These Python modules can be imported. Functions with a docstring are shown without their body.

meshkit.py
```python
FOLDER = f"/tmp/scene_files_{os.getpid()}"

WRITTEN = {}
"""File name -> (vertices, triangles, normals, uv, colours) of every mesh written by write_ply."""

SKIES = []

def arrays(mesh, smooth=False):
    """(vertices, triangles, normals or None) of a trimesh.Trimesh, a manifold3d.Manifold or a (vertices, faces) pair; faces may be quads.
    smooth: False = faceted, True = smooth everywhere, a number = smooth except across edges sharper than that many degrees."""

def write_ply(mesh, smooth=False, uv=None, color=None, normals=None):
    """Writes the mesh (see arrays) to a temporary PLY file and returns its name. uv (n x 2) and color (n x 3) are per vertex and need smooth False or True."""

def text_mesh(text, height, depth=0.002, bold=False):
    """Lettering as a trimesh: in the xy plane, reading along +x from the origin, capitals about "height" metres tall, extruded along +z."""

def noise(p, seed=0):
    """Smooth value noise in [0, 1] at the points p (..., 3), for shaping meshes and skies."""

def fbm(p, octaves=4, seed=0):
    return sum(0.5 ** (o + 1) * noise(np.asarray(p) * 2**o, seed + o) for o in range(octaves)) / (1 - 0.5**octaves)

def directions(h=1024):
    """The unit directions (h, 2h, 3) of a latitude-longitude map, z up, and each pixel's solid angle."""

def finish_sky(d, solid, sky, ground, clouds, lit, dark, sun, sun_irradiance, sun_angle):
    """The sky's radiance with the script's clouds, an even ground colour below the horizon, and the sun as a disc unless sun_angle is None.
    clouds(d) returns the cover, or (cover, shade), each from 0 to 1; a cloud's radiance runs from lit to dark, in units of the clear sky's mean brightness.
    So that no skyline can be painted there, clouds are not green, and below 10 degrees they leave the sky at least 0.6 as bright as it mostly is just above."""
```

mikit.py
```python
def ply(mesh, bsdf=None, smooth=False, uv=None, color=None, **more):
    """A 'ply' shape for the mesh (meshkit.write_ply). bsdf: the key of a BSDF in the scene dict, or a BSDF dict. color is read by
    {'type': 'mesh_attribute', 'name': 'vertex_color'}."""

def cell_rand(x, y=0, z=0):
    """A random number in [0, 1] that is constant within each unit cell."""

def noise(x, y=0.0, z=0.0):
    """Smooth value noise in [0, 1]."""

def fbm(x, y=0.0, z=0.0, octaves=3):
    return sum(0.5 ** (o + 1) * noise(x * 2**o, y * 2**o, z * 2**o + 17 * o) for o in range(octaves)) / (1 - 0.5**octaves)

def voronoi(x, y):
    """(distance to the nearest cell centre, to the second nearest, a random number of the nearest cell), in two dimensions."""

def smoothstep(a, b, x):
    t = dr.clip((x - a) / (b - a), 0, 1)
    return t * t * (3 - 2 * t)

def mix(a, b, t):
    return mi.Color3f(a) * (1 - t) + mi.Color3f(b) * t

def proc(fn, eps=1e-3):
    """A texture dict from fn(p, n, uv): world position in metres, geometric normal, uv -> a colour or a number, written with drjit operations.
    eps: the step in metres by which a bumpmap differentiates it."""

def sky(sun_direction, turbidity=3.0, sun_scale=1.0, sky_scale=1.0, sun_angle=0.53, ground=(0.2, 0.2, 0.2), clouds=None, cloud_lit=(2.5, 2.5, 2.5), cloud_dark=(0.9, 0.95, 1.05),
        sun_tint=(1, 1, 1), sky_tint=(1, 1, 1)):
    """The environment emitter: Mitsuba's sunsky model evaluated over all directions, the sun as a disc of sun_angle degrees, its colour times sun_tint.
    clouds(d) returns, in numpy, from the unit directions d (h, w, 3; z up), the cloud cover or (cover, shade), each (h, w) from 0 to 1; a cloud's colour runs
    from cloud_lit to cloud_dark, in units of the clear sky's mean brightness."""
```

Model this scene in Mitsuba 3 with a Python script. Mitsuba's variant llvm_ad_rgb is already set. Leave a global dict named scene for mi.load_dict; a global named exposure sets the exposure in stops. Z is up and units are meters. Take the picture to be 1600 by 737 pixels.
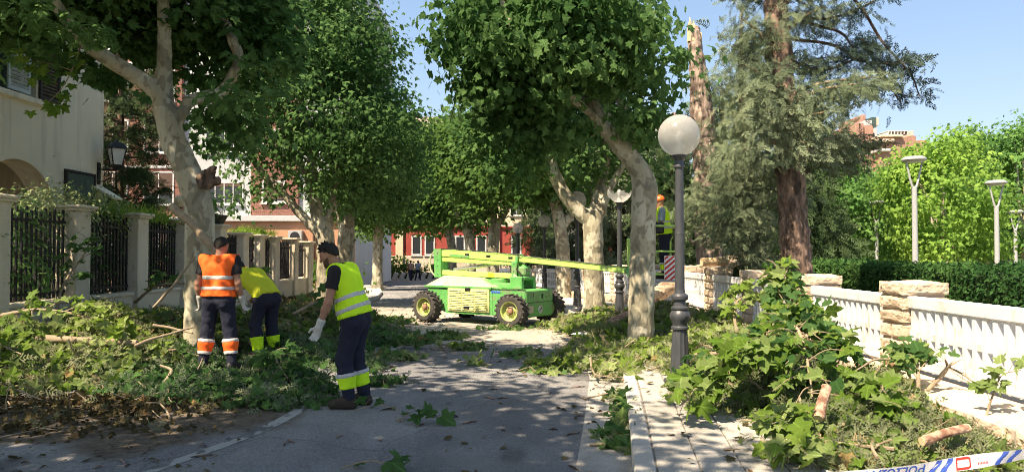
import math, random, numpy as np, trimesh, mitsuba as mi, drjit as dr, mikit, meshkit
from scipy.spatial import ConvexHull
from mikit import proc, noise, fbm, voronoi, cell_rand, smoothstep, mix

T = mi.ScalarTransform4f
scene, labels = {}, {}

# ---------------------------------------------------------------- camera, daylight, exposure
EYE, PITCH, FPX = np.array([0, 0, 1.6]), math.atan(26.5 / 1160), 1160.0
scene['camera'] = {'type': 'perspective', 'fov': 69.2, 'fov_axis': 'x', 'near_clip': 0.05, 'far_clip': 3000.0,
                   'to_world': T().look_at(origin=EYE.tolist(), target=[0, 10, 1.6 + 10 * math.tan(PITCH)], up=[0, 0, 1])}
SUN = (-0.40, -0.40, 0.82)
scene['sky'] = mikit.sky(SUN, turbidity=5.0, ground=(0.19, 0.18, 0.15), sky_scale=0.70, sky_tint=(1.09, 1.0, 0.90), sun_tint=(1.0, 0.99, 0.95))
exposure = 3.2

# ---------------------------------------------------------------- helpers
rng = np.random.default_rng(11)
counts = {}


def numbered(k):
    n = counts.get(k, 0)
    counts[k] = n + 1
    return k if n == 0 else f'{k}_{n:03d}'


def tag(key, label=None, cat=None, group=None, kind=None):
    d = {a: b for a, b in (('label', label), ('category', cat), ('group', group), ('kind', kind)) if b}
    if d:
        labels[key] = d
    return key


def put(name, mesh, mat, parent=None, smooth=False, uv=None, to=None, **lab):
    key = numbered((parent + '__' if parent else '') + name)
    d = dict(mesh) if isinstance(mesh, dict) else mikit.ply(mesh, mat, smooth, uv=uv)
    if mat is not None:
        d['bsdf'] = {'type': 'ref', 'id': mat}
    if to is not None:
        d['to_world'] = T(np.asarray(to, float).tolist()) if not isinstance(to, mi.ScalarTransform4f) else to
    scene[key] = d
    return tag(key, **lab)


def thing(name, label, cat, group=None):
    return tag(numbered(name), label, cat, group)


def unit(v):
    v = np.asarray(v, float)
    return v / (np.linalg.norm(v, axis=-1, keepdims=True) + 1e-12)


def at(px, py, Y):
    """The point of the place at distance Y (metres along the street) that I measured at this pixel of the 1600 px photograph."""
    u, v = (px - 800) / FPX, (368.5 - py) / FPX
    d = np.array([u, math.cos(PITCH) - v * math.sin(PITCH), math.sin(PITCH) + v * math.cos(PITCH)])
    return EYE + d * (Y / d[1])


def gz(y):
    """Height of the street: level near by, falling gently beyond 20 m."""
    return -0.018 * np.maximum(0, np.asarray(y, float) - 20)


def join(meshes):
    vs, fs, n = [], [], 0
    for v, f in meshes:
        v, f = np.asarray(v, float), np.asarray(f, int)
        if f.shape[1] == 4:
            f = np.vstack([f[:, [0, 1, 2]], f[:, [0, 2, 3]]])
        vs.append(v); fs.append(f + n); n += len(v)
    return np.vstack(vs), np.vstack(fs)


def xf(mesh, M):
    M = np.asarray(M, float)
    return mesh[0] @ M[:3, :3].T + M[:3, 3], mesh[1]


def mat4(loc=(0, 0, 0), rz=0.0, scale=1.0, R=None):
    M = np.eye(4)
    if R is None:
        c, s = math.cos(rz), math.sin(rz)
        R = np.array([[c, -s, 0], [s, c, 0], [0, 0, 1]])
    M[:3, :3] = np.asarray(R) @ np.diag(np.broadcast_to(scale, 3))
    M[:3, 3] = loc
    return M


def _chamfer_faces():
    v = _chamfer_verts((1, 1, 1), 0.2)
    h = ConvexHull(v)
    f = h.simplices.copy()
    for i, t in enumerate(f):
        n = np.cross(v[t[1]] - v[t[0]], v[t[2]] - v[t[0]])
        if n @ v[t].mean(0) < 0:
            f[i] = t[::-1]
    return f


def _chamfer_verts(size, c):
    h = np.asarray(size, float) / 2
    out = []
    for s in np.ndindex(2, 2, 2):
        s = np.array(s) * 2 - 1
        for k in range(3):
            p = s * (h - c)
            p[k] = s[k] * h[k]
            out.append(p)
    return np.array(out)


CHAMFER = _chamfer_faces()


def box(lo, hi, c=None):
    """A box from corner lo to corner hi with chamfered edges."""
    lo, hi = np.asarray(lo, float), np.asarray(hi, float)
    size = np.abs(hi - lo)
    c = min(0.12 * size.min(), 0.012) if c is None else c
    return _chamfer_verts(size, c) + (lo + hi) / 2, CHAMFER


def bar(a, b, w, h=None, up=(0, 0, 1), c=None):
    """A straight bar of section w x h from a to b."""
    a, b = np.asarray(a, float), np.asarray(b, float)
    y = unit(b - a)
    x = np.cross(y, up)
    x = unit(x if np.linalg.norm(x) > 1e-6 else np.cross(y, [1, 0, 0]))
    M = np.eye(4)
    M[:3, :3] = np.stack([x, y, np.cross(x, y)], 1)
    M[:3, 3] = (a + b) / 2
    L, h = np.linalg.norm(b - a), h or w
    return xf(box((-w / 2, -L / 2, -h / 2), (w / 2, L / 2, h / 2), c), M)


def spline(pts, n):
    pts = np.asarray(pts, float)
    if len(pts) < 3:
        t = np.linspace(0, 1, n)[:, None]
        return pts[0] * (1 - t) + pts[-1] * t
    p = np.vstack([2 * pts[0] - pts[1], pts, 2 * pts[-1] - pts[-2]])
    out = []
    for u in np.linspace(0, len(pts) - 1, n):
        i = min(int(u), len(pts) - 2)
        t = u - i
        a, b, c, d = p[i:i + 4]
        out.append(0.5 * (2 * b + (c - a) * t + (2 * a - 5 * b + 4 * c - d) * t * t + (3 * b - a - 3 * c + d) * t ** 3))
    return np.array(out)


def tube(pts, radii, n=8, steps=None, rough=0.0, seed=0):
    """A tapering tube along the points, closed at both ends."""
    pts = np.asarray(pts, float)
    radii = np.broadcast_to(np.asarray(radii, float), len(pts))
    if steps:
        q = spline(np.hstack([pts, radii[:, None]]), steps)
        pts, radii = q[:, :3], np.maximum(q[:, 3], 0.001)
    t = unit(np.gradient(pts, axis=0))
    x = np.cross(t[0], [0, 0, 1.0])
    x = unit(x if np.linalg.norm(x) > 0.1 else np.cross(t[0], [1.0, 0, 0]))
    rings = []
    a = np.arange(n) * 2 * np.pi / n
    for p, d, r in zip(pts, t, radii):
        x = unit(x - d * (x @ d))
        y = np.cross(d, x)
        rings.append(p + r * (np.cos(a)[:, None] * x + np.sin(a)[:, None] * y))
    v = np.vstack(rings)
    if rough:
        v = v + rough * (np.stack([meshkit.noise(v * 6 + k * 31.7, seed) for k in range(3)], -1) - 0.5)
    i, k = np.meshgrid(np.arange(n), np.arange(len(pts) - 1))
    i, k = i.ravel(), k.ravel()
    j = (i + 1) % n
    f = np.stack([k * n + i, k * n + j, (k + 1) * n + j, (k + 1) * n + i], 1)
    f = np.vstack([f[:, [0, 1, 2]], f[:, [0, 2, 3]]])
    m = len(v)
    ii = np.arange(n)
    jj = (ii + 1) % n
    f = np.vstack([f, np.stack([np.full(n, m), jj, ii], 1), np.stack([np.full(n, m + 1), ii + m - n, jj + m - n], 1)])
    return np.vstack([v, pts[:1], pts[-1:]]), f


def lathe(profile, n=24, at_=(0, 0, 0), flute=0.0, flutes=0):
    pr = np.asarray(profile, float)
    a = np.arange(n) * 2 * np.pi / n
    k = 1 + (flute * np.cos(flutes * a) if flutes else 0 * a)
    v = np.stack([pr[:, None, 0] * np.cos(a) * k, pr[:, None, 0] * np.sin(a) * k, np.repeat(pr[:, 1:], n, 1)], -1).reshape(-1, 3)
    i, j = np.meshgrid(np.arange(n), np.arange(len(pr) - 1))
    i, j = i.ravel(), j.ravel()
    i2 = (i + 1) % n
    q = np.stack([j * n + i, j * n + i2, (j + 1) * n + i2, (j + 1) * n + i], 1)
    f = np.vstack([q[:, [0, 1, 2]], q[:, [0, 2, 3]]])
    area = np.linalg.norm(np.cross(v[f[:, 1]] - v[f[:, 0]], v[f[:, 2]] - v[f[:, 0]]), axis=1)
    return v + np.asarray(at_), f[area > 1e-10]


def extrude(poly, depth, M=None):
    """A polygon in xy extruded along z by depth, then placed by M."""
    import shapely
    p = poly if hasattr(poly, 'area') else shapely.Polygon(poly)
    m = trimesh.creation.extrude_polygon(p, depth, engine='earcut')
    out = (np.array(m.vertices), np.array(m.faces))
    return xf(out, M) if M is not None else out


def facade(a, b, thick):
    """Matrix whose x runs along the wall from a to b (at z = 0), y up, z out of the wall: extruding by +thick comes out towards the viewer's right-hand normal."""
    x = unit(np.array([b[0] - a[0], b[1] - a[1], 0.0]))
    M = np.eye(4)
    M[:3, 0], M[:3, 1], M[:3, 2] = x, (0, 0, 1), np.cross(x, (0, 0, 1))
    M[:3, 3] = (a[0], a[1], 0)
    return M


# ---- implicit shapes: rounded cones joined smoothly, meshed by surface nets
class Field:
    def __init__(self, lo, hi, h):
        self.lo, self.h = np.asarray(lo, float), h
        self.n = np.ceil((np.asarray(hi) - self.lo) / h).astype(int) + 1
        self.d = np.full(self.n, 1.0, np.float32)

    def sub(self, lo, hi):
        a = np.clip(np.floor((lo - self.lo) / self.h).astype(int), 0, self.n - 1)
        b = np.clip(np.ceil((hi - self.lo) / self.h).astype(int) + 1, a + 1, self.n)
        sl = tuple(slice(x, y) for x, y in zip(a, b))
        g = np.meshgrid(*[self.lo[k] + self.h * np.arange(a[k], b[k]) for k in range(3)], indexing='ij')
        return sl, np.stack(g, -1)

    def cone(self, a, b, ra, rb, k=0.04, cut=False, flat=None):
        """flat: (axis, factor) squeezes the shape along an axis."""
        a, b = np.asarray(a, float), np.asarray(b, float)
        pad = max(ra, rb) * (max(1, 1 / flat[1]) if flat else 1) + k + 3 * self.h
        sl, p = self.sub(np.minimum(a, b) - pad, np.maximum(a, b) + pad)
        ab = b - a
        q = p - a
        L = max(ab @ ab, 1e-9)
        t = np.clip(q @ ab / L, 0, 1)
        r = q - t[..., None] * ab
        if flat:
            ax = unit(np.asarray(flat[0], float))
            r = r + (r @ ax)[..., None] * ax * (flat[1] - 1)
        d = np.linalg.norm(r, axis=-1) - (ra + (rb - ra) * t)
        self.add(sl, d.astype(np.float32), k, cut)

    def add(self, sl, d, k, cut=False):
        o = self.d[sl]
        if cut:
            d = -d
            h = np.clip(0.5 - 0.5 * (d - o) / k, 0, 1) if k else (o > d)
            self.d[sl] = d + (o - d) * h + k * h * (1 - h) if k else np.maximum(o, d)
        else:
            h = np.clip(0.5 + 0.5 * (d - o) / k, 0, 1)
            self.d[sl] = d + (o - d) * h - k * h * (1 - h)

    def points(self):
        g = np.meshgrid(*[self.lo[k] + self.h * np.arange(self.n[k]) for k in range(3)], indexing='ij')
        return np.stack(g, -1)

    def mesh(self):
        return nets(self.d, self.lo, self.h)


def nets(d, lo, h):
    d = np.pad(d, 1, constant_values=1.0)
    lo = np.asarray(lo) - h
    s = d < 0
    n = np.array(d.shape) - 1
    c = np.zeros(n, int)
    for o in np.ndindex(2, 2, 2):
        c += s[o[0]:o[0] + n[0], o[1]:o[1] + n[1], o[2]:o[2] + n[2]]
    cells = np.argwhere((c > 0) & (c < 8))
    if not len(cells):
        return np.zeros((3, 3)), np.array([[0, 1, 2]])
    index = np.full(n, -1)
    index[tuple(cells.T)] = np.arange(len(cells))
    acc, cnt = np.zeros((len(cells), 3)), np.zeros(len(cells))
    corner = np.array(list(np.ndindex(2, 2, 2)))
    for i in range(8):
        for k in range(3):
            if corner[i][k] == 0:
                a, b = corner[i], corner[i] + np.eye(3, dtype=int)[k]
                da, db = d[tuple((cells + a).T)], d[tuple((cells + b).T)]
                on = (da < 0) != (db < 0)
                t = np.where(on, da / np.where(on, da - db, 1), 0)
                acc += np.where(on[:, None], a + t[:, None] * (b - a), 0)
                cnt += on
    v = lo + h * (cells + acc / cnt[:, None])
    faces = []
    for k in range(3):
        e = np.eye(3, dtype=int)[k]
        i1, i2 = (k + 1) % 3, (k + 2) % 3
        A = s[tuple(slice(0, x - e[j]) for j, x in enumerate(s.shape))]
        B = s[tuple(slice(e[j], x) for j, x in enumerate(s.shape))]
        for flip, m in ((False, A & ~B), (True, ~A & B)):
            p = np.argwhere(m)
            p = p[(p[:, i1] > 0) & (p[:, i2] > 0)]
            if not len(p):
                continue
            u, w = np.eye(3, dtype=int)[i1], np.eye(3, dtype=int)[i2]
            q = np.stack([index[tuple((p - a).T)] for a in (u + w, w, 0 * u, u)], 1)
            q = q[(q >= 0).all(1)]
            faces.append(q[:, ::-1] if flip else q)
    q = np.vstack(faces)
    return v, np.vstack([q[:, [0, 1, 2]], q[:, [0, 2, 3]]])


def limbs(chains, h=0.03, k=0.08, rough=0.03, knobs=(), freq=5.0):
    """A trunk with its limbs as one mesh: chains of (x, y, z, r)."""
    chains = [spline(np.asarray(c, float), max(3 * len(c), 6)) for c in chains]
    allp = np.vstack(chains + [np.asarray(knobs, float).reshape(-1, 4)])
    pad = allp[:, 3].max() + 0.12
    f = Field(allp[:, :3].min(0) - pad, allp[:, :3].max(0) + pad, h)
    for c in chains:
        for a, b in zip(c[:-1], c[1:]):
            f.cone(a[:3], b[:3], max(a[3], h * 0.8), max(b[3], h * 0.8), k if c is not chains[0] and a is c[0] else 0.012)
    for q in knobs:
        f.cone(q[:3], np.asarray(q[:3]) + [0, 0, 0.01], q[3], q[3], k)
    v, t = f.mesh()
    g = meshkit.fbm(v * freq, 3, 4) - 0.5
    n = meshkit.arrays((v, t), True)[2]
    return v + n * (g * rough * 2)[:, None], t


# ---- leaves
def star_leaf(curl=1.0, fold=1.0, bend=0.0):
    half = [(0.06, 0.02), (0.22, -0.10), (0.50, 0.10), (0.40, 0.20), (0.34, 0.35), (0.48, 0.48), (0.55, 0.66), (0.38, 0.66), (0.24, 0.62), (0.18, 0.80)]
    o = np.array(half + [(0, 1.0)] + [(-x, y) for x, y in half[::-1]])
    z = 0.16 * fold * np.abs(o[:, 0]) - curl * (0.30 * (o[:, 1] - 0.3) ** 2 + 0.35 * o[:, 0] ** 2) + bend * o[:, 0] * o[:, 1]
    v = np.vstack([np.column_stack([o, z]), [[0, 0.33, -0.03]], [[0, 0.0, 0.0]]])
    n = len(o)
    f = [(n, i, (i + 1) % n) for i in range(n - 1)] + [(n, n - 1, n + 1), (n, n + 1, 0)]
    return v, np.array(f), np.abs(v[:, 0])


def mid_leaf():
    o = np.array([(0, 0), (0.46, 0.10), (0.33, 0.34), (0.53, 0.6), (0.25, 0.63), (0, 1.0), (-0.25, 0.63), (-0.53, 0.6), (-0.33, 0.34), (-0.46, 0.10)])
    z = 0.14 * np.abs(o[:, 0]) - 0.28 * (o[:, 1] - 0.3) ** 2 - 0.3 * o[:, 0] ** 2
    v = np.vstack([np.column_stack([o, z]), [[0, 0.35, -0.02]]])
    n = len(o)
    return v, np.array([(n, i, (i + 1) % n) for i in range(n)]), np.abs(v[:, 0])


def far_leaf():
    v = np.array([(0, 0, 0), (0.46, 0.3, -0.02), (0.2, 0.55, 0.03), (0, 1.0, -0.12), (-0.2, 0.55, 0.03), (-0.46, 0.3, -0.02)])
    return v, np.array([(0, 1, 2), (0, 2, 4), (2, 3, 4), (0, 4, 5)]), np.abs(v[:, 0])


def oval_leaf():
    v = np.array([(0, 0, 0), (0.24, 0.4, 0.05), (0, 0.45, -0.02), (-0.24, 0.4, 0.05), (0, 1.0, -0.12)])
    return v, np.array([(0, 1, 2), (1, 4, 2), (0, 2, 3), (2, 4, 3)]), np.abs(v[:, 0])


def blade_leaf():
    v = np.array([(-0.03, 0, 0), (0.03, 0, 0), (-0.03, 0.55, 0.05), (0.03, 0.55, 0.05), (0, 1, -0.12)])
    return v, np.array([(0, 1, 3), (0, 3, 2), (2, 3, 4)]), np.abs(v[:, 0])


def frond(seed, pairs=9, width=0.42):
    """A flat feathery spray of conifer foliage, 1 long."""
    r = np.random.default_rng(seed)
    vs, fs = [], []

    def blade(p, d, L, w):
        d = unit(d)
        s = unit(np.cross(d, [0, 0, 1.0])) * w
        q = np.array([p - s * 0.4, p + s * 0.4, p + d * L * 0.6 + s, p + d * L, p + d * L * 0.6 - s])
        n = len(vs) * 5
        vs.append(q)
        fs.extend([(n, n + 1, n + 2), (n, n + 2, n + 4), (n + 4, n + 2, n + 3)])

    axis = lambda t: np.array([0.06 * math.sin(3 * t + seed), t, -0.22 * t * t])
    for i in range(pairs):
        t = 0.06 + 0.9 * i / pairs
        L = width * (1 - 0.75 * t) * r.uniform(0.75, 1.15)
        for s in (-1, 1):
            a = r.uniform(0.75, 1.15)
            blade(axis(t), np.array([s * math.sin(a), math.cos(a), r.uniform(-0.35, 0.25)]), L, 0.034)
            if i % 2 == 0:
                blade(axis(t) + np.array([s * L * 0.45 * math.sin(a), L * 0.45 * math.cos(a), 0]), np.array([s * 0.25, 1, r.uniform(-0.4, 0.3)]), L * 0.5, 0.03)
    blade(axis(0.55), np.array([0, 1, -0.25]), 0.5, 0.03)
    v = np.vstack(vs)
    return v, np.array(fs), np.abs(v[:, 0])


STARS = [star_leaf(), star_leaf(2.2, 1.6, 0.5), star_leaf(-0.6, 2.6, -0.5), star_leaf(2.8, 0.3, -0.9), star_leaf(0.6, 3.6, 0.2)]
STAR, MID, FAR, OVAL, BLADE = star_leaf(), mid_leaf(), far_leaf(), oval_leaf(), blade_leaf()
FRONDS = [frond(s, 7, 0.45) for s in range(4)]
SPRIGS = [frond(s, 5, 0.5) for s in range(4, 8)]


def frames(n, tip, r, tilt=0.5):
    """Rotations whose z is near n (n x 3) and whose y is near tip."""
    z = unit(n + tilt * r.normal(size=n.shape))
    y = unit(tip - z * (tip * z).sum(1, keepdims=True))
    return np.stack([np.cross(y, z), y, z], -1)


def scatter(templates, pos, R, size, r):
    """All the copies as one mesh with uv: u a random number per leaf, v across the leaf."""
    templates = templates if isinstance(templates, list) else [templates]
    which = r.integers(0, len(templates), len(pos))
    vs, fs, uvs, n = [], [], [], 0
    for k, (v, f, across) in enumerate(templates):
        m = which == k
        if not m.any():
            continue
        c = m.sum()
        s = np.broadcast_to(size, len(pos))[m]
        x = np.einsum('nij,vj->nvi', R[m], v) * s[:, None, None] + pos[m][:, None]
        vs.append(x.reshape(-1, 3))
        fs.append((f[None] + (np.arange(c) * len(v))[:, None, None]).reshape(-1, 3) + n)
        uvs.append(np.stack([np.repeat(r.random(c), len(v)), np.tile(across, c)], 1))
        n += c * len(v)
    return (np.vstack(vs), np.vstack(fs)), np.vstack(uvs)


def ball(n, r, inner=0.35):
    d = unit(r.normal(size=(n, 3)))
    return d * (inner ** 3 + (1 - inner ** 3) * r.random((n, 1))) ** (1 / 3)


def crown_points(blobs, n, r, clump=0.28, per=26, inner=0.45, gap=0.35, freq=0.9):
    """Points of leaves in clumps through the ellipsoids (x, y, z, rx, ry, rz), with the outward direction at each."""
    blobs = np.asarray(blobs, float)
    w = (blobs[:, 3] * blobs[:, 4] * blobs[:, 5]) ** 0.8
    out, dirs = [], []
    need = max(1, n // per)
    for b, wi in zip(blobs, w / w.sum()):
        m = max(3, int(round(need * wi)))
        u = ball(4 * m, r, inner)
        c = b[:3] + u * b[3:] * np.where(r.random((len(u), 1)) < 0.16, r.uniform(1.05, 1.4, (len(u), 1)), 1.0)
        keep = meshkit.noise(c * freq, 7) > gap * r.random(len(c)) * 1.6
        c, u = c[keep][:m], u[keep][:m]
        k = r.poisson(per, len(c))
        p = np.repeat(c, k, 0)
        sc = np.repeat(r.uniform(0.6, 1.3, len(c)), k)[:, None] * clump
        off = r.normal(size=p.shape) * sc * [1, 1, 0.6]
        out.append(p + off)
        dirs.append(unit(np.repeat(u, k, 0) + 0.8 * off / clump))
    return np.vstack(out), np.vstack(dirs)


def foliage(blobs, n, template, size, seed, clump=0.28, per=26, tilt=0.45, up=0.75, droop=0.45, inner=0.45, gap=0.35, freq=0.9):
    r = np.random.default_rng(seed)
    p, o = crown_points(blobs, n, r, clump, per, inner, gap, freq)
    nrm = unit(np.array([0, 0, up]) + 0.6 * o)
    tip = o * [1, 1, 0.4] + [0, 0, -droop] + 0.5 * r.normal(size=o.shape)
    return scatter(template, p, frames(nrm, tip, r, tilt), size * r.uniform(0.65, 1.2, len(p)), r)

# ---------------------------------------------------------------- materials
def mat(name, color, rough=0.8, bump=None, scale=0.004, two=True, eps=2e-3, **more):
    b = {'type': 'principled', 'base_color': {'type': 'rgb', 'value': list(color)} if not callable(color) else proc(color), 'roughness': rough, 'specular': 0.3, **more}
    if bump is not None:
        b = {'type': 'bumpmap', 'arbitrary': proc(bump, eps), 'scale': scale, 'bsdf': b}
    scene[name] = {'type': 'twosided', 'bsdf': b} if two else b


def leaf_mat(name, dark, light, trans=0.9, rough=0.38, vary=0.35, dry=None):
    def color(p, n, uv):
        big = fbm(p.x * 0.8, p.y * 0.8, p.z * 0.8, 2)
        c = mix(dark, light, dr.clip(uv.x * vary + (1 - vary) * smoothstep(0.25, 0.75, big), 0, 1))
        c = c * (0.85 + 0.5 * smoothstep(0.05, 0.0, uv.y))
        if dry is not None:
            c = mix(c, dry, smoothstep(0.93, 0.96, uv.x))
        return c
    scene[name] = {'type': 'principledthin', 'base_color': proc(color), 'roughness': rough, 'diff_trans': trans, 'eta': 1.4}


def speck(p, s):
    return cell_rand(dr.floor(p.x * s), dr.floor(p.y * s), dr.floor(p.z * s))


def asphalt(p, n, uv):
    a = fbm(p.x * 0.7, p.y * 0.5, 0, 4)
    g = noise(p.x * 90, p.y * 90, 3)
    c = mix((0.12, 0.121, 0.127), (0.18, 0.179, 0.178), smoothstep(0.3, 0.7, a))
    c = c * (0.72 + 0.55 * g)
    dusty = smoothstep(0.5, 0.75, fbm(p.x * 1.7 + 9, p.y * 1.1, 2, 4))
    c = mix(c, (0.16, 0.155, 0.145), 0.25 * dusty)
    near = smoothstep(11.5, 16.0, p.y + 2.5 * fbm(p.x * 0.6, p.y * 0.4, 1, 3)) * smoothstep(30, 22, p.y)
    c = mix(c, mi.Color3f(0.30, 0.265, 0.215) * (0.8 + 0.4 * g), near * (0.45 + 0.5 * smoothstep(0.3, 0.7, fbm(p.x * 1.2, p.y * 0.8, 7, 4))))  # pale dust tone that also paints the sunlit stretch by the lift brighter
    d1, d2, w = voronoi(p.x * 0.45 + 0.12 * fbm(p.x * 3, p.y * 3, 0, 3), p.y * 0.3 + 0.12 * fbm(p.x * 3 + 9, p.y * 3, 0, 3))
    c = c * (1 - 0.22 * smoothstep(0.014, 0.004, d2 - d1)) * (0.93 + 0.12 * w)
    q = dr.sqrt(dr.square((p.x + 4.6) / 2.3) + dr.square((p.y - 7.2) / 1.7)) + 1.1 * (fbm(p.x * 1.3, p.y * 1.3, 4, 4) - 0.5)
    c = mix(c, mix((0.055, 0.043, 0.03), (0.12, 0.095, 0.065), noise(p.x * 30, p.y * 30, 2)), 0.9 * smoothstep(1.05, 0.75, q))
    oil = smoothstep(0.66, 0.78, fbm(p.x * 1.3 + 40, p.y * 0.8, 5, 3))
    patch = smoothstep(0.5, 0.51, noise(p.x * 0.55 + 3, p.y * 0.35 + 8, 0)) * 0.10
    return c * (1 - 0.35 * oil) * (1 - patch) * (0.86 + 0.28 * fbm(p.x * 5, p.y * 2.5, 3, 3))


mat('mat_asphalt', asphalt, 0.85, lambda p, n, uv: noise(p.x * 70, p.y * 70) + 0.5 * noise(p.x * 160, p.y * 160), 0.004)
mat('mat_line', lambda p, n, uv: mix((0.1, 0.1, 0.1), (0.28, 0.28, 0.27), smoothstep(0.30, 0.5, fbm(p.x * 9, p.y * 5, 0, 4))), 0.8)
mat('mat_gutter', lambda p, n, uv: mix((0.2, 0.19, 0.17), (0.34, 0.32, 0.29), fbm(p.x * 4, p.y * 3, 0, 4)) * (0.85 + 0.3 * noise(p.x * 80, p.y * 80)), 0.85)
mat('mat_paver', lambda p, n, uv: mix((0.21, 0.20, 0.18), (0.33, 0.315, 0.285), fbm(p.x * 2, p.y * 2, 0, 4)) * (0.8 + 0.2 * cell_rand(dr.floor(p.x * 3.3), dr.floor(p.y * 3.3)) + 0.25 * noise(p.x * 90, p.y * 90, p.z * 90)), 0.85)
mat('mat_joint', (0.13, 0.12, 0.105), 0.95)
mat('mat_kerb', lambda p, n, uv: mix((0.25, 0.24, 0.22), (0.42, 0.40, 0.36), fbm(p.x * 3, p.y * 3, p.z * 6, 4)), 0.85)
mat('mat_soil', lambda p, n, uv: mix((0.055, 0.045, 0.033), (0.13, 0.105, 0.075), fbm(p.x * 2.5, p.y * 2.5, 0, 4)) * (0.7 + 0.6 * noise(p.x * 60, p.y * 60, 0)), 0.95)
mat('mat_ground', lambda p, n, uv: mix((0.07, 0.085, 0.04), (0.17, 0.15, 0.10), smoothstep(0.3, 0.7, fbm(p.x * 0.35, p.y * 0.35, 0, 4))), 0.95)
mat('mat_stucco', lambda p, n, uv: mix((0.57, 0.52, 0.40), (0.68, 0.63, 0.50), fbm(p.x * 1.5, p.y * 1.5, p.z * 0.7, 4)) * (1 - 0.16 * smoothstep(0.5, 0.75, fbm(p.x * 5, p.y * 5, p.z * 0.5, 3))), 0.9, lambda p, n, uv: fbm(p.x * 14, p.y * 14, p.z * 14, 3), 0.02)
mat('mat_pillar', lambda p, n, uv: mix((0.50, 0.44, 0.33), (0.62, 0.56, 0.45), fbm(p.x * 3, p.y * 3, p.z * 1.4, 4)) * (0.94 + 0.1 * noise(p.x * 40, p.y * 40, p.z * 40)), 0.9)
mat('mat_iron', (0.018, 0.018, 0.02), 0.55)
mat('mat_frame_white', (0.5, 0.5, 0.49), 0.5)
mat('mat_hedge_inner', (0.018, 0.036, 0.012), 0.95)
mat('mat_shutter_grey', (0.36, 0.41, 0.42), 0.6)
mat('mat_shutter_dark', (0.035, 0.03, 0.028), 0.6)
mat('mat_blind', (0.085, 0.055, 0.042), 0.7)
mat('mat_glass_dark', (0.03, 0.035, 0.04), 0.12, specular=0.25)
mat('mat_board', lambda p, n, uv: mix((0.035, 0.06, 0.055), (0.07, 0.10, 0.09), fbm(p.x * 4, p.y * 12, p.z * 4, 3)), 0.5)
mat('mat_tile', (0.30, 0.14, 0.085), 0.85)


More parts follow.
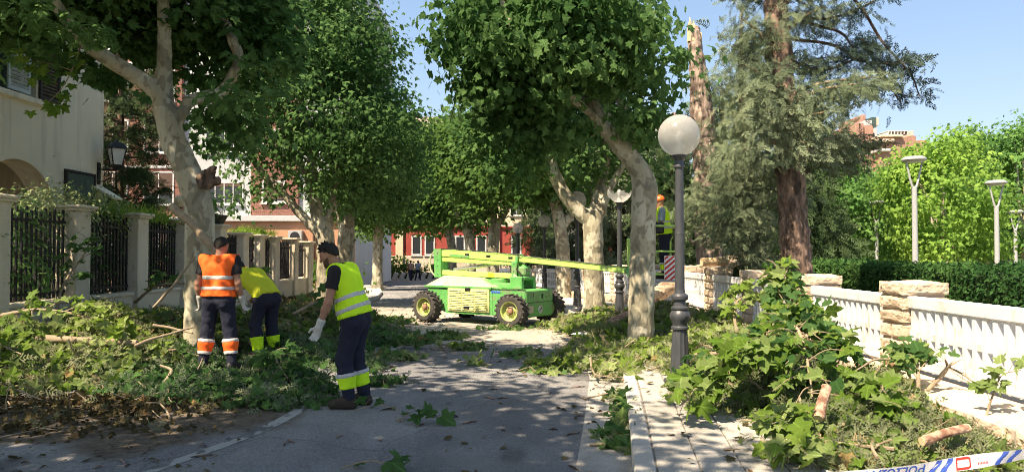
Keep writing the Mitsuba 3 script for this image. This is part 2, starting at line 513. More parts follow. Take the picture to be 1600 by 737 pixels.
def brick(p, n, uv):
    along = dr.select(dr.abs(n.x) > dr.abs(n.y), p.y, p.x)
    row = dr.floor(p.z / 0.075)
    u = along / 0.25 + 0.5 * (row - 2 * dr.floor(row / 2))
    fu, fv = u - dr.floor(u), p.z / 0.075 - row
    m = dr.minimum(smoothstep(0, 0.05, fu) * smoothstep(1, 0.95, fu), smoothstep(0, 0.15, fv) * smoothstep(1, 0.85, fv))
    c = mix((0.15, 0.062, 0.046), (0.235, 0.095, 0.068), cell_rand(dr.floor(u), row)) * (0.85 + 0.3 * fbm(p.x, p.y, p.z, 3))
    return mix((0.22, 0.19, 0.165), c, m)


mat('mat_brick', brick, 0.9)
mat('mat_render_white', lambda p, n, uv: mix((0.36, 0.37, 0.38), (0.45, 0.46, 0.47), fbm(p.x * 0.6, p.y, p.z * 0.4, 4)), 0.9)
mat('mat_render_orange', lambda p, n, uv: mix((0.36, 0.19, 0.115), (0.46, 0.26, 0.165), fbm(p.x * 0.6, p.y, p.z * 0.4, 4)), 0.9)
mat('mat_render_cream', lambda p, n, uv: mix((0.50, 0.42, 0.29), (0.62, 0.53, 0.38), fbm(p.x * 0.6, p.y, p.z * 0.4, 4)), 0.9)
mat('mat_render_red', lambda p, n, uv: mix((0.25, 0.045, 0.036), (0.33, 0.075, 0.058), fbm(p.x * 0.5, p.y, p.z * 0.5, 4)), 0.9)
mat('mat_plinth', lambda p, n, uv: mix((0.42, 0.35, 0.28), (0.58, 0.50, 0.40), fbm(p.x * 1.4, p.y, p.z * 1.4, 4)), 0.9)
mat('mat_brick_far', lambda p, n, uv: mix((0.28, 0.16, 0.12), (0.36, 0.22, 0.17), fbm(p.x * 0.4, p.y * 0.4, p.z * 2, 3)), 0.9)


def plane_bark(p, n, uv):
    w = fbm(p.x * 4, p.y * 4, p.z * 3, 3)
    a = smoothstep(0.50, 0.545, noise(p.x * 7 + 3 * w, p.y * 7 + 3 * w, p.z * 3.5))
    c = mix((0.345, 0.315, 0.23), (0.225, 0.205, 0.15), a)
    c = mix(c, (0.43, 0.405, 0.315), smoothstep(0.58, 0.62, noise(p.x * 5 + 90, p.y * 5, p.z * 2.5 + 2 * w)))
    b = smoothstep(0.70, 0.75, noise(p.x * 17 + 2 * w + 50, p.y * 17, p.z * 9 + 4 * w))
    c = mix(c, (0.14, 0.12, 0.085), 0.6 * b)
    crack = smoothstep(0.74, 0.80, noise(p.x * 38, p.y * 38, p.z * 14 + 6 * w))
    return mix(c, (0.13, 0.11, 0.075), 0.3 * crack) * (0.85 + 0.3 * fbm(p.x * 20, p.y * 20, p.z * 8, 3))


mat('mat_bark_plane', plane_bark, 0.85, lambda p, n, uv: noise(p.x * 9, p.y * 9, p.z * 4.5) + 0.5 * noise(p.x * 30, p.y * 30, p.z * 12), 0.02)


def pine_bark(p, n, uv):
    s = fbm(p.x * 16, p.y * 16, p.z * 2.2, 4)
    return mix((0.05, 0.036, 0.028), (0.225, 0.155, 0.118), smoothstep(0.3, 0.72, s)) * (0.8 + 0.4 * noise(p.x * 50, p.y * 50, p.z * 8))


mat('mat_bark_pine', pine_bark, 0.95, lambda p, n, uv: fbm(p.x * 16, p.y * 16, p.z * 2.2, 3), 0.05)
mat('mat_bark_grey', lambda p, n, uv: mix((0.085, 0.062, 0.05), (0.36, 0.28, 0.225), smoothstep(0.3, 0.72, fbm(p.x * 14, p.y * 14, p.z * 2.6, 4))), 0.95, lambda p, n, uv: fbm(p.x * 16, p.y * 16, p.z * 3, 3), 0.05)
mat('mat_bark_fallen', lambda p, n, uv: mix((0.16, 0.11, 0.075), (0.44, 0.34, 0.24), smoothstep(0.3, 0.65, fbm(p.x * 3, p.y * 14, p.z * 14, 4))), 0.9, lambda p, n, uv: fbm(p.x * 4, p.y * 18, p.z * 18, 3), 0.03)
mat('mat_bark_red', lambda p, n, uv: mix((0.17, 0.09, 0.06), (0.42, 0.28, 0.20), smoothstep(0.3, 0.7, fbm(p.x * 26, p.y * 26, p.z * 26, 4))), 0.9, lambda p, n, uv: fbm(p.x * 40, p.y * 40, p.z * 40, 3), 0.015)
mat('mat_twig', lambda p, n, uv: mix((0.16, 0.12, 0.08), (0.36, 0.29, 0.20), fbm(p.x * 12, p.y * 12, p.z * 12, 3)), 0.9)
mat('mat_wood_cut', lambda p, n, uv: mix((0.50, 0.36, 0.20), (0.64, 0.50, 0.32), fbm(p.x * 20, p.y * 20, p.z * 20, 3)), 0.85)

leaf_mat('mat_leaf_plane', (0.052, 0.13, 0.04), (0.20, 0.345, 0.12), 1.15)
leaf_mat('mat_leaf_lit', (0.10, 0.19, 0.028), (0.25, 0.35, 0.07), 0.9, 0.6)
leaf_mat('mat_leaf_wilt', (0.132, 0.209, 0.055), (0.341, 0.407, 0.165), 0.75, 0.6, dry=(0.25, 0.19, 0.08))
leaf_mat('mat_leaf_pale', (0.22, 0.30, 0.12), (0.40, 0.46, 0.24), 0.6)
leaf_mat('mat_leaf_park', (0.162, 0.318, 0.061), (0.421, 0.635, 0.132), 1.0)
leaf_mat('mat_leaf_park_dark', (0.094, 0.226, 0.067), (0.244, 0.432, 0.12), 0.9)
leaf_mat('mat_leaf_far', (0.058, 0.135, 0.035), (0.17, 0.29, 0.075), 1.1)
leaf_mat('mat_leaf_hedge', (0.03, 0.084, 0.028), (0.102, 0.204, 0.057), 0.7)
leaf_mat('mat_leaf_blade', (0.12, 0.24, 0.03), (0.30, 0.42, 0.08), 0.8)
leaf_mat('mat_needle_grey', (0.081, 0.116, 0.07), (0.251, 0.301, 0.184), 0.35, 0.7)
leaf_mat('mat_sprig', (0.13, 0.16, 0.085), (0.36, 0.37, 0.22), 0.4, 0.7, dry=(0.34, 0.27, 0.15))
leaf_mat('mat_needle_dark', (0.04, 0.07, 0.03), (0.11, 0.16, 0.075), 0.5, 0.7)
leaf_mat('mat_needle_blue', (0.030, 0.052, 0.040), (0.075, 0.105, 0.080), 0.4, 0.7)
leaf_mat('mat_leaf_litter', (0.055, 0.048, 0.024), (0.17, 0.14, 0.07), 0.4, dry=(0.2, 0.13, 0.06))


def sandstone(p, n, uv):
    c = mix((0.40, 0.30, 0.21), (0.60, 0.49, 0.37), fbm(p.x * 3, p.y * 3, p.z * 7, 4))
    return c * (0.82 + 0.34 * noise(p.x * 28, p.y * 28, p.z * 28))


mat('mat_sandstone', sandstone, 0.92, lambda p, n, uv: fbm(p.x * 22, p.y * 22, p.z * 22, 3), 0.03)
mat('mat_mortar', (0.36, 0.31, 0.25), 0.95)
mat('mat_fence_white', lambda p, n, uv: mix(mix((0.56, 0.57, 0.58), (0.66, 0.67, 0.68), fbm(p.x * 4, p.y * 4, p.z * 4, 3)), (0.45, 0.43, 0.38), 0.75 * smoothstep(0.56, 0.78, fbm(p.x * 13, p.y * 13, p.z * 4, 4))), 0.5)
mat('mat_lamp_iron', lambda p, n, uv: mix((0.030, 0.033, 0.038), (0.060, 0.064, 0.070), fbm(p.x * 20, p.y * 20, p.z * 6, 3)), 0.42, specular=0.5)
scene['mat_globe'] = {'type': 'principledthin', 'base_color': {'type': 'rgb', 'value': [0.84, 0.83, 0.80]}, 'roughness': 0.15, 'diff_trans': 1.2, 'spec_trans': 0.55, 'eta': 1.45}
mat('mat_lamp_grey', (0.34, 0.35, 0.36), 0.4)
mat('mat_lamp_lens', (0.55, 0.56, 0.55), 0.3)

mat('mat_lift_green', lambda p, n, uv: mix(mix((0.10, 0.33, 0.085), (0.14, 0.40, 0.115), fbm(p.x * 4, p.y * 4, p.z * 4, 4)) * (0.9 + 0.1 * noise(p.x * 30, p.y * 30, p.z * 30)), (0.24, 0.22, 0.16), 0.55 * smoothstep(0.55, 0.72, fbm(p.x * 5 + 7, p.y * 5, p.z * 5, 4))), 0.42, specular=0.5)
mat('mat_lift_lime', lambda p, n, uv: mix(mix((0.36, 0.59, 0.12), (0.45, 0.68, 0.17), fbm(p.x * 3, p.y * 3, p.z * 3, 4)), (0.30, 0.29, 0.17), 0.5 * smoothstep(0.55, 0.72, fbm(p.x * 6 + 3, p.y * 6, p.z * 8, 4))), 0.45, specular=0.5)
mat('mat_lift_yellow', (0.58, 0.60, 0.26), 0.55)
mat('mat_rim', lambda p, n, uv: mix((0.36, 0.44, 0.12), (0.30, 0.26, 0.18), smoothstep(0.4, 0.7, fbm(p.x * 9, p.y * 9, p.z * 9, 3))), 0.6)
mat('mat_lift_pale', lambda p, n, uv: mix((0.40, 0.44, 0.22), (0.48, 0.51, 0.30), fbm(p.x * 3, p.y * 3, p.z * 3, 3)), 0.5)
mat('mat_rubber', lambda p, n, uv: mix((0.028, 0.027, 0.026), (0.085, 0.08, 0.072), fbm(p.x * 12, p.y * 12, p.z * 12, 3)), 0.85)
mat('mat_black', (0.015, 0.015, 0.016), 0.5)
mat('mat_steel', (0.45, 0.45, 0.44), 0.35, metallic=0.8)
mat('mat_rust', (0.30, 0.17, 0.11), 0.8)
mat('mat_red', (0.55, 0.05, 0.04), 0.5)
mat('mat_white', (0.78, 0.78, 0.77), 0.5)
mat('mat_blue', (0.06, 0.13, 0.55), 0.5)
mat('mat_orange_sticker', (0.72, 0.42, 0.04), 0.5)


def cloth(name, c, amp=0.10, rough=0.85, **kw):
    mat(name, lambda p, n, uv: mi.Color3f(c) * (1 - amp + 2 * amp * fbm(p.x * 9, p.y * 9, p.z * 9, 3)), rough, lambda p, n, uv: fbm(p.x * 14, p.y * 14, p.z * 9, 2), 0.016, eps=4e-3, **kw)


cloth('mat_vest_orange', (0.90, 0.135, 0.02), 0.05)
cloth('mat_vest_lime', (0.56, 0.86, 0.02), 0.05)
cloth('mat_tee_yellow', (0.52, 0.56, 0.03), 0.06)
cloth('mat_navy', (0.016, 0.018, 0.034), 0.2)
cloth('mat_tee_black', (0.016, 0.016, 0.018), 0.15)
cloth('mat_reflective', (0.46, 0.46, 0.46), 0.08, 0.45)
cloth('mat_skin', (0.34, 0.175, 0.115), 0.06, 0.6)
cloth('mat_hair', (0.016, 0.013, 0.011), 0.3, 0.75)
cloth('mat_stubble', (0.085, 0.05, 0.036), 0.2, 0.8)
cloth('mat_glove', (0.44, 0.42, 0.38), 0.2)
cloth('mat_boot', (0.045, 0.034, 0.028), 0.2)
cloth('mat_grey_tee', (0.20, 0.26, 0.30), 0.1)
mat('mat_helmet', (0.85, 0.13, 0.02), 0.35, specular=0.5)
mat('mat_red_plastic', (0.55, 0.035, 0.035), 0.4)
mat('mat_tape', lambda p, n, uv: mix((0.74, 0.75, 0.78), (0.82, 0.82, 0.84), noise(p.x * 8, p.y * 8, p.z * 8)), 0.35, specular=0.5)
mat('mat_plastic_sheet', (0.70, 0.72, 0.74), 0.35)

# ---------------------------------------------------------------- the ground, the street and its pavements
def sheet(xs0, xs1, ys, z, nx=8):
    """A strip of ground between two edges given at each y."""
    t = np.linspace(0, 1, nx + 1)
    v = [[a + (b - a) * s, y, z + gz(y)] for a, b, y in zip(xs0, xs1, ys) for s in t]
    i, j = np.meshgrid(np.arange(nx), np.arange(len(ys) - 1))
    q = (j * (nx + 1) + i).ravel()
    return np.array(v), np.stack([q, q + 1, q + nx + 2, q + nx + 1], 1)


RIGHT_Y = [-8, 2, 5.0, 7.2, 9.5, 12, 16, 20, 24, 28, 33, 38, 43, 48, 51]
RIGHT_X = [-0.4, 0.52, 0.82, 1.12, 1.41, 1.55, 1.6, 1.45, 1.15, 0.75, 0.05, -0.9, -1.9, -3.0, -3.6]
LEFT_X0 = [-6.4, -6.4, -6.4, -6.4, -6.1, -4.5, -4.6, -4.7, -4.9, -5.2, -5.9, -6.9, -8.0, -9.3, -10.0]
right = lambda y: np.interp(y, RIGHT_Y, RIGHT_X)
left = lambda y: np.interp(y, RIGHT_Y, LEFT_X0)
ys = np.arange(-8, 51.01, 0.5)
gx, gy = np.meshgrid(np.concatenate([np.linspace(-900, -60, 8), np.linspace(-50, 50, 41), np.linspace(60, 900, 8)]), np.concatenate([[-300, -60], np.arange(-20, 110, 2.0), [150, 250, 500, 1500]]), indexing='ij')
gm, gn = gx.shape
gi = (np.arange(gm - 1)[:, None] * gn + np.arange(gn - 1)).ravel()
put('ground', (np.stack([gx.ravel(), gy.ravel(), gz(np.minimum(gy.ravel(), 110)) - 0.05], 1), np.stack([gi, gi + gn, gi + gn + 1, gi + 1], 1)), 'mat_ground', kind='structure', label='dry earth and park ground around the street')
street = sheet(left(ys), right(ys), ys, 0.0, 10)
y2 = np.array([51, 54, 58, 62, 66.0])
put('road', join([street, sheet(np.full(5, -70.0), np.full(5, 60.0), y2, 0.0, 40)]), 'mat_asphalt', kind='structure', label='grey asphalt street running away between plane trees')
LINE = np.array([gp[:2] for gp in (at(60, 790, 4.6), at(225, 737, 5.43), at(440, 655, 7.14), at(560, 575, 10.2), at(690, 500, 17.4))])
LINE = np.vstack([LINE, [[-1.75, 21], [-2.0, 25], [-2.6, 30], [-3.6, 36], [-5.0, 43]]])
lp = spline(LINE, 60)
put('painted_line', sheet(lp[:, 0] - 0.065, lp[:, 0] + 0.065, lp[:, 1], 0.004, 1), 'mat_line', parent='road')
yg = np.arange(-4, 24.01, 0.5)
put('gutter', sheet(right(yg) - 0.42, right(yg) - 0.001, yg, 0.004, 2), 'mat_gutter', kind='structure', label='pale concrete gutter strip along the kerb')

# right pavement: slab under the joints, tiles near by, kerbstones
slab = sheet(right(ys) + 0.14, np.where(ys < 34, 9.0, 6.0), ys, 0.112, 6)
pave = put('pavement', slab, 'mat_joint', kind='structure', label='pale tiled pavement on the park side')
tile_kind = [mikit.ply(box((-0.144, -0.143, -0.02), (0.144, 0.143, 0.0), 0.006), 'mat_paver') for _ in range(1)]
n_t = 0
for j in range(22):
    for i in range(12):
        y = 3.35 + 0.3 * j
        x = right(y) + 0.16 + 0.15 + 0.3 * i
        if x < 3.6 and n_t < 270:
            put('tile', tile_kind[0], None, parent=pave, to=mat4((x, y, 0.122 + 0.003 * rng.random()), rz=-0.13 + 0.01 * rng.normal()))
            n_t += 1
yf = np.arange(9.9, 51, 0.5)
put('paving', sheet(right(yf) + 0.15, np.full(len(yf), 5.0), yf, 0.12, 6), 'mat_paver', parent=pave)
kerb = None
kv = 2.2
kerb_key = tag('kerb', 'pale stone kerb along the right of the street', kind='structure')
while kv < 46:
    L = 0.9
    a, b = np.array([right(kv) + 0.075, kv]), np.array([right(kv + L) + 0.075, kv + L])
    ang = math.atan2(b[1] - a[1], b[0] - a[0]) - math.pi / 2
    put('kerbstone', box((-0.075, 0.004, -0.1), (0.075, L - 0.004, 0.125), 0.014), 'mat_kerb', parent='kerb', to=mat4((a[0], a[1], gz(kv)), ang))
    kv += L
yk = np.arange(-8, 51, 0.5)
lk = put('left_pavement', sheet(np.full(len(yk), -7.35) + np.minimum(0, left(yk) + 5.2), left(yk), yk, 0.12, 6), 'mat_paver', kind='structure', label='narrow pavement under the plane trees by the railings')
kv = 2.0
while kv < 46:
    ang = math.atan2(0.9, left(kv + 0.9) - left(kv)) - math.pi / 2
    put('kerbstone', box((-0.15, 0.004, -0.1), (0.0, 0.896, 0.127), 0.014), 'mat_kerb', parent=lk, to=mat4((left(kv) + 0.14, kv, gz(kv)), ang))
    kv += 0.9
put('garden_ground', sheet(np.full(9, -40.0), np.full(9, -7.3), np.linspace(-5, 44, 9), 0.1, 4), 'mat_soil', kind='structure', label='garden soil behind the railings')

# ---------------------------------------------------------------- railing on the left: pillars, low wall, pickets
FX = -7.3
PY = [8.35, 10.4, 12.45, 14.5, 16.55, 18.6, 20.2, 21.55, 22.95, 25.0, 26.7]
PTOP = [2.46, 2.44, 2.41, 2.38, 2.36, 2.32, 2.16, 2.14, 2.12, 2.10, 2.02]
words_ = ['at the picture edge', 'leftmost', 'under flowering shrub', 'beside strap leaves', 'half behind the leaning trunk', 'just past the leaning trunk', 'above the yellow shirt', 'past the yellow shirt', 'by the bright bush', 'next to last', 'last and broad']
for k, (y, top) in enumerate(zip(PY, PTOP)):
    if k < 1:
        continue
    w = 0.42 if k < 10 else 0.55
    p = thing('gate_pillar', f'cream rendered railing pillar with a wide cap, {words_[k]}', 'pillar', 'cream pillars of the garden railing')
    z0 = 0.1 + float(gz(y))
    put('shaft', box((FX - w, y, z0), (FX, y + w, top - 0.09), 0.015), 'mat_pillar', p)
    c = join([box((FX - w - 0.05, y - 0.05, top - 0.10), (FX + 0.05, y + w + 0.05, top - 0.055), 0.01), box((FX - w - 0.085, y - 0.085, top - 0.056), (FX + 0.085, y + w + 0.085, top), 0.015)])
    put('cap', c, 'mat_pillar', p)
picket = mikit.ply(box((-0.017, -0.017, 0), (0.017, 0.017, 1.0), 0.003), 'mat_iron')
for k in range(len(PY) - 1):
    y0, y1 = PY[k] + 0.42, PY[k + 1]
    base = 0.84 if k < 5 else 0.72
    top = PTOP[k + 1] - 0.14
    w = thing('low_wall', f'low cream wall under the railing right of the pillar {words_[k]}', 'wall')
    put('body', box((FX - 0.33, y0 + 0.002, 0.05 + float(gz(y0))), (FX - 0.09, y1 - 0.002, base - 0.06), 0.01), 'mat_pillar', w)
    put('coping', box((FX - 0.37, y0 + 0.002, base - 0.062), (FX - 0.05, y1 - 0.002, base), 0.012), 'mat_pillar', w)
    r = thing('iron_railing', f'black iron picket railing right of the pillar {words_[k]}', 'railing', 'iron railing bays between the pillars')
    put('rail', bar((FX - 0.2, y0, top - 0.16), (FX - 0.2, y1, top - 0.16), 0.03, 0.045), 'mat_iron', r)
    put('rail', bar((FX - 0.2, y0, base + 0.12), (FX - 0.2, y1, base + 0.12), 0.03, 0.045), 'mat_iron', r)
    n = int(round((y1 - y0) / 0.115))
    for i in range(n):
        put('picket', picket, None, r, to=mat4((FX - 0.2, y0 + (i + 0.5) * (y1 - y0) / n, base + 0.03), 0, (1, 1, top - base - 0.03 + 0.05 * (i % 2))))

# ---------------------------------------------------------------- stone and white picket fence on the right
FC = [(4.22, 2.85), (4.25, 5.45), (4.25, 8.10), (4.25, 10.72), (4.25, 13.36), (4.25, 16.0), (4.12, 18.65), (3.76, 21.25), (3.20, 23.85), (2.50, 26.35), (1.70, 28.85), (0.85, 31.3), (-0.1, 33.7), (-1.2, 36.1)]
fw = ['outside the frame', 'nearest the camera', 'nearest in the picture', 'under the reddish trunk', 'behind the tallest bough', 'carrying a sawn log', 'behind the fallen trunk', 'behind the near plane trunk', 'left of the lift basket', 'beside the straight plane trunk', 'behind the lift boom', 'behind the lift turret', 'hidden beyond the lift', 'last beyond the lift']


def rough_stone(size, seed, amp=0.012):
    """A squared stone with a split, uneven face."""
    m = trimesh.creation.box(extents=size).subdivide().subdivide() if max(size) > 0.3 else trimesh.creation.box(extents=size).subdivide()
    v = np.array(m.vertices)
    h = np.asarray(size) / 2
    r = unit(v) * 0
    edge = (np.abs(v) > h - 1e-6).sum(1)
    v = v * np.where(edge[:, None] >= 2, 1 - 0.012 / h, 1)
    v = v + (np.stack([meshkit.noise(v * 9 + seed * 13.1 + q * 7, seed) for q in range(3)], -1) - 0.5) * 2 * amp
    return v, np.array(m.faces)


pd = 0.52
for k, (x, y) in enumerate(FC):
    if k < 2:
        continue
    z0 = 0.33 + float(gz(y))
    p = thing('stone_pillar', f'squat rough sandstone fence pillar, {fw[k]}', 'pillar', 'sandstone pillars of the white fence')
    put('core', box((x + 0.03, y + 0.03, z0 - 0.3), (x + pd - 0.03, y + pd - 0.03, z0 + 0.86)), 'mat_mortar', p)
    hs = [0.165, 0.155, 0.165, 0.155, 0.16]
    z = z0
    for c, h in enumerate(hs):
        if c % 2 or rng.random() < 0.45:
            put('stone', rough_stone((pd, pd, h - 0.012), k * 10 + c), 'mat_sandstone', p, to=mat4((x + pd / 2, y + pd / 2, z + h / 2)))
        else:
            s = 0.5 + 0.12 * rng.normal() * 0.5
            for q, (a, b) in enumerate(((0, s), (s, 1))):
                put('stone', rough_stone((pd, pd * (b - a) - 0.01, h - 0.012), k * 10 + c + 5 * q), 'mat_sandstone', p, to=mat4((x + pd / 2, y + pd * (a + b) / 2, z + h / 2)))
        z += h
    put('cap', rough_stone((pd + 0.015, pd + 0.015, 0.155), k * 10 + 9, 0.012), 'mat_sandstone', p, to=mat4((x + pd / 2, y + pd / 2, z + 0.079)))
for k in range(len(FC) - 1):
    a = np.array(FC[k]) + [0.10, pd + 0.004]
    b = np.array(FC[k + 1]) + [0.10, -0.004]
    z0 = 0.33 + float(gz(a[1]))
    if k == 0:
        continue
    P = thing('picket_fence', f'white picket panel just beyond the stone pillar {fw[k]}', 'fence', 'white panels of the park fence')
    d = unit(b - a)
    ang = math.atan2(d[1], d[0])
    L = np.linalg.norm(b - a)
    M = mat4((a[0], a[1], z0), ang)
    put('top_rail', box((0, -0.05, 0.67), (L, 0.05, 0.80), 0.012), 'mat_fence_white', P, to=M)
    put('middle_rail', box((0, -0.028, 0.355), (L, 0.028, 0.435), 0.008), 'mat_fence_white', P, to=M)
    put('bottom_rail', box((0, -0.04, 0.035), (L, 0.04, 0.155), 0.01), 'mat_fence_white', P, to=M)
    n = int(L / 0.142)
    for i in range(n):
        u = (i + 0.5) * L / n
        put('picket', box((u - 0.034, -0.032, 0.15), (u + 0.034, 0.032, 0.675), 0.006), 'mat_fence_white', P, to=M)
# stone footing under the fence
for k in range(len(FC) - 1):
    a, b = np.array(FC[k]), np.array(FC[k + 1])
    z0 = float(gz(a[1]))
    W = thing('footing_wall', f'low sandstone footing just beyond the pillar {fw[k]}', 'wall', 'sandstone footing of the park fence')
    d = unit(b - a)
    ang = math.atan2(d[1], d[0])
    L = np.linalg.norm(b - a)
    M = mat4((a[0], a[1], z0), ang)
    front = 0.62 if k < 2 else 0.22
    put('core', box((0, -0.55, 0.0), (L, front - 0.03, 0.318)), 'mat_mortar', W, to=M)
    u, q = 0.0, 0
    while u < L - 0.05:
        w = min(rng.uniform(0.42, 0.75), L - u)
        put('stone', rough_stone((w - 0.012, 0.30, 0.215), k * 7 + q, 0.014), 'mat_sandstone', W, to=M @ mat4((u + w / 2, front - 0.15, 0.218)))
        if k < 4:
            put('stone', rough_stone((w - 0.012, 0.34, 0.13), k * 7 + q + 50, 0.01), 'mat_sandstone', W, to=M @ mat4((u + w / 2, front - 0.475, 0.262)))
            put('stone', rough_stone((w - 0.012, 0.30, 0.10), k * 7 + q + 90, 0.012), 'mat_sandstone', W, to=M @ mat4((u + w / 2 + 0.1, front - 0.142, 0.055)))
        u += w
        q += 1

# ---------------------------------------------------------------- the cream house on the left
HX, HY0, HY1, HZ = -9.5, 11.2, 17.2, 7.6
import shapely
house = thing('cream_house', 'cream rendered house with a dark arch and shuttered window behind the railing', 'house')
wallp = shapely.box(0, 0.0, HY1 - HY0, HZ)
arch_c, arch_r, spring = 14.25 - HY0, 1.25, 2.15
arch = shapely.Point(arch_c, spring).buffer(arch_r, 24).union(shapely.box(arch_c - arch_r, 0, arch_c + arch_r, spring))
win = [(12.75, 14.75)]
wallp = wallp.difference(arch)
for a, b in win:
    wallp = wallp.difference(shapely.box(a - HY0, 4.66, b - HY0, 6.5))
put('wall', extrude(wallp, 0.5, facade((HX - 0.5, HY0), (HX - 0.5, HY1), 0.5)), 'mat_stucco', house)
put('wall', box((-20, HY1 - 0.4, 0.1), (HX - 0.502, HY1 - 0.003, HZ)), 'mat_stucco', house, label='end wall of the house')
put('porch_wall', join([box((HX - 2.6, HY0 + 0.1, 0.1), (HX - 2.5, HY1 - 0.42, 4.4)), box((HX - 2.5, HY0 + 0.1, 3.8), (HX - 0.51, HY1 - 0.42, 4.0))]), 'mat_blind', house)  # dark wood tone that also paints the shade inside the arch
dr_ = put('door', box((HX - 2.5, 13.4, 0.1), (HX - 2.44, 14.6, 2.6)), 'mat_shutter_dark', house)
put('roof', join([box((-20.5, HY0 - 0.4, HZ), (HX + 0.55, HY1 + 0.5, HZ + 0.14)), extrude([(-11.0, 0), (0.5, 0), (-5.2, 2.4)], HY1 - HY0 + 0.8, np.array([[1, 0, 0, HX], [0, 0, -1, HY1 + 0.4], [0, 1, 0, HZ + 0.142], [0, 0, 0, 1.0]]))]), 'mat_tile', house)
for a, b in win:
    w = put('window', join([box((HX - 0.3, a, 4.66), (HX - 0.24, a + 0.07, 6.5)), box((HX - 0.3, b - 0.07, 4.66), (HX - 0.24, b, 6.5)), box((HX - 0.3, a + 0.072, 6.42), (HX - 0.24, b - 0.072, 6.5)), box((HX - 0.3, a + 0.072, 4.66), (HX - 0.24, b - 0.072, 4.74)), box((HX - 0.3, (a + b) / 2 - 0.04, 4.742), (HX - 0.24, (a + b) / 2 + 0.04, 6.418))]), 'mat_frame_white', house)
    put('pane', box((HX - 0.285, a + 0.07, 4.74), (HX - 0.275, b - 0.07, 6.42)), 'mat_glass_dark', w)
    put('curtain', box((HX - 0.36, a + 0.07, 4.74), (HX - 0.34, b - 0.07, 6.42)), 'mat_shutter_grey', w)
    put('sill', box((HX - 0.3, a - 0.15, 4.54), (HX + 0.1, b + 0.75, 4.656), 0.015), 'mat_stucco', w)
    for y0, y1, m in ((a + 0.02, a + 0.62, 'mat_shutter_dark'), (b - 0.9, b - 0.25, 'mat_shutter_grey'), (b + 0.05, b + 0.72, 'mat_shutter_dark')):
        s = put('shutter', join([box((HX + 0.02, y0, 4.69), (HX + 0.06, y0 + 0.06, 6.45)), box((HX + 0.02, y1 - 0.06, 4.69), (HX + 0.06, y1, 6.45)), box((HX + 0.02, y0 + 0.062, 4.69), (HX + 0.06, y1 - 0.062, 4.77)), box((HX + 0.02, y0 + 0.062, 6.37), (HX + 0.06, y1 - 0.062, 6.45))]), m, house)
        for i in range(22):
            z = 4.80 + i * 0.071
            put('slat', bar((HX + 0.04, y0 + 0.06, z), (HX + 0.04, y1 - 0.06, z), 0.012, 0.06, up=(1, 0, 0.9)), m, s)
nb = thing('notice_board', 'dark green metal notice board on the cream house wall beside the arch', 'notice board')
put('panel', box((HX + 0.003, 15.75, 2.8), (HX + 0.05, 16.75, 3.32)), 'mat_board', nb)
put('frame', join([box((HX + 0.003, 15.69, 2.74), (HX + 0.07, 15.748, 3.38)), box((HX + 0.003, 16.752, 2.74), (HX + 0.07, 16.81, 3.38)), box((HX + 0.003, 15.75, 3.322), (HX + 0.07, 16.75, 3.38)), box((HX + 0.003, 15.75, 2.74), (HX + 0.07, 16.75, 2.798))]), 'mat_iron', nb)
aw = thing('small_awning', 'small sloping cream ledge at the far corner of the house', 'awning')
put('slab', bar((HX + 0.004, 16.95, 3.12), (HX + 0.5, 16.95, 2.82), 0.4, 0.05), 'mat_stucco', aw)
ln = thing('wall_lantern', 'black iron wall lantern on a scrolled bracket at the house corner', 'lantern')
lx, ly, lz = HX + 0.42, 17.0, 3.62
put('bracket', join([box((HX + 0.003, ly - 0.06, lz - 0.45), (HX + 0.03, ly + 0.06, lz + 0.05)), tube([(HX + 0.03, ly, lz - 0.1), (HX + 0.2, ly, lz - 0.12), (lx, ly, lz - 0.12)], 0.02, 6), tube([(HX + 0.03, ly, lz - 0.38), (HX + 0.18, ly, lz - 0.36), (HX + 0.3, ly, lz - 0.24), (HX + 0.2, ly, lz - 0.16), (HX + 0.14, ly, lz - 0.24), (HX + 0.2, ly, lz - 0.29)], 0.013, 6, 16)]), 'mat_iron', ln)
put('body', lathe([(0, lz - 0.14), (0.06, lz - 0.12), (0.14, lz - 0.04), (0.145, lz), (0, lz)], 4, (lx, ly, 0)), 'mat_iron', ln)
put('glass', lathe([(0.0, lz + 0.002), (0.135, lz + 0.002), (0.215, lz + 0.36), (0, lz + 0.36)], 4, (lx, ly, 0)), 'mat_lamp_lens', ln)
for i in range(4):
    a = i * math.pi / 2
    put('bar', bar((lx + 0.14 * math.cos(a), ly + 0.14 * math.sin(a), lz), (lx + 0.222 * math.cos(a), ly + 0.222 * math.sin(a), lz + 0.36), 0.022), 'mat_iron', ln)
put('roof', lathe([(0.0, lz + 0.362), (0.25, lz + 0.362), (0.24, lz + 0.40), (0.14, lz + 0.50), (0.05, lz + 0.53), (0.03, lz + 0.58), (0, lz + 0.60)], 4, (lx, ly, 0)), 'mat_iron', ln)


# ---------------------------------------------------------------- buildings behind
def block(key, x0, x1, y0, y1, z0, z1, m, name='wall', label=None):
    return put(name, box((x0, y0, z0), (x1, y1, z1), 0.02), m, key, label=label)


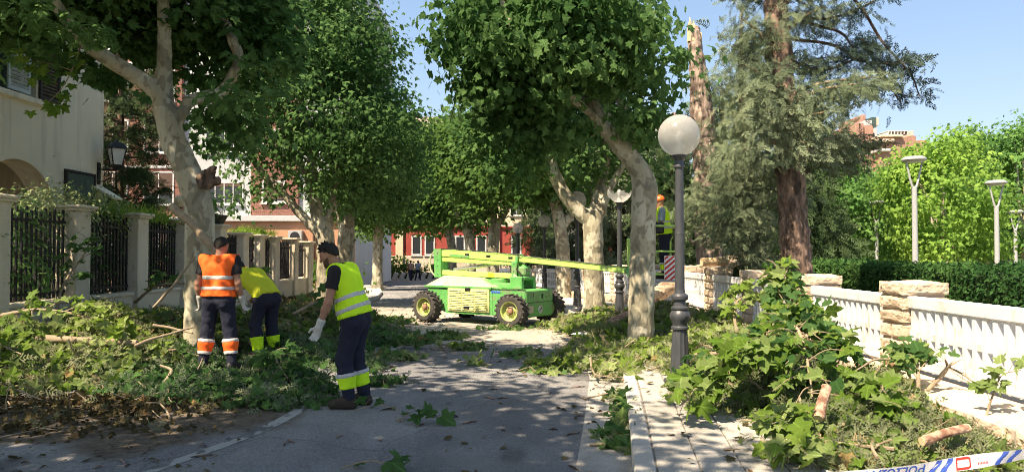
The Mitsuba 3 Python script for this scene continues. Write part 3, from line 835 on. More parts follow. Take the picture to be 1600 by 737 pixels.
def window(key, xa, xb, za, zb, y, frame='mat_frame_white', pane='mat_glass_dark', blind=0.0, bars=1, fr=0.09):
    """A window in a wall that faces the camera (at y): frame, panes, blind, sill."""
    f = [box((xa - fr, y - 0.06, za - fr), (xa, y + 0.02, zb + fr)), box((xb, y - 0.06, za - fr), (xb + fr, y + 0.02, zb + fr)), box((xa + 0.002, y - 0.06, zb), (xb - 0.002, y + 0.02, zb + fr)), box((xa + 0.002, y - 0.06, za - fr), (xb - 0.002, y + 0.02, za))]
    for i in range(1, bars + 1):
        x = xa + (xb - xa) * i / (bars + 1)
        f.append(box((x - 0.03, y - 0.05, za + 0.002), (x + 0.03, y + 0.02, zb - 0.002)))
    w = put('window', join(f), frame, key)
    put('pane', box((xa + 0.003, y - 0.02, za + 0.003), (xb - 0.003, y - 0.006, zb - 0.003), 0.002), pane, w)
    if blind:
        put('blind', box((xa + 0.004, y - 0.048, zb - (zb - za) * blind), (xb - 0.004, y - 0.024, zb - 0.004), 0.004), 'mat_blind', w)
    put('sill', box((xa - fr - 0.06, y - 0.16, za - fr - 0.07), (xb + fr + 0.06, y - 0.004, za - fr - 0.003)), frame, w)
    return w


# apartment block of brick and white render at the end of the garden
BY = 45.0
fl = thing('apartment_block', 'brick and white apartment block with brown blinds behind the railing', 'building')
block(fl, -31, -20.1, BY, BY + 14, -0.6, 19.5, 'mat_brick')
block(fl, -20.1, -9.6, BY + 0.35, BY + 14, -0.6, 19.5, 'mat_render_white', label='white rendered bay of the block')
block(fl, -15.9, -13.0, BY + 0.1, BY + 0.348, 3.85, 19.5, 'mat_brick', label='brown brick bay between white walls')
block(fl, -17.4, -9.6, BY - 1.5, BY + 0.345, -0.6, 3.45, 'mat_render_orange', label='orange rendered ground floor')
put('slab', box((-17.6, BY - 1.75, 3.452), (-9.5, BY + 0.346, 3.78)), 'mat_render_white', fl)
for z in (3.6, 6.75, 9.9, 13.05, 16.2):
    put('band', box((-31, BY - 0.08, z), (-20.098, BY - 0.003, z + 0.16)), 'mat_frame_white', fl)
for x in (-25.75, -28.4):
    put('pilaster', box((x - 0.14, BY - 0.12, -0.6), (x + 0.14, BY - 0.083, 19.5)), 'mat_frame_white', fl)
for r_ in range(5):
    z = 1.0 + 3.15 * r_
    for xa, xb in ((-27.7, -26.2), (-25.1, -23.4), (-22.3, -20.6)):
        window(fl, xa, xb, z + 3.6 - 3.15, z + 5.45 - 3.15, BY - 0.003, blind=0.55 + 0.4 * rng.random())
    if r_:
        zb = z + 0.35
        window(fl, -18.7, -16.5, zb + 3.15 - 3.0, zb + 1.35, BY + 0.347, bars=3, blind=0.3 * rng.random())
        window(fl, -15.1, -13.9, z + 0.6, z + 1.7, BY + 0.097, bars=0, blind=0.9, fr=0.13)
        window(fl, -12.2, -10.6, zb + 0.15, zb + 1.35, BY + 0.347, bars=1, blind=0.5)
put('shop_door', box((-13.6, BY - 1.56, -0.4), (-12.4, BY - 1.503, 1.9)), 'mat_blind', fl)
put('balcony', join([box((-12.6, BY - 1.1, 16.0), (-9.4, BY + 0.345, 16.25)), box((-12.6, BY - 1.1, 16.252), (-12.5, BY + 0.34, 17.2)), box((-12.498, BY - 1.1, 16.252), (-9.4, BY - 1.0, 16.6))]), 'mat_render_white', fl)
put('balcony_screen', box((-12.49, BY - 1.08, 16.602), (-9.42, BY - 1.03, 17.3)), 'mat_blue', fl, label='blue balcony screen')
put('drainpipe', tube([(-11.6, BY - 1.6, 0), (-11.6, BY - 1.6, 3.4)], 0.06, 8), 'mat_blind', fl)
ac = thing('air_conditioner', 'white air conditioner box on the orange ground floor wall', 'air conditioner')
acx = at(493, 365, BY - 1.7)
put('case', box((-13.0, BY - 1.95, 2.2), (-12.2, BY - 1.505, 2.9)), 'mat_lamp_grey', ac)
put('fan_grille', lathe([(0, 0), (0.26, 0), (0.28, 0.02), (0, 0.03)], 20), 'mat_iron', ac, to=np.array([[1, 0, 0, -12.6], [0, 0, -1, BY - 1.953], [0, 1, 0, 2.55], [0, 0, 0, 1.0]]))

# red and cream building that closes the street
RY = 70.0
rb = thing('red_building', 'tall building with red ground floor walls and pale plinth closing the street', 'building')
block(rb, -24, 12, RY, RY + 12, -1.2, 1.35, 'mat_plinth', 'plinth')
block(rb, -24, 12, RY + 0.06, RY + 12, 1.352, 4.2, 'mat_render_red', label='red wall')
block(rb, -24, 12, RY + 0.02, RY + 12, 4.202, 13.0, 'mat_render_cream', label='cream upper wall')
for x in (-20.5, -10.6, -1.5, 7.0):
    put('pilaster', box((x - 0.35, RY - 0.2, -1.2), (x + 0.35, RY - 0.003, 13.0)), 'mat_render_cream', rb)
put('cornice', join([box((-24.6, RY - 0.9, 13.0), (12.6, RY + 12, 13.4)), box((-24.4, RY - 0.55, 12.7), (12.4, RY - 0.004, 12.998))]), 'mat_plinth', rb)
put('string_course', box((-24, RY - 0.14, 4.1), (12, RY - 0.204, 4.4)), 'mat_plinth', rb)
put('roof', extrude([(-25, 0), (13, 0), (9, 0.9), (-21, 0.9)], 13, np.array([[1, 0, 0, 0], [0, 0, 1, RY - 1.0], [0, 1, 0, 13.402], [0, 0, 0, 1.0]])), 'mat_plinth', rb)
for x in (-22.4, -18.2, -15.9, -13.6, -9.0, -7.75, -4.9, -2.9, 0.4, 2.6, 4.9, 9.2):
    window(rb, x - 0.35, x + 0.35, 1.5, 3.1, RY + 0.055, bars=0, fr=0.14)
    for z in (5.2, 7.9, 10.6):
        window(rb, x - 0.5, x + 0.5, z, z + 1.7, RY + 0.015, bars=1, blind=0.4)
wh = thing('white_house', 'pale house wall with a red panel seen past the far fence pillars', 'building')
block(wh, 2.2, 5.6, 52, 58, -0.8, 5.5, 'mat_render_white')
block(wh, 5.602, 9.5, 52.2, 58, -0.8, 5.5, 'mat_render_red', label='red wall')
put('roof', box((2.0, 51.6, 5.502), (9.8, 58.3, 5.8)), 'mat_tile', wh)
window(wh, 5.9, 6.6, 0.6, 2.0, 52.197, bars=0, fr=0.12)
window(wh, 7.9, 8.6, 0.6, 2.0, 52.197, bars=0, fr=0.12)

# low row of stone blocks along the far pavement
lw = thing('block_row', 'low row of leaning stone blocks along the far pavement', 'wall')
put('kerb', box((-16, 66.2, -0.95), (1, 67.4, -0.72)), 'mat_kerb', lw)
for i in range(26):
    x = -15.6 + i * 0.63
    put('block', bar((x, 66.8, -0.72), (x + 0.22, 66.8, -0.2), 0.36, 0.9, up=(0, 1, 0)), 'mat_kerb', lw)

# hillside buildings above the park trees
hb = thing('terraced_flats', 'stepped brick flats with roof terraces high above the park trees', 'building')
def hill(xa, xb, za, zb, y, m='mat_brick_far', name='wall'):
    a, b = at(xa, za, y), at(xb, zb, y)
    return put(name, box((a[0], y, b[2]), (b[0], y + 9, a[2]), 0.05), m, hb)
hill(1337, 1351, 192, 330, 118); hill(1351, 1366, 196, 330, 118.3, 'mat_brick_far')
hill(1352, 1363, 188, 196, 121, 'mat_render_white', 'parapet'); hill(1362, 1370, 183, 215, 122, 'mat_board', 'stair_tower')
hill(1347, 1353, 179, 190, 124, 'mat_brick_far', 'chimney'); hill(1368, 1374, 184, 196, 124, 'mat_plinth', 'chimney')
hill(1366, 1372, 200, 330, 119, 'mat_render_white'); hill(1376, 1420, 214, 330, 116); hill(1376, 1412, 210, 213.6, 115.4, 'mat_plinth', 'parapet')
hill(1372, 1398, 217, 221, 115.2, 'mat_plinth', 'parapet'); hill(1375, 1392, 232, 236, 115.1, 'mat_frame_white', 'parapet')
hill(1420, 1433, 212, 330, 117, 'mat_brick_far'); hill(1433, 1452, 219, 330, 116.5, 'mat_brick_far'); hill(1424, 1428, 204, 212, 118, 'mat_plinth', 'chimney')
for i in range(7):
    hill(1388 + i * 5, 1389.2 + i * 5, 205, 210, 117.5, 'mat_frame_white', 'railing_post')
hill(1387, 1419, 204.4, 205.4, 117.5, 'mat_frame_white', 'railing')
hb2 = hb
hb = thing('brown_roofed_flats', 'pale flats with a brown roof glimpsed behind the globe lamp', 'building')
hill(1024, 1056, 190, 330, 110, 'mat_render_white'); hill(1022, 1058, 180, 186, 109, 'mat_brick_far', 'roof'); hill(1026, 1040, 186, 190, 110.4, 'mat_plinth', 'parapet')
hill(1050, 1056, 176, 186, 112, 'mat_brick_far', 'chimney'); hill(1056, 1070, 190, 330, 111, 'mat_brick_far')
for i in range(4):
    a, b = at(1028 + 7 * i, 200, 110), at(1032 + 7 * i, 208, 110)
    window(hb, a[0], b[0], b[2], a[2], 109.99, bars=0, fr=0.1)
    a, b = at(1028 + 7 * i, 232, 110), at(1032 + 7 * i, 240, 110)
    window(hb, a[0], b[0], b[2], a[2], 109.99, bars=0, fr=0.1)
put('hills', join([xf(lathe([(0, 14), (60, 13), (120, 8), (170, -3)], 40), mat4((70, 210, 0)))]), 'mat_leaf_hill' if 'mat_leaf_hill' in scene else 'mat_ground', smooth=True, kind='structure', label='green hillside behind the park')


# ---------------------------------------------------------------- plane trees
def pts(Y, *q):
    """Points and radii of a limb measured in the photograph: (px, py, r[, dY])."""
    return np.array([[*at(a[0], a[1], Y + (a[3] if len(a) > 3 else 0)), a[2]] for a in q])


def tree(name, label, cat, trunk, crown, bark, leaf, group=None, crown_label=None):
    t = thing(name, label, cat, group)
    put('trunk', trunk, bark, t, smooth=True)
    if crown is not None:
        for c in (crown if isinstance(crown, list) else [crown]):
            put('crown', c[0], leaf if len(c) < 3 else c[2], t, uv=c[1], kind='stuff')
    return t


def blob(px, py, Y, rx, ry=None, rz=None):
    return [*at(px, py, Y), rx, ry or rx, rz or rx]


def ground_pt(px, Y, r, z=0.12):
    return [(px - 800) / FPX * Y, Y, z + float(gz(Y)), r]


# L1: the leaning tree on the left
Y = 11.0
L1 = [np.vstack([[ground_pt(312, Y, 0.270, 0.05)], [ground_pt(312, Y, 0.216, 0.35)], pts(Y, (312, 420, 0.203), (312, 340, 0.200), (305, 301, 0.200), (290, 261, 0.184), (273, 226, 0.180), (260, 180, 0.167), (254, 150, 0.149), (256, 110, 0.108), (257, 50, 0.097), (255, -30, 0.090), (262, -140, 0.063), (260, -260, 0.036))]),
      pts(Y, (258, 170, 0.117), (236, 135, 0.113, -0.1), (190, 106, 0.110, -0.3), (145, 75, 0.104, -0.5), (100, 25, 0.081, -0.7), (60, -40, 0.063, -0.9), (10, -130, 0.036, -1.0)),
      pts(Y, (272, 195, 0.090), (296, 160, 0.090, 0.1), (322, 152, 0.095, 0.2), (345, 145, 0.090, 0.3), (368, 110, 0.077, 0.4), (372, 85, 0.081, 0.4), (356, 45, 0.077, 0.4), (345, 10, 0.068, 0.5), (355, -60, 0.045, 0.5))]
L1b = [[-75, -60, -0.6, 1.3], [20, 0, -0.2, 0.8], [110, 10, 0.2, 1.0], [205, 0, 0.6, 1.0], [300, -30, 0.4, 1.2], [180, -160, 0, 1.7], [340, 20, 1.0, 0.85], [395, 20, 1.2, 0.7], [95, 85, -0.4, 0.34], [118, 118, -0.2, 0.26], [150, 75, 0.4, 0.62], [205, 60, 0.9, 0.6], [110, 40, -1.3, 0.5], [390, 80, 0.6, 0.6], [400, 165, 0.8, 0.5], [355, 205, 0.9, 0.36], [320, 60, 1.0, 0.5], [365, 150, -0.5, 0.24], [310, 110, 1.2, 0.4],
       [330, 90, 1.3, 0.55], [385, 120, 1.4, 0.45], [60, -260, 0, 2.0], [215, 130, 1.3, 0.35], [245, 45, 1.1, 0.6], [345, 190, 1.7, 0.4], [375, 60, 1.5, 0.6]]
tree('plane_tree', 'leaning mottled plane tree on the left with a scarred fork above the orange vest', 'tree', limbs(L1, 0.032, 0.07, 0.022, knobs=()),
     foliage([blob(x, y, Y + d, r * 1.15, r * 1.1, r * 0.85) for x, y, d, r in L1b] + [[-4.2, 8.5, 7.0, 1.9, 1.4, 1.4], [-6.0, 8.8, 7.2, 1.8, 1.5, 1.5], [-2.8, 8.0, 7.3, 1.2, 1.3, 1.2]], 25000, MID, 0.155, 1, clump=0.2, per=22, inner=0.2), 'mat_bark_plane', 'mat_leaf_plane', 'plane trees along the street')
lt = 'plane_tree'
rr = np.random.default_rng(3)
sc = at(327, 272, 10.95)
put('broken_stub', join([tube([sc + [-0.10, 0, -0.14], sc + [0.02, -0.02, 0.0], sc + [0.05 + 0.05 * rr.normal(), -0.03 + 0.05 * rr.normal(), 0.06 + 0.04 * rr.normal()]], [0.13, 0.085, 0.02], 9, 8, 0.10, i) for i in range(3)] + [tube([sc + [-0.02, -0.02, -0.16], sc + [0.12, -0.04, -0.10], sc + [0.17, -0.05, -0.06]], [0.10, 0.075, 0.03], 9, 8, 0.09, 7)]), 'mat_bark_pine', lt, label='dark rotten stub of a sawn limb')
# twigs of lit leaves hanging in front of the house
sprig = thing('hanging_sprig', 'sunlit sprig of yellow green leaves hanging before the cream house window', 'branch')
put('twig', join([tube([at(130, 60, 10.6), at(112, 110, 10.4), at(95, 140, 10.3), at(75, 160, 10.25)], [0.012, 0.009, 0.006, 0.004], 5, 10), tube([at(112, 110, 10.4), at(80, 100, 10.3), at(45, 95, 10.25)], [0.007, 0.005, 0.003], 5, 8)]), 'mat_twig', sprig)
leafs = [mikit.ply(tpl[:2], 'mat_leaf_plane', uv=np.stack([np.full(len(tpl[0]), u), tpl[2]], 1)) for tpl, u in zip(STARS, (0.15, 0.5, 0.85, 0.35, 0.65))]


def leaf_part(parent, p, n, tip, size, m, r):
    R = frames(np.asarray(n, float)[None], np.asarray(tip, float)[None], r, 0.25)[0]
    put('leaf', leafs[r.integers(0, 5)], m, parent, to=mat4(p, 0, size, R))


for i in range(26):
    p = at(*[(62, 168), (75, 160), (85, 165), (95, 145), (110, 120), (60, 100), (45, 95), (35, 88), (120, 90), (70, 98), (90, 168), (100, 150), (52, 110)][i % 13], 10.3) + rng.normal(size=3) * 0.06
    leaf_part(sprig, p, (0.1, -0.55, 0.6), (rng.normal() * 0.6, -0.2, -0.8), rng.uniform(0.13, 0.19), 'mat_leaf_lit', rng)

# L0: the tree beside the camera whose shade covers the near street (its crown hangs above the frame)
Y = 3.2
tree('plane_tree', 'plane tree beside the viewpoint', 'tree', limbs([np.array([[-4, 2, 0, 0.34], [-3.95, 2, 0.5, 0.25], [-3.9, 2, 2.4, 0.22], [-3.3, 2, 4.2, 0.15], [-2.7, 1.9, 6.5, 0.08]]), np.array([[-3.9, 2, 2.6, 0.16], [-4.7, 2.2, 4.4, 0.12], [-5.1, 2.4, 6.8, 0.07]])], 0.05, 0.1),
     foliage([[-4.4, 1.8, 6.2, 2.4, 3.2, 1.8], [-4.1, 2, 6.9, 1.8, 2.8, 1.6], [-4.3, -0.9, 6.4, 2.5, 2.8, 2], [-4.6, 4.2, 7, 1.9, 2, 1.5], [-5.3, 2.9, 7.2, 2.2, 2.6, 1.6], [-3.9, -3.6, 6.4, 2.5, 2.4, 2], [-2.3, 1.2, 7.2, 0.5, 2.2, 0.5]], 24000, FAR, 0.2, 2, clump=0.32, inner=0.05, gap=0.2), 'mat_bark_plane', 'mat_leaf_plane', 'plane trees along the street')

# unseen tree added left of the view to shade the lower left street
tree('garden_tree', 'unseen leafy tree added left of the view for shade', 'tree', limbs([np.array([[-9.4, 3.2, 0, 0.25], [-9.3, 3.2, 2.4, 0.16], [-9.2, 3.3, 5.6, 0.07]])], 0.05, 0.1), foliage([[-9.2, 3.2, 5.2, 2.6, 2.4, 1.9], [-8.4, 1.6, 5.6, 2, 2, 1.6], [-8.8, 4, 5.8, 1.3, 1, 1]], 12000, FAR, 0.2, 7, clump=0.32, inner=0.05, gap=0.2), 'mat_bark_plane', 'mat_leaf_plane')

# R1: the tree on the right, in front of the lift basket
Y = 11.8
R1 = [np.vstack([[ground_pt(998, Y, 0.246, 0.05), ground_pt(1001, Y, 0.207, 0.25)], pts(Y, (1002, 470, 0.207), (1004, 400, 0.198), (1006, 330, 0.198), (1008, 295, 0.198), (1000, 270, 0.167), (982, 243, 0.145), (960, 218, 0.132), (938, 190, 0.119), (925, 160, 0.106, 0.1), (900, 110, 0.088, 0.2), (885, 40, 0.079, 0.2), (870, -40, 0.062), (850, -150, 0.044))]),
      pts(Y, (995, 265, 0.088), (990, 235, 0.079, 0.3), (985, 190, 0.070, 0.4), (965, 150, 0.066, 0.5), (960, 110, 0.053, 0.5), (975, 30, 0.044, 0.5)),
      pts(Y, (938, 190, 0.070), (890, 150, 0.062, -0.5), (830, 90, 0.053, -0.9), (790, 20, 0.044, -1.0), (770, -60, 0.035, -1.0)),
      pts(Y, (900, 110, 0.062), (940, 60, 0.053, -0.5), (1000, 20, 0.040, -0.7), (1035, 25, 0.018, -0.8))]
R1b = [[830, 40, -0.8, 1.0], [905, 60, -0.9, 1.0], [965, 50, -0.7, 0.8], [1015, 50, -0.3, 0.42], [750, 25, -0.6, 0.62], [870, 115, -0.6, 0.7], [955, 100, -0.6, 0.48], [1000, 115, -0.6, 0.5], [1030, 125, -0.3, 0.3], [800, 130, -0.4, 0.75], [745, 110, -0.2, 0.6], [730, 60, -0.2, 0.5], [1000, 190, -0.5, 0.42], [1030, 175, -0.2, 0.28],
       [845, 185, 0.2, 0.45], [760, 165, 0.2, 0.5], [830, 190, 0.0, 0.5], [850, -60, 0.4, 1.0], [930, -60, 0.4, 0.8], [780, -40, 0.2, 0.8], [1050, 90, -0.2, 0.15], [700, 20, -0.2, 0.25], [815, 235, 0.4, 0.36], [880, 215, 0.8, 0.5]]
tree('plane_tree', 'mottled plane tree on the right pavement leaning left, nearest the big globe lamp', 'tree', limbs(R1, 0.03, 0.07, 0.02, knobs=[]),
     foliage([blob(x, y, Y + d, r * 1.1, r, r * 0.85) for x, y, d, r in R1b], 13500, MID, 0.14, 3, clump=0.19, per=22, inner=0.3, gap=0.7, up=0.15), 'mat_bark_plane', 'mat_leaf_plane', 'plane trees along the street')

# R2: behind it
Y = 17.8
R2 = [np.vstack([[ground_pt(927, Y, 0.34, 0.05), ground_pt(928, Y, 0.27, 0.3)], pts(Y, (928, 430, 0.235), (927, 370, 0.235), (926, 345, 0.22), (935, 310, 0.15, 0.2), (945, 260, 0.11, 0.4), (950, 180, 0.08))]),
      pts(Y, (922, 345, 0.18), (900, 325, 0.17), (880, 300, 0.155), (865, 268, 0.145), (855, 235, 0.125), (848, 200, 0.10), (830, 140, 0.07)), pts(Y, (932, 350, 0.12), (955, 290, 0.09), (985, 240, 0.07))]
R2b = [[845, 210, 0.3, 1.0], [900, 230, 0.6, 1.1], [800, 170, 0.5, 1.2], [890, 130, 0.5, 1.5], [960, 200, 0.8, 1.2], [765, 235, 0.6, 0.9], [805, 270, 0.9, 0.7], [940, 280, 1.2, 0.65], [985, 270, 1.3, 0.6], [840, 90, 0.5, 1.8], [780, 110, 0.4, 1.0], [900, 290, 1.5, 0.5], [890, 40, 0.5, 1.8]]
tree('plane_tree', 'pale straight trunked plane tree behind the lift boom with one curved limb', 'tree', limbs(R2, 0.04, 0.08, 0.02), foliage([blob(x, y, Y + d, r, r, r * 0.85) for x, y, d, r in R2b], 14000, FAR, 0.18, 4, clump=0.26, per=22, inner=0.3, gap=0.45), 'mat_bark_plane', 'mat_leaf_plane', 'plane trees along the street')

# L2, L3: the big round crown in the middle left
Y = 22.0
L2 = [np.vstack([[ground_pt(510, Y, 0.38, 0.05), ground_pt(510, Y, 0.29, 0.3)], pts(Y, (509, 400, 0.26), (507, 365, 0.27), (497, 340, 0.2), (488, 290, 0.17), (486, 230, 0.13), (470, 150, 0.09))]),
      pts(Y, (500, 365, 0.16), (470, 335, 0.13), (440, 300, 0.12), (405, 265, 0.1), (385, 225, 0.07)), pts(Y, (512, 355, 0.15), (518, 320, 0.13), (530, 250, 0.11), (545, 160, 0.08)), pts(Y, (488, 290, 0.12), (462, 245, 0.11), (445, 200, 0.09), (430, 130, 0.06))]
L2b = [[500, 60, 0, 1.9], [560, 95, 0.3, 1.3], [440, 110, -0.3, 1.5], [400, 60, 0.3, 1.2], [598, 130, 0.6, 0.8], [520, 180, -0.6, 1.7], [430, 200, 0.0, 1.2], [600, 210, 0.3, 1.2], [560, 250, -0.3, 1.1], [460, 260, 0.4, 0.7], [385, 170, -0.2, 0.8], [410, 290, 0.0, 0.6], [380, 250, -0.2, 0.5], [625, 270, 1.0, 0.8], [520, 290, 0, 0.9], [500, -40, 0.5, 1.6], [550, 20, 0.6, 1.0], [605, 70, 0.6, 0.5], [630, 140, 0.6, 0.4], [360, 320, -0.4, 0.35], [340, 225, 0.2, 0.5], [420, -10, 0.2, 1.1], [575, 315, 0.6, 0.55], [630, 310, 1.2, 0.6]]
tree('plane_tree', 'dense round plane tree in the middle left whose trunk splits into four limbs', 'tree', limbs(L2, 0.045, 0.09, 0.025), foliage([blob(x, y, Y + d, r, r, r * 0.9) for x, y, d, r in L2b], 27000, FAR, 0.165, 5, clump=0.3, per=26, inner=0.35, gap=0.35, up=0.4), 'mat_bark_plane', 'mat_leaf_plane', 'plane trees along the street')
Y = 25.5
L3 = [np.vstack([[ground_pt(540, Y, 0.36, 0.05), ground_pt(540, Y, 0.3, 0.3)], pts(Y, (540, 410, 0.27), (541, 365, 0.27), (548, 330, 0.17), (560, 270, 0.13), (585, 180, 0.08))]), pts(Y, (538, 365, 0.15), (530, 330, 0.13), (535, 260, 0.1))]
tree('plane_tree', 'plane tree whose trunk shows just behind the dark haired worker in lime', 'tree', limbs(L3, 0.05, 0.09, 0.025), foliage([blob(x, y, Y + d, r, r, r * 0.9) for x, y, d, r in [[580, 205, 0.5, 1.4], [610, 280, 0.6, 1.1], [560, 280, 0.3, 1.3], [595, 150, 0.6, 0.9], [535, 110, 0.6, 1.5], [520, 310, 0.6, 0.8], [600, 325, 0.6, 0.6], [645, 230, 0.8, 0.6]]], 11000, FAR, 0.19, 6, clump=0.32, inner=0.3), 'mat_bark_plane', 'mat_leaf_plane', 'plane trees along the street')

# the far row where the street bends
far = [(770, 385, 31, [(772, 360), (765, 330), (752, 290), (735, 230)], [[760, 250, 0, 1.6], [715, 270, 0.5, 1.3], [795, 275, 0, 1.2], [745, 200, 0.5, 1.3], [800, 210, 0, 1.5], [700, 225, 0.8, 0.9], [770, 310, -0.2, 0.8], [830, 280, 0.5, 0.8], [752, 338, 0, 0.6]], 'far plane tree with a slanting trunk left of the small globe lamps'),
       (735, 388, 36, [(730, 360), (712, 325), (700, 280), (690, 240)], [[700, 260, 0, 1.6], [670, 290, 0.5, 1.3], [735, 300, 0, 1.4], [690, 220, 0.5, 1.2], [650, 310, 0.5, 1.0], [720, 215, 0.8, 1.2], [680, 325, 0, 0.9], [715, 345, 0.4, 0.7], [745, 350, 0.6, 0.6], [675, 352, 0.5, 0.6]], 'far plane tree of the bend standing behind the left end of the lift boom'),
       (706, 388, 42, [(700, 360), (685, 330), (676, 300), (670, 260)], [[670, 290, 0, 1.8], [640, 305, 0.5, 1.4], [700, 315, 0, 1.5], [660, 250, 0.6, 1.5], [690, 325, 0.3, 1.1], [625, 330, 0.5, 0.9], [660, 215, 1, 1.1], [650, 352, 0.5, 0.6], [690, 355, 0.5, 0.6], [610, 352, 0.5, 0.8], [580, 355, 0.5, 0.7]], 'farthest plane tree of the bend before the red wall'),
       (880, 400, 27, [(876, 360), (868, 320), (855, 280), (835, 220)], [[830, 260, 0, 1.5], [870, 270, 0.3, 1.1], [800, 280, 0.3, 0.9], [880, 290, 0.3, 0.6], [820, 200, 0.3, 1.4]], 'plane tree rising behind the lift turret'),
       (590, 392, 38, [(592, 360), (598, 335), (606, 300), (610, 260)], [[600, 300, 0, 1.8], [570, 330, 0, 1.2], [630, 320, 0, 1.2], [600, 250, 0, 1.9], [545, 320, 0.4, 1.2], [580, 345, 0, 0.7], [640, 345, 0, 0.6]], 'dark plane tree on the far left pavement before the red walls')]
for k, (bx, by, Yf, limb, bl, lab) in enumerate(far):
    tr = limbs([np.vstack([[ground_pt(bx, Yf, 0.34, 0.0)], [ground_pt(bx, Yf, 0.28, 0.5)], pts(Yf, (bx, by, 0.25), *[(x, y, 0.24 - 0.045 * i) for i, (x, y) in enumerate(limb)])]), pts(Yf, (limb[0][0], limb[0][1], 0.16), (limb[0][0] + 22, limb[0][1] - 40, 0.13), (limb[0][0] + 30, limb[0][1] - 110, 0.07))], 0.06, 0.1, 0.03)
    tree('plane_tree', lab, 'tree', tr, foliage([blob(x, y, Yf + d, r * 1.05, r, r * 0.9) for x, y, d, r in bl], 9500, FAR, 0.23, 20 + k, clump=0.36, inner=0.25), 'mat_bark_plane', 'mat_leaf_far', 'plane trees along the street')

# ---------------------------------------------------------------- conifers on the right
def conifer_crown(spots, n, size, seed, spread=0.35, droop=0.35):
    """Sprays set along boughs: each spot is (start, end, radius)."""
    r = np.random.default_rng(seed)
    P, O = [], []
    tot = sum(np.linalg.norm(np.asarray(b) - a) * w for a, b, w in spots)
    for a, b, w in spots:
        a, b = np.asarray(a, float), np.asarray(b, float)
        L = np.linalg.norm(b - a)
        m = int(n * L * w / tot) + 2
        t = r.random(m) ** 0.8
        off = r.normal(size=(m, 3)) * w * [1, 1, 0.55]
        P.append(a + (b - a) * t[:, None] + off - np.array([0, 0, droop]) * (t ** 2 * L * 0.3)[:, None])
        O.append(unit(unit(b - a) * 0.9 + 0.8 * off / (w + 1e-6)))
    P, O = np.vstack(P), np.vstack(O)
    return scatter(FRONDS, P, frames(unit(np.array([0, 0, 0.4]) + 0.7 * unit(O * [1, 1, 0.3]) + 0.45 * r.normal(size=P.shape) - np.array([0.25, 0.3, 0])), O * [1, 1, 0.5] + [0, 0, -droop] + 0.45 * r.normal(size=P.shape), r, 0.4), size * r.uniform(0.6, 1.25, len(P)), r)


Y = 13.6
C1t = np.vstack([[[*at(1243, 430, Y)[:2], 0.1, 0.40]], pts(Y, (1244, 440, 0.30), (1243, 395, 0.265), (1238, 320, 0.25), (1233, 250, 0.245), (1224, 160, 0.24), (1216, 70, 0.225), (1212, 0, 0.2), (1210, -150, 0.16), (1206, -300, 0.1))])
r = np.random.default_rng(5)
boughs, stems = [], [C1t]
spec = [((1222, 150), (1370, 120), 0, 0.20), ((1222, 165), (1345, 130), -0.8, 0.24), ((1230, 205), (1290, 175), -0.9, 0.3), ((1225, 195), (1155, 180), -0.8, 0.26), ((1222, 150), (1160, 100), -0.5, 0.26), ((1216, 90), (1160, 30), -0.2, 0.28), ((1215, 60), (1290, 10), 0.3, 0.26), ((1230, 215), (1270, 240), -0.6, 0.24), ((1232, 225), (1160, 235), -0.8, 0.26), ((1220, 120), (1290, 90), 0.6, 0.2),
        ((1216, 40), (1170, -60), 0.4, 0.35), ((1215, 20), (1300, -60), 0.4, 0.35), ((1236, 235), (1365, 210), 1.0, 0.14), ((1228, 190), (1190, 130), -0.9, 0.28), ((1240, 235), (1330, 250), 1.2, 0.18), ((1222, 140), (1175, 60), 0.4, 0.28)]
for (sx, sy), (ex, ey), d, w in spec:
    a, b = at(sx, sy, Y), at(ex, ey, Y + d)
    boughs.append((a + 0.3 * (b - a), b, w))
    m = (a + b) / 2 + [0, 0, 0.08]
    stems.append(np.array([[*a, 0.05], [*m, 0.035], [*b, 0.012]]))
ct = tree('conifer_tree', 'tall grey green conifer with a reddish fibrous trunk behind the second stone pillar', 'tree', limbs([C1t], 0.035, 0.06, 0.05, freq=7), conifer_crown(boughs, 3900, 0.24, 31), 'mat_bark_pine', 'mat_needle_grey')
for s in stems[1:]:
    put('bough', tube(s[:, :3], s[:, 3], 6, 8, 0.02), 'mat_twig', ct)
# dark, nearly bare twigs with blue green tufts against the sky
tuft = []
for q in ([(1225, 60), (1300, 70), (1345, 95), (1400, 100), (1420, 95)], [(1290, -40), (1340, 5), (1375, 60), (1400, 90), (1425, 118), (1437, 150)], [(1240, 30), (1310, 50), (1330, 70), (1345, 100)], [(1345, 60), (1370, 100), (1395, 140), (1408, 160)], [(1225, 20), (1290, 30), (1350, 10), (1385, -10)], [(1225, 90), (1280, 110), (1330, 95), (1385, 75)]):
    p = np.array([at(x, y, Y + 0.3) for x, y in q])
    put('bough', tube(p, np.linspace(0.035, 0.012, len(p)), 5, 18, 0.02), 'mat_bark_pine', ct)
    s = spline(p, 14)[4:]
    tuft += [(s[i], s[i] + [0.1, 0, 0.02] + 0.1 * rng.normal(size=3), 0.12) for i in range(0, len(s)) if rng.random() < 0.75]
tuft += [(at(x, y, Y + 0.3), at(x + 8, y, Y + 0.3), 0.09) for x, y in ((1350, 108), (1372, 97), (1395, 95), (1412, 97), (1410, 140), (1405, 158), (1340, 90), (1325, 40), (1300, 60), (1352, 72), (1270, 70), (1290, 95), (1320, 15))]
cc = conifer_crown(tuft, 420, 0.26, 32)
put('sprays', cc[0], 'mat_needle_blue', ct, uv=cc[1], kind='stuff', label='blue green tufts on bare twigs')

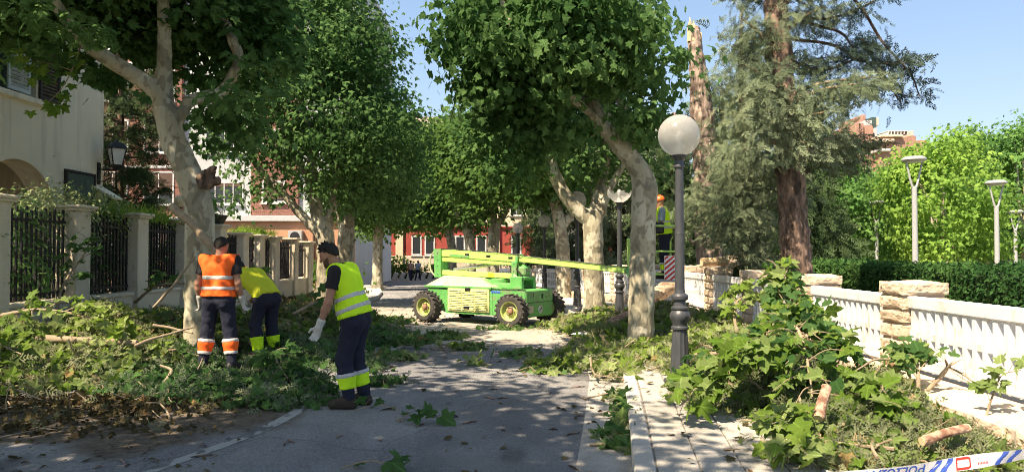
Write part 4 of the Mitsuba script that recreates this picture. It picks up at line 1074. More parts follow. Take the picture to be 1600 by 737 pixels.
Y = 15.6
C2t = np.vstack([[[*at(1180, 440, Y)[:2], 0.1, 0.2]], pts(Y, (1179, 410, 0.14), (1172, 340, 0.13), (1168, 270, 0.11), (1160, 180, 0.09), (1158, 90, 0.06), (1160, 10, 0.03))])
boughs = [(at(1172, y0, Y), at(x, y, Y + d), w) for y0, x, y, d, w in ((380, 1120, 360, -0.6, 0.3), (370, 1225, 350, -0.4, 0.35), (330, 1105, 300, -0.5, 0.38), (320, 1245, 300, -0.5, 0.35), (280, 1130, 250, -0.4, 0.34), (280, 1230, 240, -0.6, 0.4), (230, 1150, 190, 0, 0.3), (230, 1215, 190, -0.5, 0.4), (170, 1165, 110, 0, 0.28), (170, 1200, 130, 0, 0.3), (120, 1168, 40, 0, 0.26), (300, 1170, 240, -1.0, 0.4), (350, 1170, 330, -1.0, 0.3), (390, 1170, 400, -0.8, 0.2), (360, 1085, 330, 0.8, 0.3), (310, 1085, 300, 0.9, 0.25))]
tree('conifer_tree', 'thinner bushy conifer with hanging grey green sprays beside the broken trunk', 'tree', limbs([C2t], 0.035, 0.05, 0.03, freq=7), conifer_crown(boughs, 3200, 0.24, 33), 'mat_bark_pine', 'mat_needle_grey')

Y = 20.5
bt = thing('broken_trunk', 'tall snapped conifer trunk with a splintered top against the sky', 'tree')
C3 = np.vstack([[[*at(1112, 420, Y)[:2], 0.0, 0.55]], pts(Y, (1110, 415, 0.38), (1106, 340, 0.36), (1103, 260, 0.33), (1097, 180, 0.31), (1091, 110, 0.24), (1086, 70, 0.20), (1084, 50, 0.17))])
put('trunk', limbs([C3], 0.04, 0.06, 0.06, freq=6), 'mat_bark_grey', bt, smooth=True)
top = at(1085, 52, Y)
put('splinters', join([tube([top + [dx, dy, -0.25], top + [dx * 1.1, dy, h * 0.6], top + [dx * 1.25, dy, h]], [0.08, 0.05, 0.004], 5) for dx, dy, h in ((-0.10, 0, 0.46), (-0.04, -0.10, 0.30), (0.07, -0.05, 0.2), (0.0, 0.09, 0.38), (0.14, -0.03, 0.02), (-0.14, -0.06, 0.26))]), 'mat_wood_cut', bt)
put('stub', join([tube([at(1104, 200, Y), at(1112, 185, Y - 0.3), at(1116, 172, Y - 0.4)], [0.12, 0.07, 0.03], 6), tube([at(1085, 380, Y), at(1072, 370, Y - 0.4)], [0.06, 0.02], 6)]), 'mat_bark_grey', bt)
put('sprays', (cc := conifer_crown([(at(1100, 160, Y), at(1112, 110, Y - 0.3), 0.2), (at(1090, 190, Y), at(1075, 230, Y - 0.4), 0.15), (at(1110, 230, Y), at(1120, 260, Y - 0.4), 0.2)], 160, 0.3, 34))[0], 'mat_needle_grey', bt, uv=cc[1], kind='stuff')

dark = [(905, 350, 33, 1.7, 7.0, 'dark conifer behind the boom, over the far white panels'), (965, 340, 30, 1.5, 8.0, 'dark conifer between the two right plane trunks'), (1050, 330, 27, 1.6, 6.5, 'dark conifer behind the worker in the lift basket'), (850, 350, 40, 1.8, 7.0, 'dark conifer behind the two small globe lamps'), (1130, 330, 29, 2.0, 8.5, 'dark conifer farther back behind the bushy one'), (1258, 320, 26, 1.6, 7.5, 'dark conifer right of the reddish trunk')]
for k, (px, py, Yf, w, h, lab) in enumerate(dark):
    b = np.array([(px - 800) / FPX * Yf, Yf, float(gz(Yf))])
    rr = np.random.default_rng(60 + k)
    bo = []
    for i in range(30):
        z = 0.9 + (h - 1.2) * i / 30
        a = rr.uniform(0, 6.28)
        L = w * (1 - 0.6 * i / 30) * rr.uniform(0.7, 1.1)
        bo.append((b + [0, 0, z], b + [L * math.cos(a), L * math.sin(a), z + rr.uniform(-0.2, 0.3)], 0.36))
    tree('conifer_tree', lab, 'tree', tube([b, b + [0.05, 0, h * 0.5], b + [0, 0, h]], [0.26, 0.18, 0.03], 8, 10, 0.04), conifer_crown(bo, 1500, 0.6, 70 + k), 'mat_bark_pine', 'mat_needle_grey' if k in (0, 1) else 'mat_needle_dark', 'dark conifers behind the fence')

# the flat boughed cedar by the house
Yf = 21.0
b = np.array([(186 - 800) / FPX * Yf, Yf, 0.0])
rr = np.random.default_rng(8)
bo, cb = [], []
for i in range(38):
    z = 1.2 + 5.6 * i / 38
    a = i * 2.4
    L = 1.75 * (1 - 0.1 * i / 38) * rr.uniform(0.6, 1.1)
    e = b + [L * math.cos(a), L * math.sin(a), z - 0.1]
    bo.append((b + [0, 0, z] + 0.2 * (e - b - [0, 0, z]), e, 0.13))
    cb.append(tube([b + [0, 0, z], (b + [0, 0, z] + e) / 2 + [0, 0, 0.06], e], [0.035, 0.025, 0.008], 5, 6))
ced = tree('cedar_tree', 'dark cedar with flat layered boughs beside the house lantern', 'tree', tube([b, b + [0, 0, 4], b + [0, 0, 8]], [0.17, 0.12, 0.03], 8, 10, 0.03), conifer_crown(bo, 3600, 0.33, 81, droop=0.1), 'mat_bark_pine', 'mat_needle_dark')
for c in cb:
    put('bough', c, 'mat_bark_pine', ced)

# ---------------------------------------------------------------- park trees, hedge, shrubs
park = [(1472, 32, 2.5, 7.4, 'mat_leaf_park', 'bright yellow green young tree behind the tall park lamp'), (1425, 38, 2.3, 6.0, 'mat_leaf_park', 'bright green tree between the two left park lamps'), (1352, 43, 2.8, 7.0, 'mat_leaf_park_dark', 'mid green tree below the terraced flats'), (1300, 36, 2.6, 7.4, 'mat_leaf_park_dark', 'mid green tree just right of the reddish trunk'), (1600, 44, 3.0, 10.6, 'mat_leaf_park_dark', 'tall green tree at the right edge of the park'), (1545, 47, 3.2, 10.2, 'mat_leaf_park', 'light green tree between the two right park lamps'),
        (1500, 50, 3.6, 10.8, 'mat_leaf_park_dark', 'tall tree whose top shows right of the tall park lamp'), (1612, 54, 4.0, 12.6, 'mat_leaf_park_dark', 'tallest green tree against the sky at the right edge'), (1395, 54, 4.2, 9.6, 'mat_leaf_park_dark', 'green tree under the brick flats'), (1250, 46, 4.0, 8.5, 'mat_leaf_park_dark', 'leafy tree showing behind the reddish trunk'), (1030, 46, 3.0, 7.4, 'mat_leaf_park_dark', 'leafy tree between the right plane trunk and the globe lamp'), (1150, 50, 4.0, 7.4, 'mat_leaf_park_dark', 'leafy tree far behind the bushy conifer'), (1545, 60, 4.5, 11.6, 'mat_leaf_park_dark', 'hazy far tree between the right park lamps'), (1320, 64, 4.5, 10.5, 'mat_leaf_park_dark', 'farthest tree beside the terraced flats')]
for k, (px, Yf, w, h, m, lab) in enumerate(park):
    b = np.array([(px - 800) / FPX * Yf, Yf, float(gz(Yf)) - 0.05])
    rr = np.random.default_rng(90 + k)
    trunk = [np.array([[*b, 0.2], [*(b + [0, 0, 1.6]), 0.13], [*(b + [0.1, 0, h * 0.55]), 0.09], [*(b + [0, 0, h * 0.85]), 0.03]])]
    bl = [[*(b + [0, 0, h * 0.55]), w * 0.75, w * 0.75, h * 0.36]]
    for i in range(13):
        a, z = rr.uniform(0, 6.28), rr.uniform(0.22, 0.93)
        rad = w * (0.75 if z < 0.6 else 0.75 - 1.3 * (z - 0.6))
        c = b + [rad * math.cos(a), rad * math.sin(a), h * z]
        q = rr.uniform(0.16, 0.3) * w
        bl.append([*c, q, q, q * 1.1])
        if i < 5:
            trunk.append(np.array([[*(b + [0, 0, 1.3 + 0.3 * i]), 0.07], [*((b + [0, 0, h * z * 0.8] + c) / 2), 0.05], [*c, 0.02]]))
    tree('park_tree', lab, 'tree', join([tube(t[:, :3], t[:, 3], 7, 8, 0.03) for t in trunk]), foliage(bl, 11000 if Yf < 40 else 8500, FAR, 0.2 if Yf < 40 else 0.26, 120 + k, clump=0.34, per=20, inner=0.72, gap=0.35, up=0.2), 'mat_bark_plane', m, 'leafy trees of the park')

hd = thing('clipped_hedge', 'long clipped dark green hedge behind the white fence', 'hedge')
ha, hb_ = np.array([7.2, 8.0]), np.array([9.4, 34.0])
hx = unit(hb_ - ha)
hn = np.array([hx[1], -hx[0]])
HL = np.linalg.norm(hb_ - ha)
rr = np.random.default_rng(17)
n = 34000
t, s, q = rr.random(n) * HL, rr.random(n), rr.random(n)
face = rr.random(n)
u = np.where(face < 0.55, rr.normal(size=n) * 0.04, np.where(face < 0.85, rr.random(n) * 0.9, 0.9 + rr.normal(size=n) * 0.04))
z = np.where((face >= 0.55) & (face < 0.85), 1.32 + rr.normal(size=n) * 0.035, rr.random(n) * 1.33)
bul = 0.09 * (meshkit.noise(np.stack([t * 0.8, z * 1.5, t * 0], 1), 3) - 0.5)
P = np.stack([ha[0] + hx[0] * t + hn[0] * (u - bul), ha[1] + hx[1] * t + hn[1] * (u - bul), z + gz(ha[1] + hx[1] * t) + bul], 1)
nrm = np.where((face < 0.55)[:, None], np.array([-hn[0], -hn[1], 0.5]), np.array([0, 0, 1.0])) + 0.5 * rr.normal(size=(n, 3))
hm = scatter(OVAL, P, frames(unit(nrm), rr.normal(size=(n, 3)), rr, 0.4), 0.085 * rr.uniform(0.7, 1.3, n) * (1 + t / HL), rr)
put('foliage', hm[0], 'mat_leaf_hedge', hd, uv=hm[1], kind='stuff')
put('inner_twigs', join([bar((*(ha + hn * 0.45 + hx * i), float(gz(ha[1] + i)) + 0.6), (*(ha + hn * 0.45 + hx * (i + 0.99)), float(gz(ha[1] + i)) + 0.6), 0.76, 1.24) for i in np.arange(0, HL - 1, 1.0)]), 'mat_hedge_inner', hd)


def shrub(name, label, cat, c, rad, n, tpl, size, m, seed, group=None, stems=5, upright=0.75):
    t = thing(name, label, cat, group)
    rr = np.random.default_rng(seed)
    f = foliage([[*(np.asarray(c) + [0, 0, 0]), *rad]], n, tpl, size, seed, clump=min(rad) * 0.45, per=14, inner=0.2, up=upright)
    put('foliage', f[0], m, t, uv=f[1], kind='stuff')
    base = np.asarray(c) - [0, 0, rad[2]]
    put('stems', join([tube([base + [0.1 * rr.normal() * rad[0], 0.1 * rr.normal() * rad[1], -0.1], base + [rad[0] * 0.5 * rr.normal(), rad[1] * 0.5 * rr.normal(), rad[2] * 1.1]], [0.02, 0.008], 5) for _ in range(stems)]), 'mat_twig', t)
    return t


def blades(name, label, c, rad, n, size, seed, m='mat_leaf_blade'):
    t = thing(name, label, 'plant')
    rr = np.random.default_rng(seed)
    P = np.asarray(c) + rr.uniform(-1, 1, (n, 3)) * rad
    tip = np.stack([rr.normal(size=n) * 0.7, rr.normal(size=n) * 0.7, np.full(n, 0.75)], 1)
    f = scatter(BLADE, P, frames(unit(rr.normal(size=(n, 3)) + [0, 0, 0.6]), tip, rr, 0.3), size * rr.uniform(0.6, 1.2, n), rr)
    put('foliage', f[0], m, t, uv=f[1], kind='stuff')
    return t


shrub('shrub', 'leafy shrub behind the leftmost iron railing, below the arch', 'shrub', (-7.95, 11.3, 1.55), (0.5, 1.3, 0.85), 1600, OVAL, 0.13, 'mat_leaf_plane', 201)
shrub('shrub', 'pale flowering shrub spilling above the second pillar cap', 'shrub', (-7.85, 13.2, 2.35), (0.5, 1.5, 0.40), 3000, OVAL, 0.085, 'mat_leaf_pale', 202)
shrub('shrub', 'dark shrub filling the railing bay between two pillars', 'shrub', (-8.0, 13.6, 1.3), (0.4, 1.2, 0.8), 1500, OVAL, 0.12, 'mat_leaf_hedge', 203)
blades('strap_plant', 'long bright strap leaves above the railing left of the leaning trunk', (-7.8, 15.2, 2.28), (0.35, 1.5, 0.10), 900, 0.36, 204)
shrub('shrub', 'dark shrub behind the railing left of the leaning trunk', 'shrub', (-8.0, 15.8, 1.3), (0.4, 1.4, 0.75), 1500, OVAL, 0.12, 'mat_leaf_hedge', 205)
shrub('potted_shrub', 'round green bush standing right behind the leaning trunk', 'shrub', (-7.75, 18.75, 2.72), (0.36, 0.36, 0.36), 900, OVAL, 0.09, 'mat_leaf_park_dark', 206)
pot = thing('plant_pot', 'dark round plant pot on the pillar beside the leaning trunk', 'pot')
put('bowl', lathe([(0, 2.325), (0.2, 2.325), (0.30, 2.52), (0.31, 2.56), (0.27, 2.56), (0.25, 2.5), (0, 2.48)], 20, (FX - 0.25, 18.85, 0)), 'mat_shutter_dark', pot, smooth=40)
blades('strap_plant', 'bright green low bush above the far railing pillars', (-7.8, 22.3, 2.12), (0.3, 1.3, 0.1), 700, 0.30, 207)
gl = thing('gate_lamp', 'small pale globe lamp on a short stem behind the railing pillar', 'lamp')
put('stem', lathe([(0.05, 2.36), (0.03, 2.40), (0.02, 2.6), (0.06, 2.62), (0, 2.63)], 10, (FX - 0.2, 16.75, 0)), 'mat_iron', gl)
put('globe', lathe([(0.02, 2.632), (0.09, 2.66), (0.13, 2.74), (0.13, 2.80), (0.09, 2.88), (0, 2.91)], 16, (FX - 0.2, 16.75, 0)), 'mat_render_cream', gl, smooth=True)
shrub('shrub', 'dark shrub bed along the far wall left of the cream pier', 'shrub', (-12.5, 67.9, 0.1), (4.0, 0.7, 1.1), 2500, FAR, 0.3, 'mat_leaf_far', 208)
shrub('shrub', 'dark low shrubs under the right red window', 'shrub', (-6.5, 68.2, -0.3), (3.0, 0.6, 0.7), 1600, FAR, 0.3, 'mat_leaf_far', 209)
shrub('shrub', 'pale leaved shrub beside the two far plane trunks', 'shrub', (-7.2, 30.0, 0.4), (0.9, 0.9, 0.8), 900, FAR, 0.2, 'mat_leaf_far', 210)


# ---------------------------------------------------------------- globe lamps
def globe_mesh(r, c, broken=None):
    a = np.linspace(0.28, math.pi - 0.02, 26)
    n = 40
    pr = [(max(r * math.sin(t), 1e-4), -r * math.cos(t)) for t in a]
    v, f = lathe(pr, n, c)
    if broken:
        i = np.arange(len(v))
        ring, k = i // n, i % n
        rr = np.random.default_rng(4)
        lim = 9 + 4.5 * np.abs(np.sin(np.arange(n) * 2 * np.pi / n * 2.5)) * rr.uniform(0.5, 1.5, n)
        keep = (ring <= lim[k])
        f = f[keep[f].all(1)]
        v = (v - c) * np.where(ring[:, None] > 6, [1.12, 1.12, 0.95], [1, 1, 1]) + c
    return v, f


def lamp(label, x, y, z0, H=3.05, globe='whole'):
    t = thing('street_lamp', label, 'street lamp', 'cast iron globe lamps along the park pavement')
    s = H / 3.05
    M = mat4((x, y, z0), 0.3, s)
    put('base', xf(join([box((-0.14, -0.14, 0), (0.14, 0.14, 0.045), 0.01), lathe([(0.135, 0.046), (0.135, 0.075), (0.12, 0.09), (0.108, 0.12)], 24), lathe([(0.108, 0.12), (0.098, 0.30), (0.086, 0.50), (0.078, 0.60)], 48, flute=0.045, flutes=12)]), M), 'mat_lamp_iron', t, smooth=35)
    put('collar', xf(lathe([(0.078, 0.60), (0.10, 0.615), (0.10, 0.635), (0.083, 0.65), (0.085, 0.68), (0.106, 0.72), (0.118, 0.76), (0.106, 0.80), (0.085, 0.825), (0.098, 0.84), (0.098, 0.86), (0.072, 0.875), (0.066, 0.93), (0.092, 0.95), (0.096, 0.98), (0.09, 1.0), (0.062, 1.02), (0.056, 1.06)], 28), M), 'mat_lamp_iron', t, smooth=40)
    put('shaft', xf(join([lathe([(0.056, 1.06), (0.053, 1.68), (0.058, 1.69), (0.058, 1.70), (0.052, 1.71), (0.046, 2.44)], 20), lathe([(0.046, 2.44), (0.062, 2.45), (0.062, 2.475), (0.05, 2.49), (0.05, 2.53), (0.075, 2.55), (0.085, 2.58), (0.078, 2.595), (0, 2.60)], 24)]), M), 'mat_lamp_iron', t, smooth=40)
    if globe:
        put('globe', xf(globe_mesh(0.238, np.array([0, 0, 2.815]), globe == 'broken'), M), 'mat_globe', t, smooth=True, label='shattered globe with jagged rim' if globe == 'broken' else None)
        put('lamp_holder', xf(lathe([(0.05, 2.60), (0.045, 2.66), (0.03, 2.68), (0.035, 2.74), (0.045, 2.80), (0.03, 2.86), (0, 2.875)], 14), M), 'mat_lamp_lens', t, smooth=40)
    return t


lamp('dark iron street lamp with a big milky globe, nearest on the right pavement', 1.91, 8.46, 0.125)
lamp('street lamp with a shattered globe, left of the near plane trunk', 2.36, 16.3, 0.12, globe='broken')
lamp('street lamp whose globe is lost in foliage, beside the pale straight trunk', 1.66, 18.9, 0.12)
lamp('smaller looking globe lamp behind the lift turret, right one of the far pair', 1.22, 27.9, float(gz(27.9)) + 0.12)
lamp('farthest globe lamp, left one of the far pair behind the boom', 0.26, 33.0, float(gz(33)) + 0.12)
wrap = thing('plastic_wrap', 'torn white plastic tape hanging on the lamp beside the pale straight trunk', 'plastic tape')
put('strip', join([bar((1.70, 18.78, 1.45), (1.76, 18.76, 0.9), 0.05, 0.006, up=(0, 1, 0)), bar((1.76, 18.76, 0.9), (1.9, 18.7, 0.35), 0.09, 0.006, up=(0, 1, 0.1)), bar((1.9, 18.7, 0.35), (1.98, 18.68, 0.16), 0.07, 0.006, up=(0.2, 1, 0))]), 'mat_tape', wrap)

for px, Yl, top, lab in ((1430, 23, 4.60, 'modern grey park lamp with a disc head, second from the left and tallest'), (1370, 34, 4.0, 'modern grey park lamp with a disc head, leftmost of the four'), (1558, 27, 4.25, 'modern grey park lamp with a disc head, third from the left'), (1587, 37, 3.75, 'modern grey park lamp with a disc head, rightmost of the four')):
    t = thing('park_lamp', lab, 'street lamp', 'modern disc lamps in the park')
    x, z0 = (px - 800) / FPX * Yl, float(gz(Yl))
    fork = top - 0.95
    put('pole', lathe([(0.10, z0), (0.09, z0 + 0.5), (0.075, fork - 0.05), (0.06, fork), (0, fork + 0.02)], 16, (x, Yl, 0)), 'mat_lamp_grey', t, smooth=40)
    for s in (-1, 1):
        put('arm', tube([(x, Yl, fork - 0.12), (x + 0.10 * s, Yl, fork + 0.12), (x + 0.25 * s, Yl, top - 0.16)], [0.04, 0.035, 0.025], 8, 10), 'mat_lamp_grey', t, smooth=True)
    put('head', lathe([(0, top - 0.17), (0.29, top - 0.17), (0.36, top - 0.12), (0.355, top - 0.08), (0.27, top - 0.02), (0.1, top), (0, top)], 28, (x, Yl, 0)), 'mat_lamp_grey', t, smooth=35)
    put('lens', lathe([(0, top - 0.20), (0.24, top - 0.195), (0.27, top - 0.172), (0, top - 0.171)], 24, (x, Yl, 0)), 'mat_lamp_lens', t)

# ---------------------------------------------------------------- the boom lift
lift = thing('boom_lift', 'green and lime articulated boom lift with its boom reaching right behind the trees', 'boom lift')
LA, LB = np.array([0.82, -0.57, 0]), np.array([0.57, 0.82, 0])
LM = np.eye(4)
LM[:3, 0], LM[:3, 1], LM[:3, 3] = unit(LA), unit(LB), (-1.97, 17.27, 0)


def lput(name, m, bs, parent=None, **kw):
    return put(name, m, bs, parent or lift, to=LM, **kw)


def wheel(u, v, out, steer=0.0):
    R, W = 0.36, 0.13
    prof = [(0.20, -W * 0.8), (0.215, -W), (0.30, -W * 1.02), (0.338, -W * 0.8), (0.343, 0), (0.338, W * 0.8), (0.30, W * 1.02), (0.215, W), (0.20, W * 0.8)]
    tread = [lathe(prof, 36)]
    for i in range(20):
        for s in (-1, 1):
            a = (i + (0.5 if s > 0 else 0)) * 2 * math.pi / 20
            p0 = np.array([0.348 * math.cos(a), 0.348 * math.sin(a), 0.012 * s])
            p1 = np.array([0.345 * math.cos(a + 0.16), 0.345 * math.sin(a + 0.16), s * W * 1.05])
            tread.append(bar(p0, p1, 0.036, 0.045, up=(math.cos(a), math.sin(a), 0)))
    rim = lathe([(0.0, W * 0.35), (0.075, W * 0.35), (0.08, W * 0.55), (0.14, W * 0.30), (0.185, W * 0.45), (0.19, W * 0.95), (0.212, W * 1.04), (0.212, W * 0.9), (0.2, -W * 0.9), (0.0, -W * 0.8)], 32)
    hub = join([lathe([(0, W * 0.35), (0.06, W * 0.36), (0.055, W * 0.85), (0.03, W * 0.95), (0, W * 0.95)], 16)] + [lathe([(0, W * 0.4), (0.011, W * 0.4), (0.011, W * 0.72), (0, W * 0.72)], 6, (0.09 * math.cos(a), 0.09 * math.sin(a), 0)) for a in np.arange(6) * math.pi / 3])
    c, s = math.cos(steer), math.sin(steer)
    M = np.eye(4)
    M[:3, 0], M[:3, 1], M[:3, 2] = (c, s, 0), (0, 0, out), (s * out, -c * out, 0)
    M[:3, 2] = np.cross(M[:3, 0], M[:3, 1])
    M[:3, 3] = (u, v, R)
    w = put('wheel', join(tread), 'mat_rubber', lift, smooth=30, to=LM @ M, label=None)
    put('rim', rim, 'mat_rim', w, smooth=40, to=LM @ M)
    put('hub', hub, 'mat_rust', w, to=LM @ M)


wheel(0, 0, 1); wheel(2.4, 0, 1, 0.08); wheel(2.4, 1.5, -1, 0.08); wheel(0, 1.5, -1)
lput('chassis', join([box((-0.3, 0.45, 0.28), (2.55, 1.05, 0.50), 0.02), box((-0.12, 0.13, 0.30), (0.12, 1.37, 0.42), 0.02), box((2.28, 0.13, 0.30), (2.52, 1.37, 0.42), 0.02)]), 'mat_black')
lput('front_box', join([box((1.72, 0.2, 0.2), (2.62, 1.32, 0.80), 0.03)]), 'mat_lift_green')
lput('box_seam', join([box((2.622, 0.24, 0.515), (2.626, 1.28, 0.527)), box((1.7, 0.192, 0.79), (2.63, 0.2, 0.812))]), 'mat_black')
side = extrude([(-0.15, 0.42), (0.42, 0.22), (1.74, 0.22), (1.74, 0.80), (1.66, 0.84), (-0.15, 0.84)], 1.12, np.array([[1, 0, 0, 0], [0, 0, 1, 0.2], [0, 1, 0, 0], [0, 0, 0, 1.0]]))
lput('body', (side[0], side[1][:, ::-1]), 'mat_lift_green')


def prism4(bottom, top):
    v = np.array(list(bottom) + list(top), float)
    n = len(bottom)
    h = ConvexHull(v)
    f = h.simplices.copy()
    c = v.mean(0)
    for i, t in enumerate(f):
        if np.cross(v[t[1]] - v[t[0]], v[t[2]] - v[t[0]]) @ (v[t].mean(0) - c) < 0:
            f[i] = t[::-1]
    return v, f


lput('hood', prism4([(-0.2, 0.18, 0.842), (1.70, 0.18, 0.842), (1.70, 1.34, 0.842), (-0.2, 1.34, 0.842)], [(0.08, 0.48, 1.06), (1.15, 0.48, 1.03), (1.15, 1.05, 1.03), (0.08, 1.05, 1.06)]), 'mat_lift_pale')
lput('hood_edge', join([box((-0.23, 0.165, 0.80), (1.72, 0.18, 0.845)), prism4([(1.28, 0.3, 0.86), (1.78, 0.3, 0.80), (1.78, 1.2, 0.80), (1.28, 1.2, 0.86)], [(1.2, 0.5, 1.0), (1.3, 0.5, 1.0), (1.3, 1.0, 1.0), (1.2, 1.0, 1.0)])]), 'mat_lift_green')
pan = lput('louvre_panel', box((0.47, 0.17, 0.27), (1.66, 0.198, 0.82), 0.01), 'mat_lift_yellow')
for i in range(12):
    for q, (a, b) in enumerate(((0.52, 0.88), (0.90, 1.25), (1.27, 1.61))):
        z = 0.325 + i * 0.038
        lput('slat', bar((a, 0.158, z), (b, 0.158, z), 0.024, 0.014, up=(0, -0.7, 0.7)), 'mat_lift_yellow', pan)
lput('latch', join([box((1.0, 0.135, 0.745), (1.14, 0.168, 0.815)), box((0.96, 0.135, 0.345), (1.12, 0.155, 0.40))]), 'mat_black', pan)
lput('nameplate', join([box((1.705 + 0.05 * i, 0.192, 0.715), (1.745 + 0.05 * i, 0.198, 0.765), 0.001) for i in range(5)]), 'mat_blue', label='small blue lettering on the green side')
lput('grey_panel', prism4([(0.0, 0.174, 0.85), (0.3, 0.174, 0.85), (0.3, 0.2, 0.85), (0.0, 0.2, 0.85)], [(0.12, 0.262, 0.93), (0.34, 0.262, 0.93), (0.34, 0.3, 0.93), (0.12, 0.3, 0.93)]), 'mat_lamp_lens')
st = lathe([(0, 0), (0.085, 0), (0.085, 0.004), (0, 0.004)], 24)
lput('round_sticker', xf(st, np.array([[0, 0, 1, 2.622], [1, 0, 0, 0.78], [0, 1, 0, 0.36], [0, 0, 0, 1.0]])), 'mat_white')
lput('sticker_figure', join([xf(lathe([(0.055, 0), (0.066, 0), (0.066, 0.003), (0.055, 0.003)], 24), np.array([[0, 0, 1, 2.6265], [1, 0, 0, 0.78], [0, 1, 0, 0.36], [0, 0, 0, 1.0]])), bar((2.629, 0.765, 0.32), (2.629, 0.80, 0.40), 0.004, 0.028, up=(1, 0, 0)), bar((2.629, 0.75, 0.365), (2.629, 0.81, 0.36), 0.004, 0.018, up=(1, 0, 0))]), 'mat_black')
lput('paper_label', box((2.621, 0.30, 0.30), (2.626, 0.50, 0.45), 0.001), 'mat_plinth')
lput('paper_label', box((2.621, 0.83, 0.60), (2.632, 0.88, 0.70), 0.001), 'mat_black')
fl_txt = [box((2.621, 0.30 + 0.11 * i, 0.585), (2.6245, 0.38 + 0.11 * i, 0.655), 0.001) for i in (0, 1, 2, 3, 6, 7)]
lput('faded_lettering', join([bar((2.6225, 0.30 + 0.105 * i, 0.585), (2.6225, 0.34 + 0.105 * i, 0.655), 0.002, 0.014, up=(1, 0, 0)) for i in (0, 1, 2, 3, 4, 6, 7, 8)]), 'mat_lift_pale', label='faint worn lettering on the front box')
# turret and boom stack
V = 0.75
lput('turret', join([box((1.5, 0.5, 0.80), (2.15, 1.0, 0.92), 0.02), box((2.02, 0.45, 0.80), (2.34, 0.56, 1.08), 0.02), box((2.02, 0.94, 0.80), (2.34, 1.05, 1.08), 0.02), box((2.02, 0.562, 1.0), (2.34, 0.938, 1.08), 0.02)]), 'mat_lift_green')
lput('slew_column', join([lathe([(0.22, 0.80), (0.22, 1.0), (0.12, 1.02), (0, 1.02)], 20, (1.55, V, 0))]), 'mat_lift_green', smooth=40)


def beam(name, u0, z0, u1, z1, h, w, m, v=V, parent=None):
    return lput(name, bar((u0, v, z0), (u1, v, z1), w, h, c=0.012), m, parent)


beam('lower_beam', -0.18, 1.13, 2.02, 1.075, 0.115, 0.20, 'mat_lift_lime')
beam('middle_beam', -0.12, 1.45, 2.02, 1.375, 0.115, 0.20, 'mat_lift_lime')
mb = beam('main_boom', -0.22, 1.605, 2.12, 1.47, 0.165, 0.24, 'mat_lift_lime')
beam('inner_boom', 2.123, 1.462, 4.85, 1.235, 0.125, 0.17, 'mat_lift_lime')
lput('boom_collar', bar((2.05, V, 1.475), (2.12, V, 1.472), 0.26, 0.20), 'mat_lift_green')
lput('boom_panel', bar((0.15, V - 0.124, 1.55), (0.75, V - 0.124, 1.51), 0.006, 0.05, c=0.001), 'mat_lift_green', mb)
lput('caution_sticker', box((1.27, V - 0.104, 1.045), (1.45, V - 0.1, 1.145), 0.001), 'mat_orange_sticker')
lput('tail_link', prism4([(-0.30, 0.60, 1.02), (-0.10, 0.60, 1.02), (-0.10, 0.90, 1.02), (-0.30, 0.90, 1.02)], [(-0.33, 0.60, 1.70), (-0.10, 0.60, 1.70), (-0.10, 0.90, 1.70), (-0.33, 0.90, 1.70)]), 'mat_lift_green')
lput('head_link', join([box((1.95, 0.60, 1.0), (2.10, 0.645, 1.42), 0.02), box((1.95, 0.855, 1.0), (2.10, 0.90, 1.42), 0.02), bar((2.0, V, 1.05), (2.25, V, 1.32), 0.14, 0.10), box((2.12, 0.62, 1.10), (2.32, 0.88, 1.30), 0.03)]), 'mat_lift_green')
lput('lift_ram', join([tube([(0.2, V, 1.20), (1.2, V, 1.32)], 0.045, 10), tube([(1.2, V, 1.32), (1.9, V, 1.40)], 0.028, 10)]), 'mat_steel')
lput('hydraulic_hose', join([tube([(-0.3, 0.62, 1.65), (-0.42, 0.6, 1.5), (-0.42, 0.6, 1.2), (-0.3, 0.62, 1.05)], 0.02, 6, 14), tube([(2.05, 0.58, 1.1), (2.16, 0.52, 1.05), (2.18, 0.5, 0.9), (2.1, 0.5, 0.82)], 0.03, 6, 12)]), 'mat_lift_pale')
lput('boom_cable', join([tube([(-0.1, V - 0.13, 1.70), (0.8, V - 0.128, 1.655), (2.1, V - 0.13, 1.565), (2.3, V - 0.10, 1.53), (3.6, V - 0.096, 1.415), (4.8, V - 0.10, 1.31)], 0.011, 6, 30), tube([(2.1, 0.6, 1.25), (2.3, 0.52, 1.1), (2.32, 0.5, 0.95), (2.2, 0.5, 0.86)], 0.016, 6, 14)]), 'mat_black')
lput('decal', join([box((0.62 + 0.62 * i, V - 0.1265, 1.535 - 0.036 * i), (0.74 + 0.62 * i, V - 0.1215, 1.585 - 0.036 * i), 0.001) for i in (0, 1, 2)]), 'mat_black')
lput('bolt', join([xf(lathe([(0, 0), (0.016, 0), (0.014, 0.012), (0, 0.013)], 8), np.array([[1, 0, 0, u], [0, 0, -1, v], [0, 1, 0, z], [0, 0, 0, 1.0]])) for u, v, z in [(-0.2, 0.598, z) for z in (1.1, 1.3, 1.44, 1.6)] + [(2.03, 0.598, z) for z in (1.06, 1.2, 1.36)] + [(0.5 + 0.28 * i, 0.218, 0.28) for i in range(5)]]), 'mat_steel', kind='stuff')
lput('grab_handle', tube([(2.64, 0.4, 0.66), (2.69, 0.4, 0.66), (2.69, 0.4, 0.74), (2.64, 0.4, 0.74)], 0.01, 6), 'mat_black')
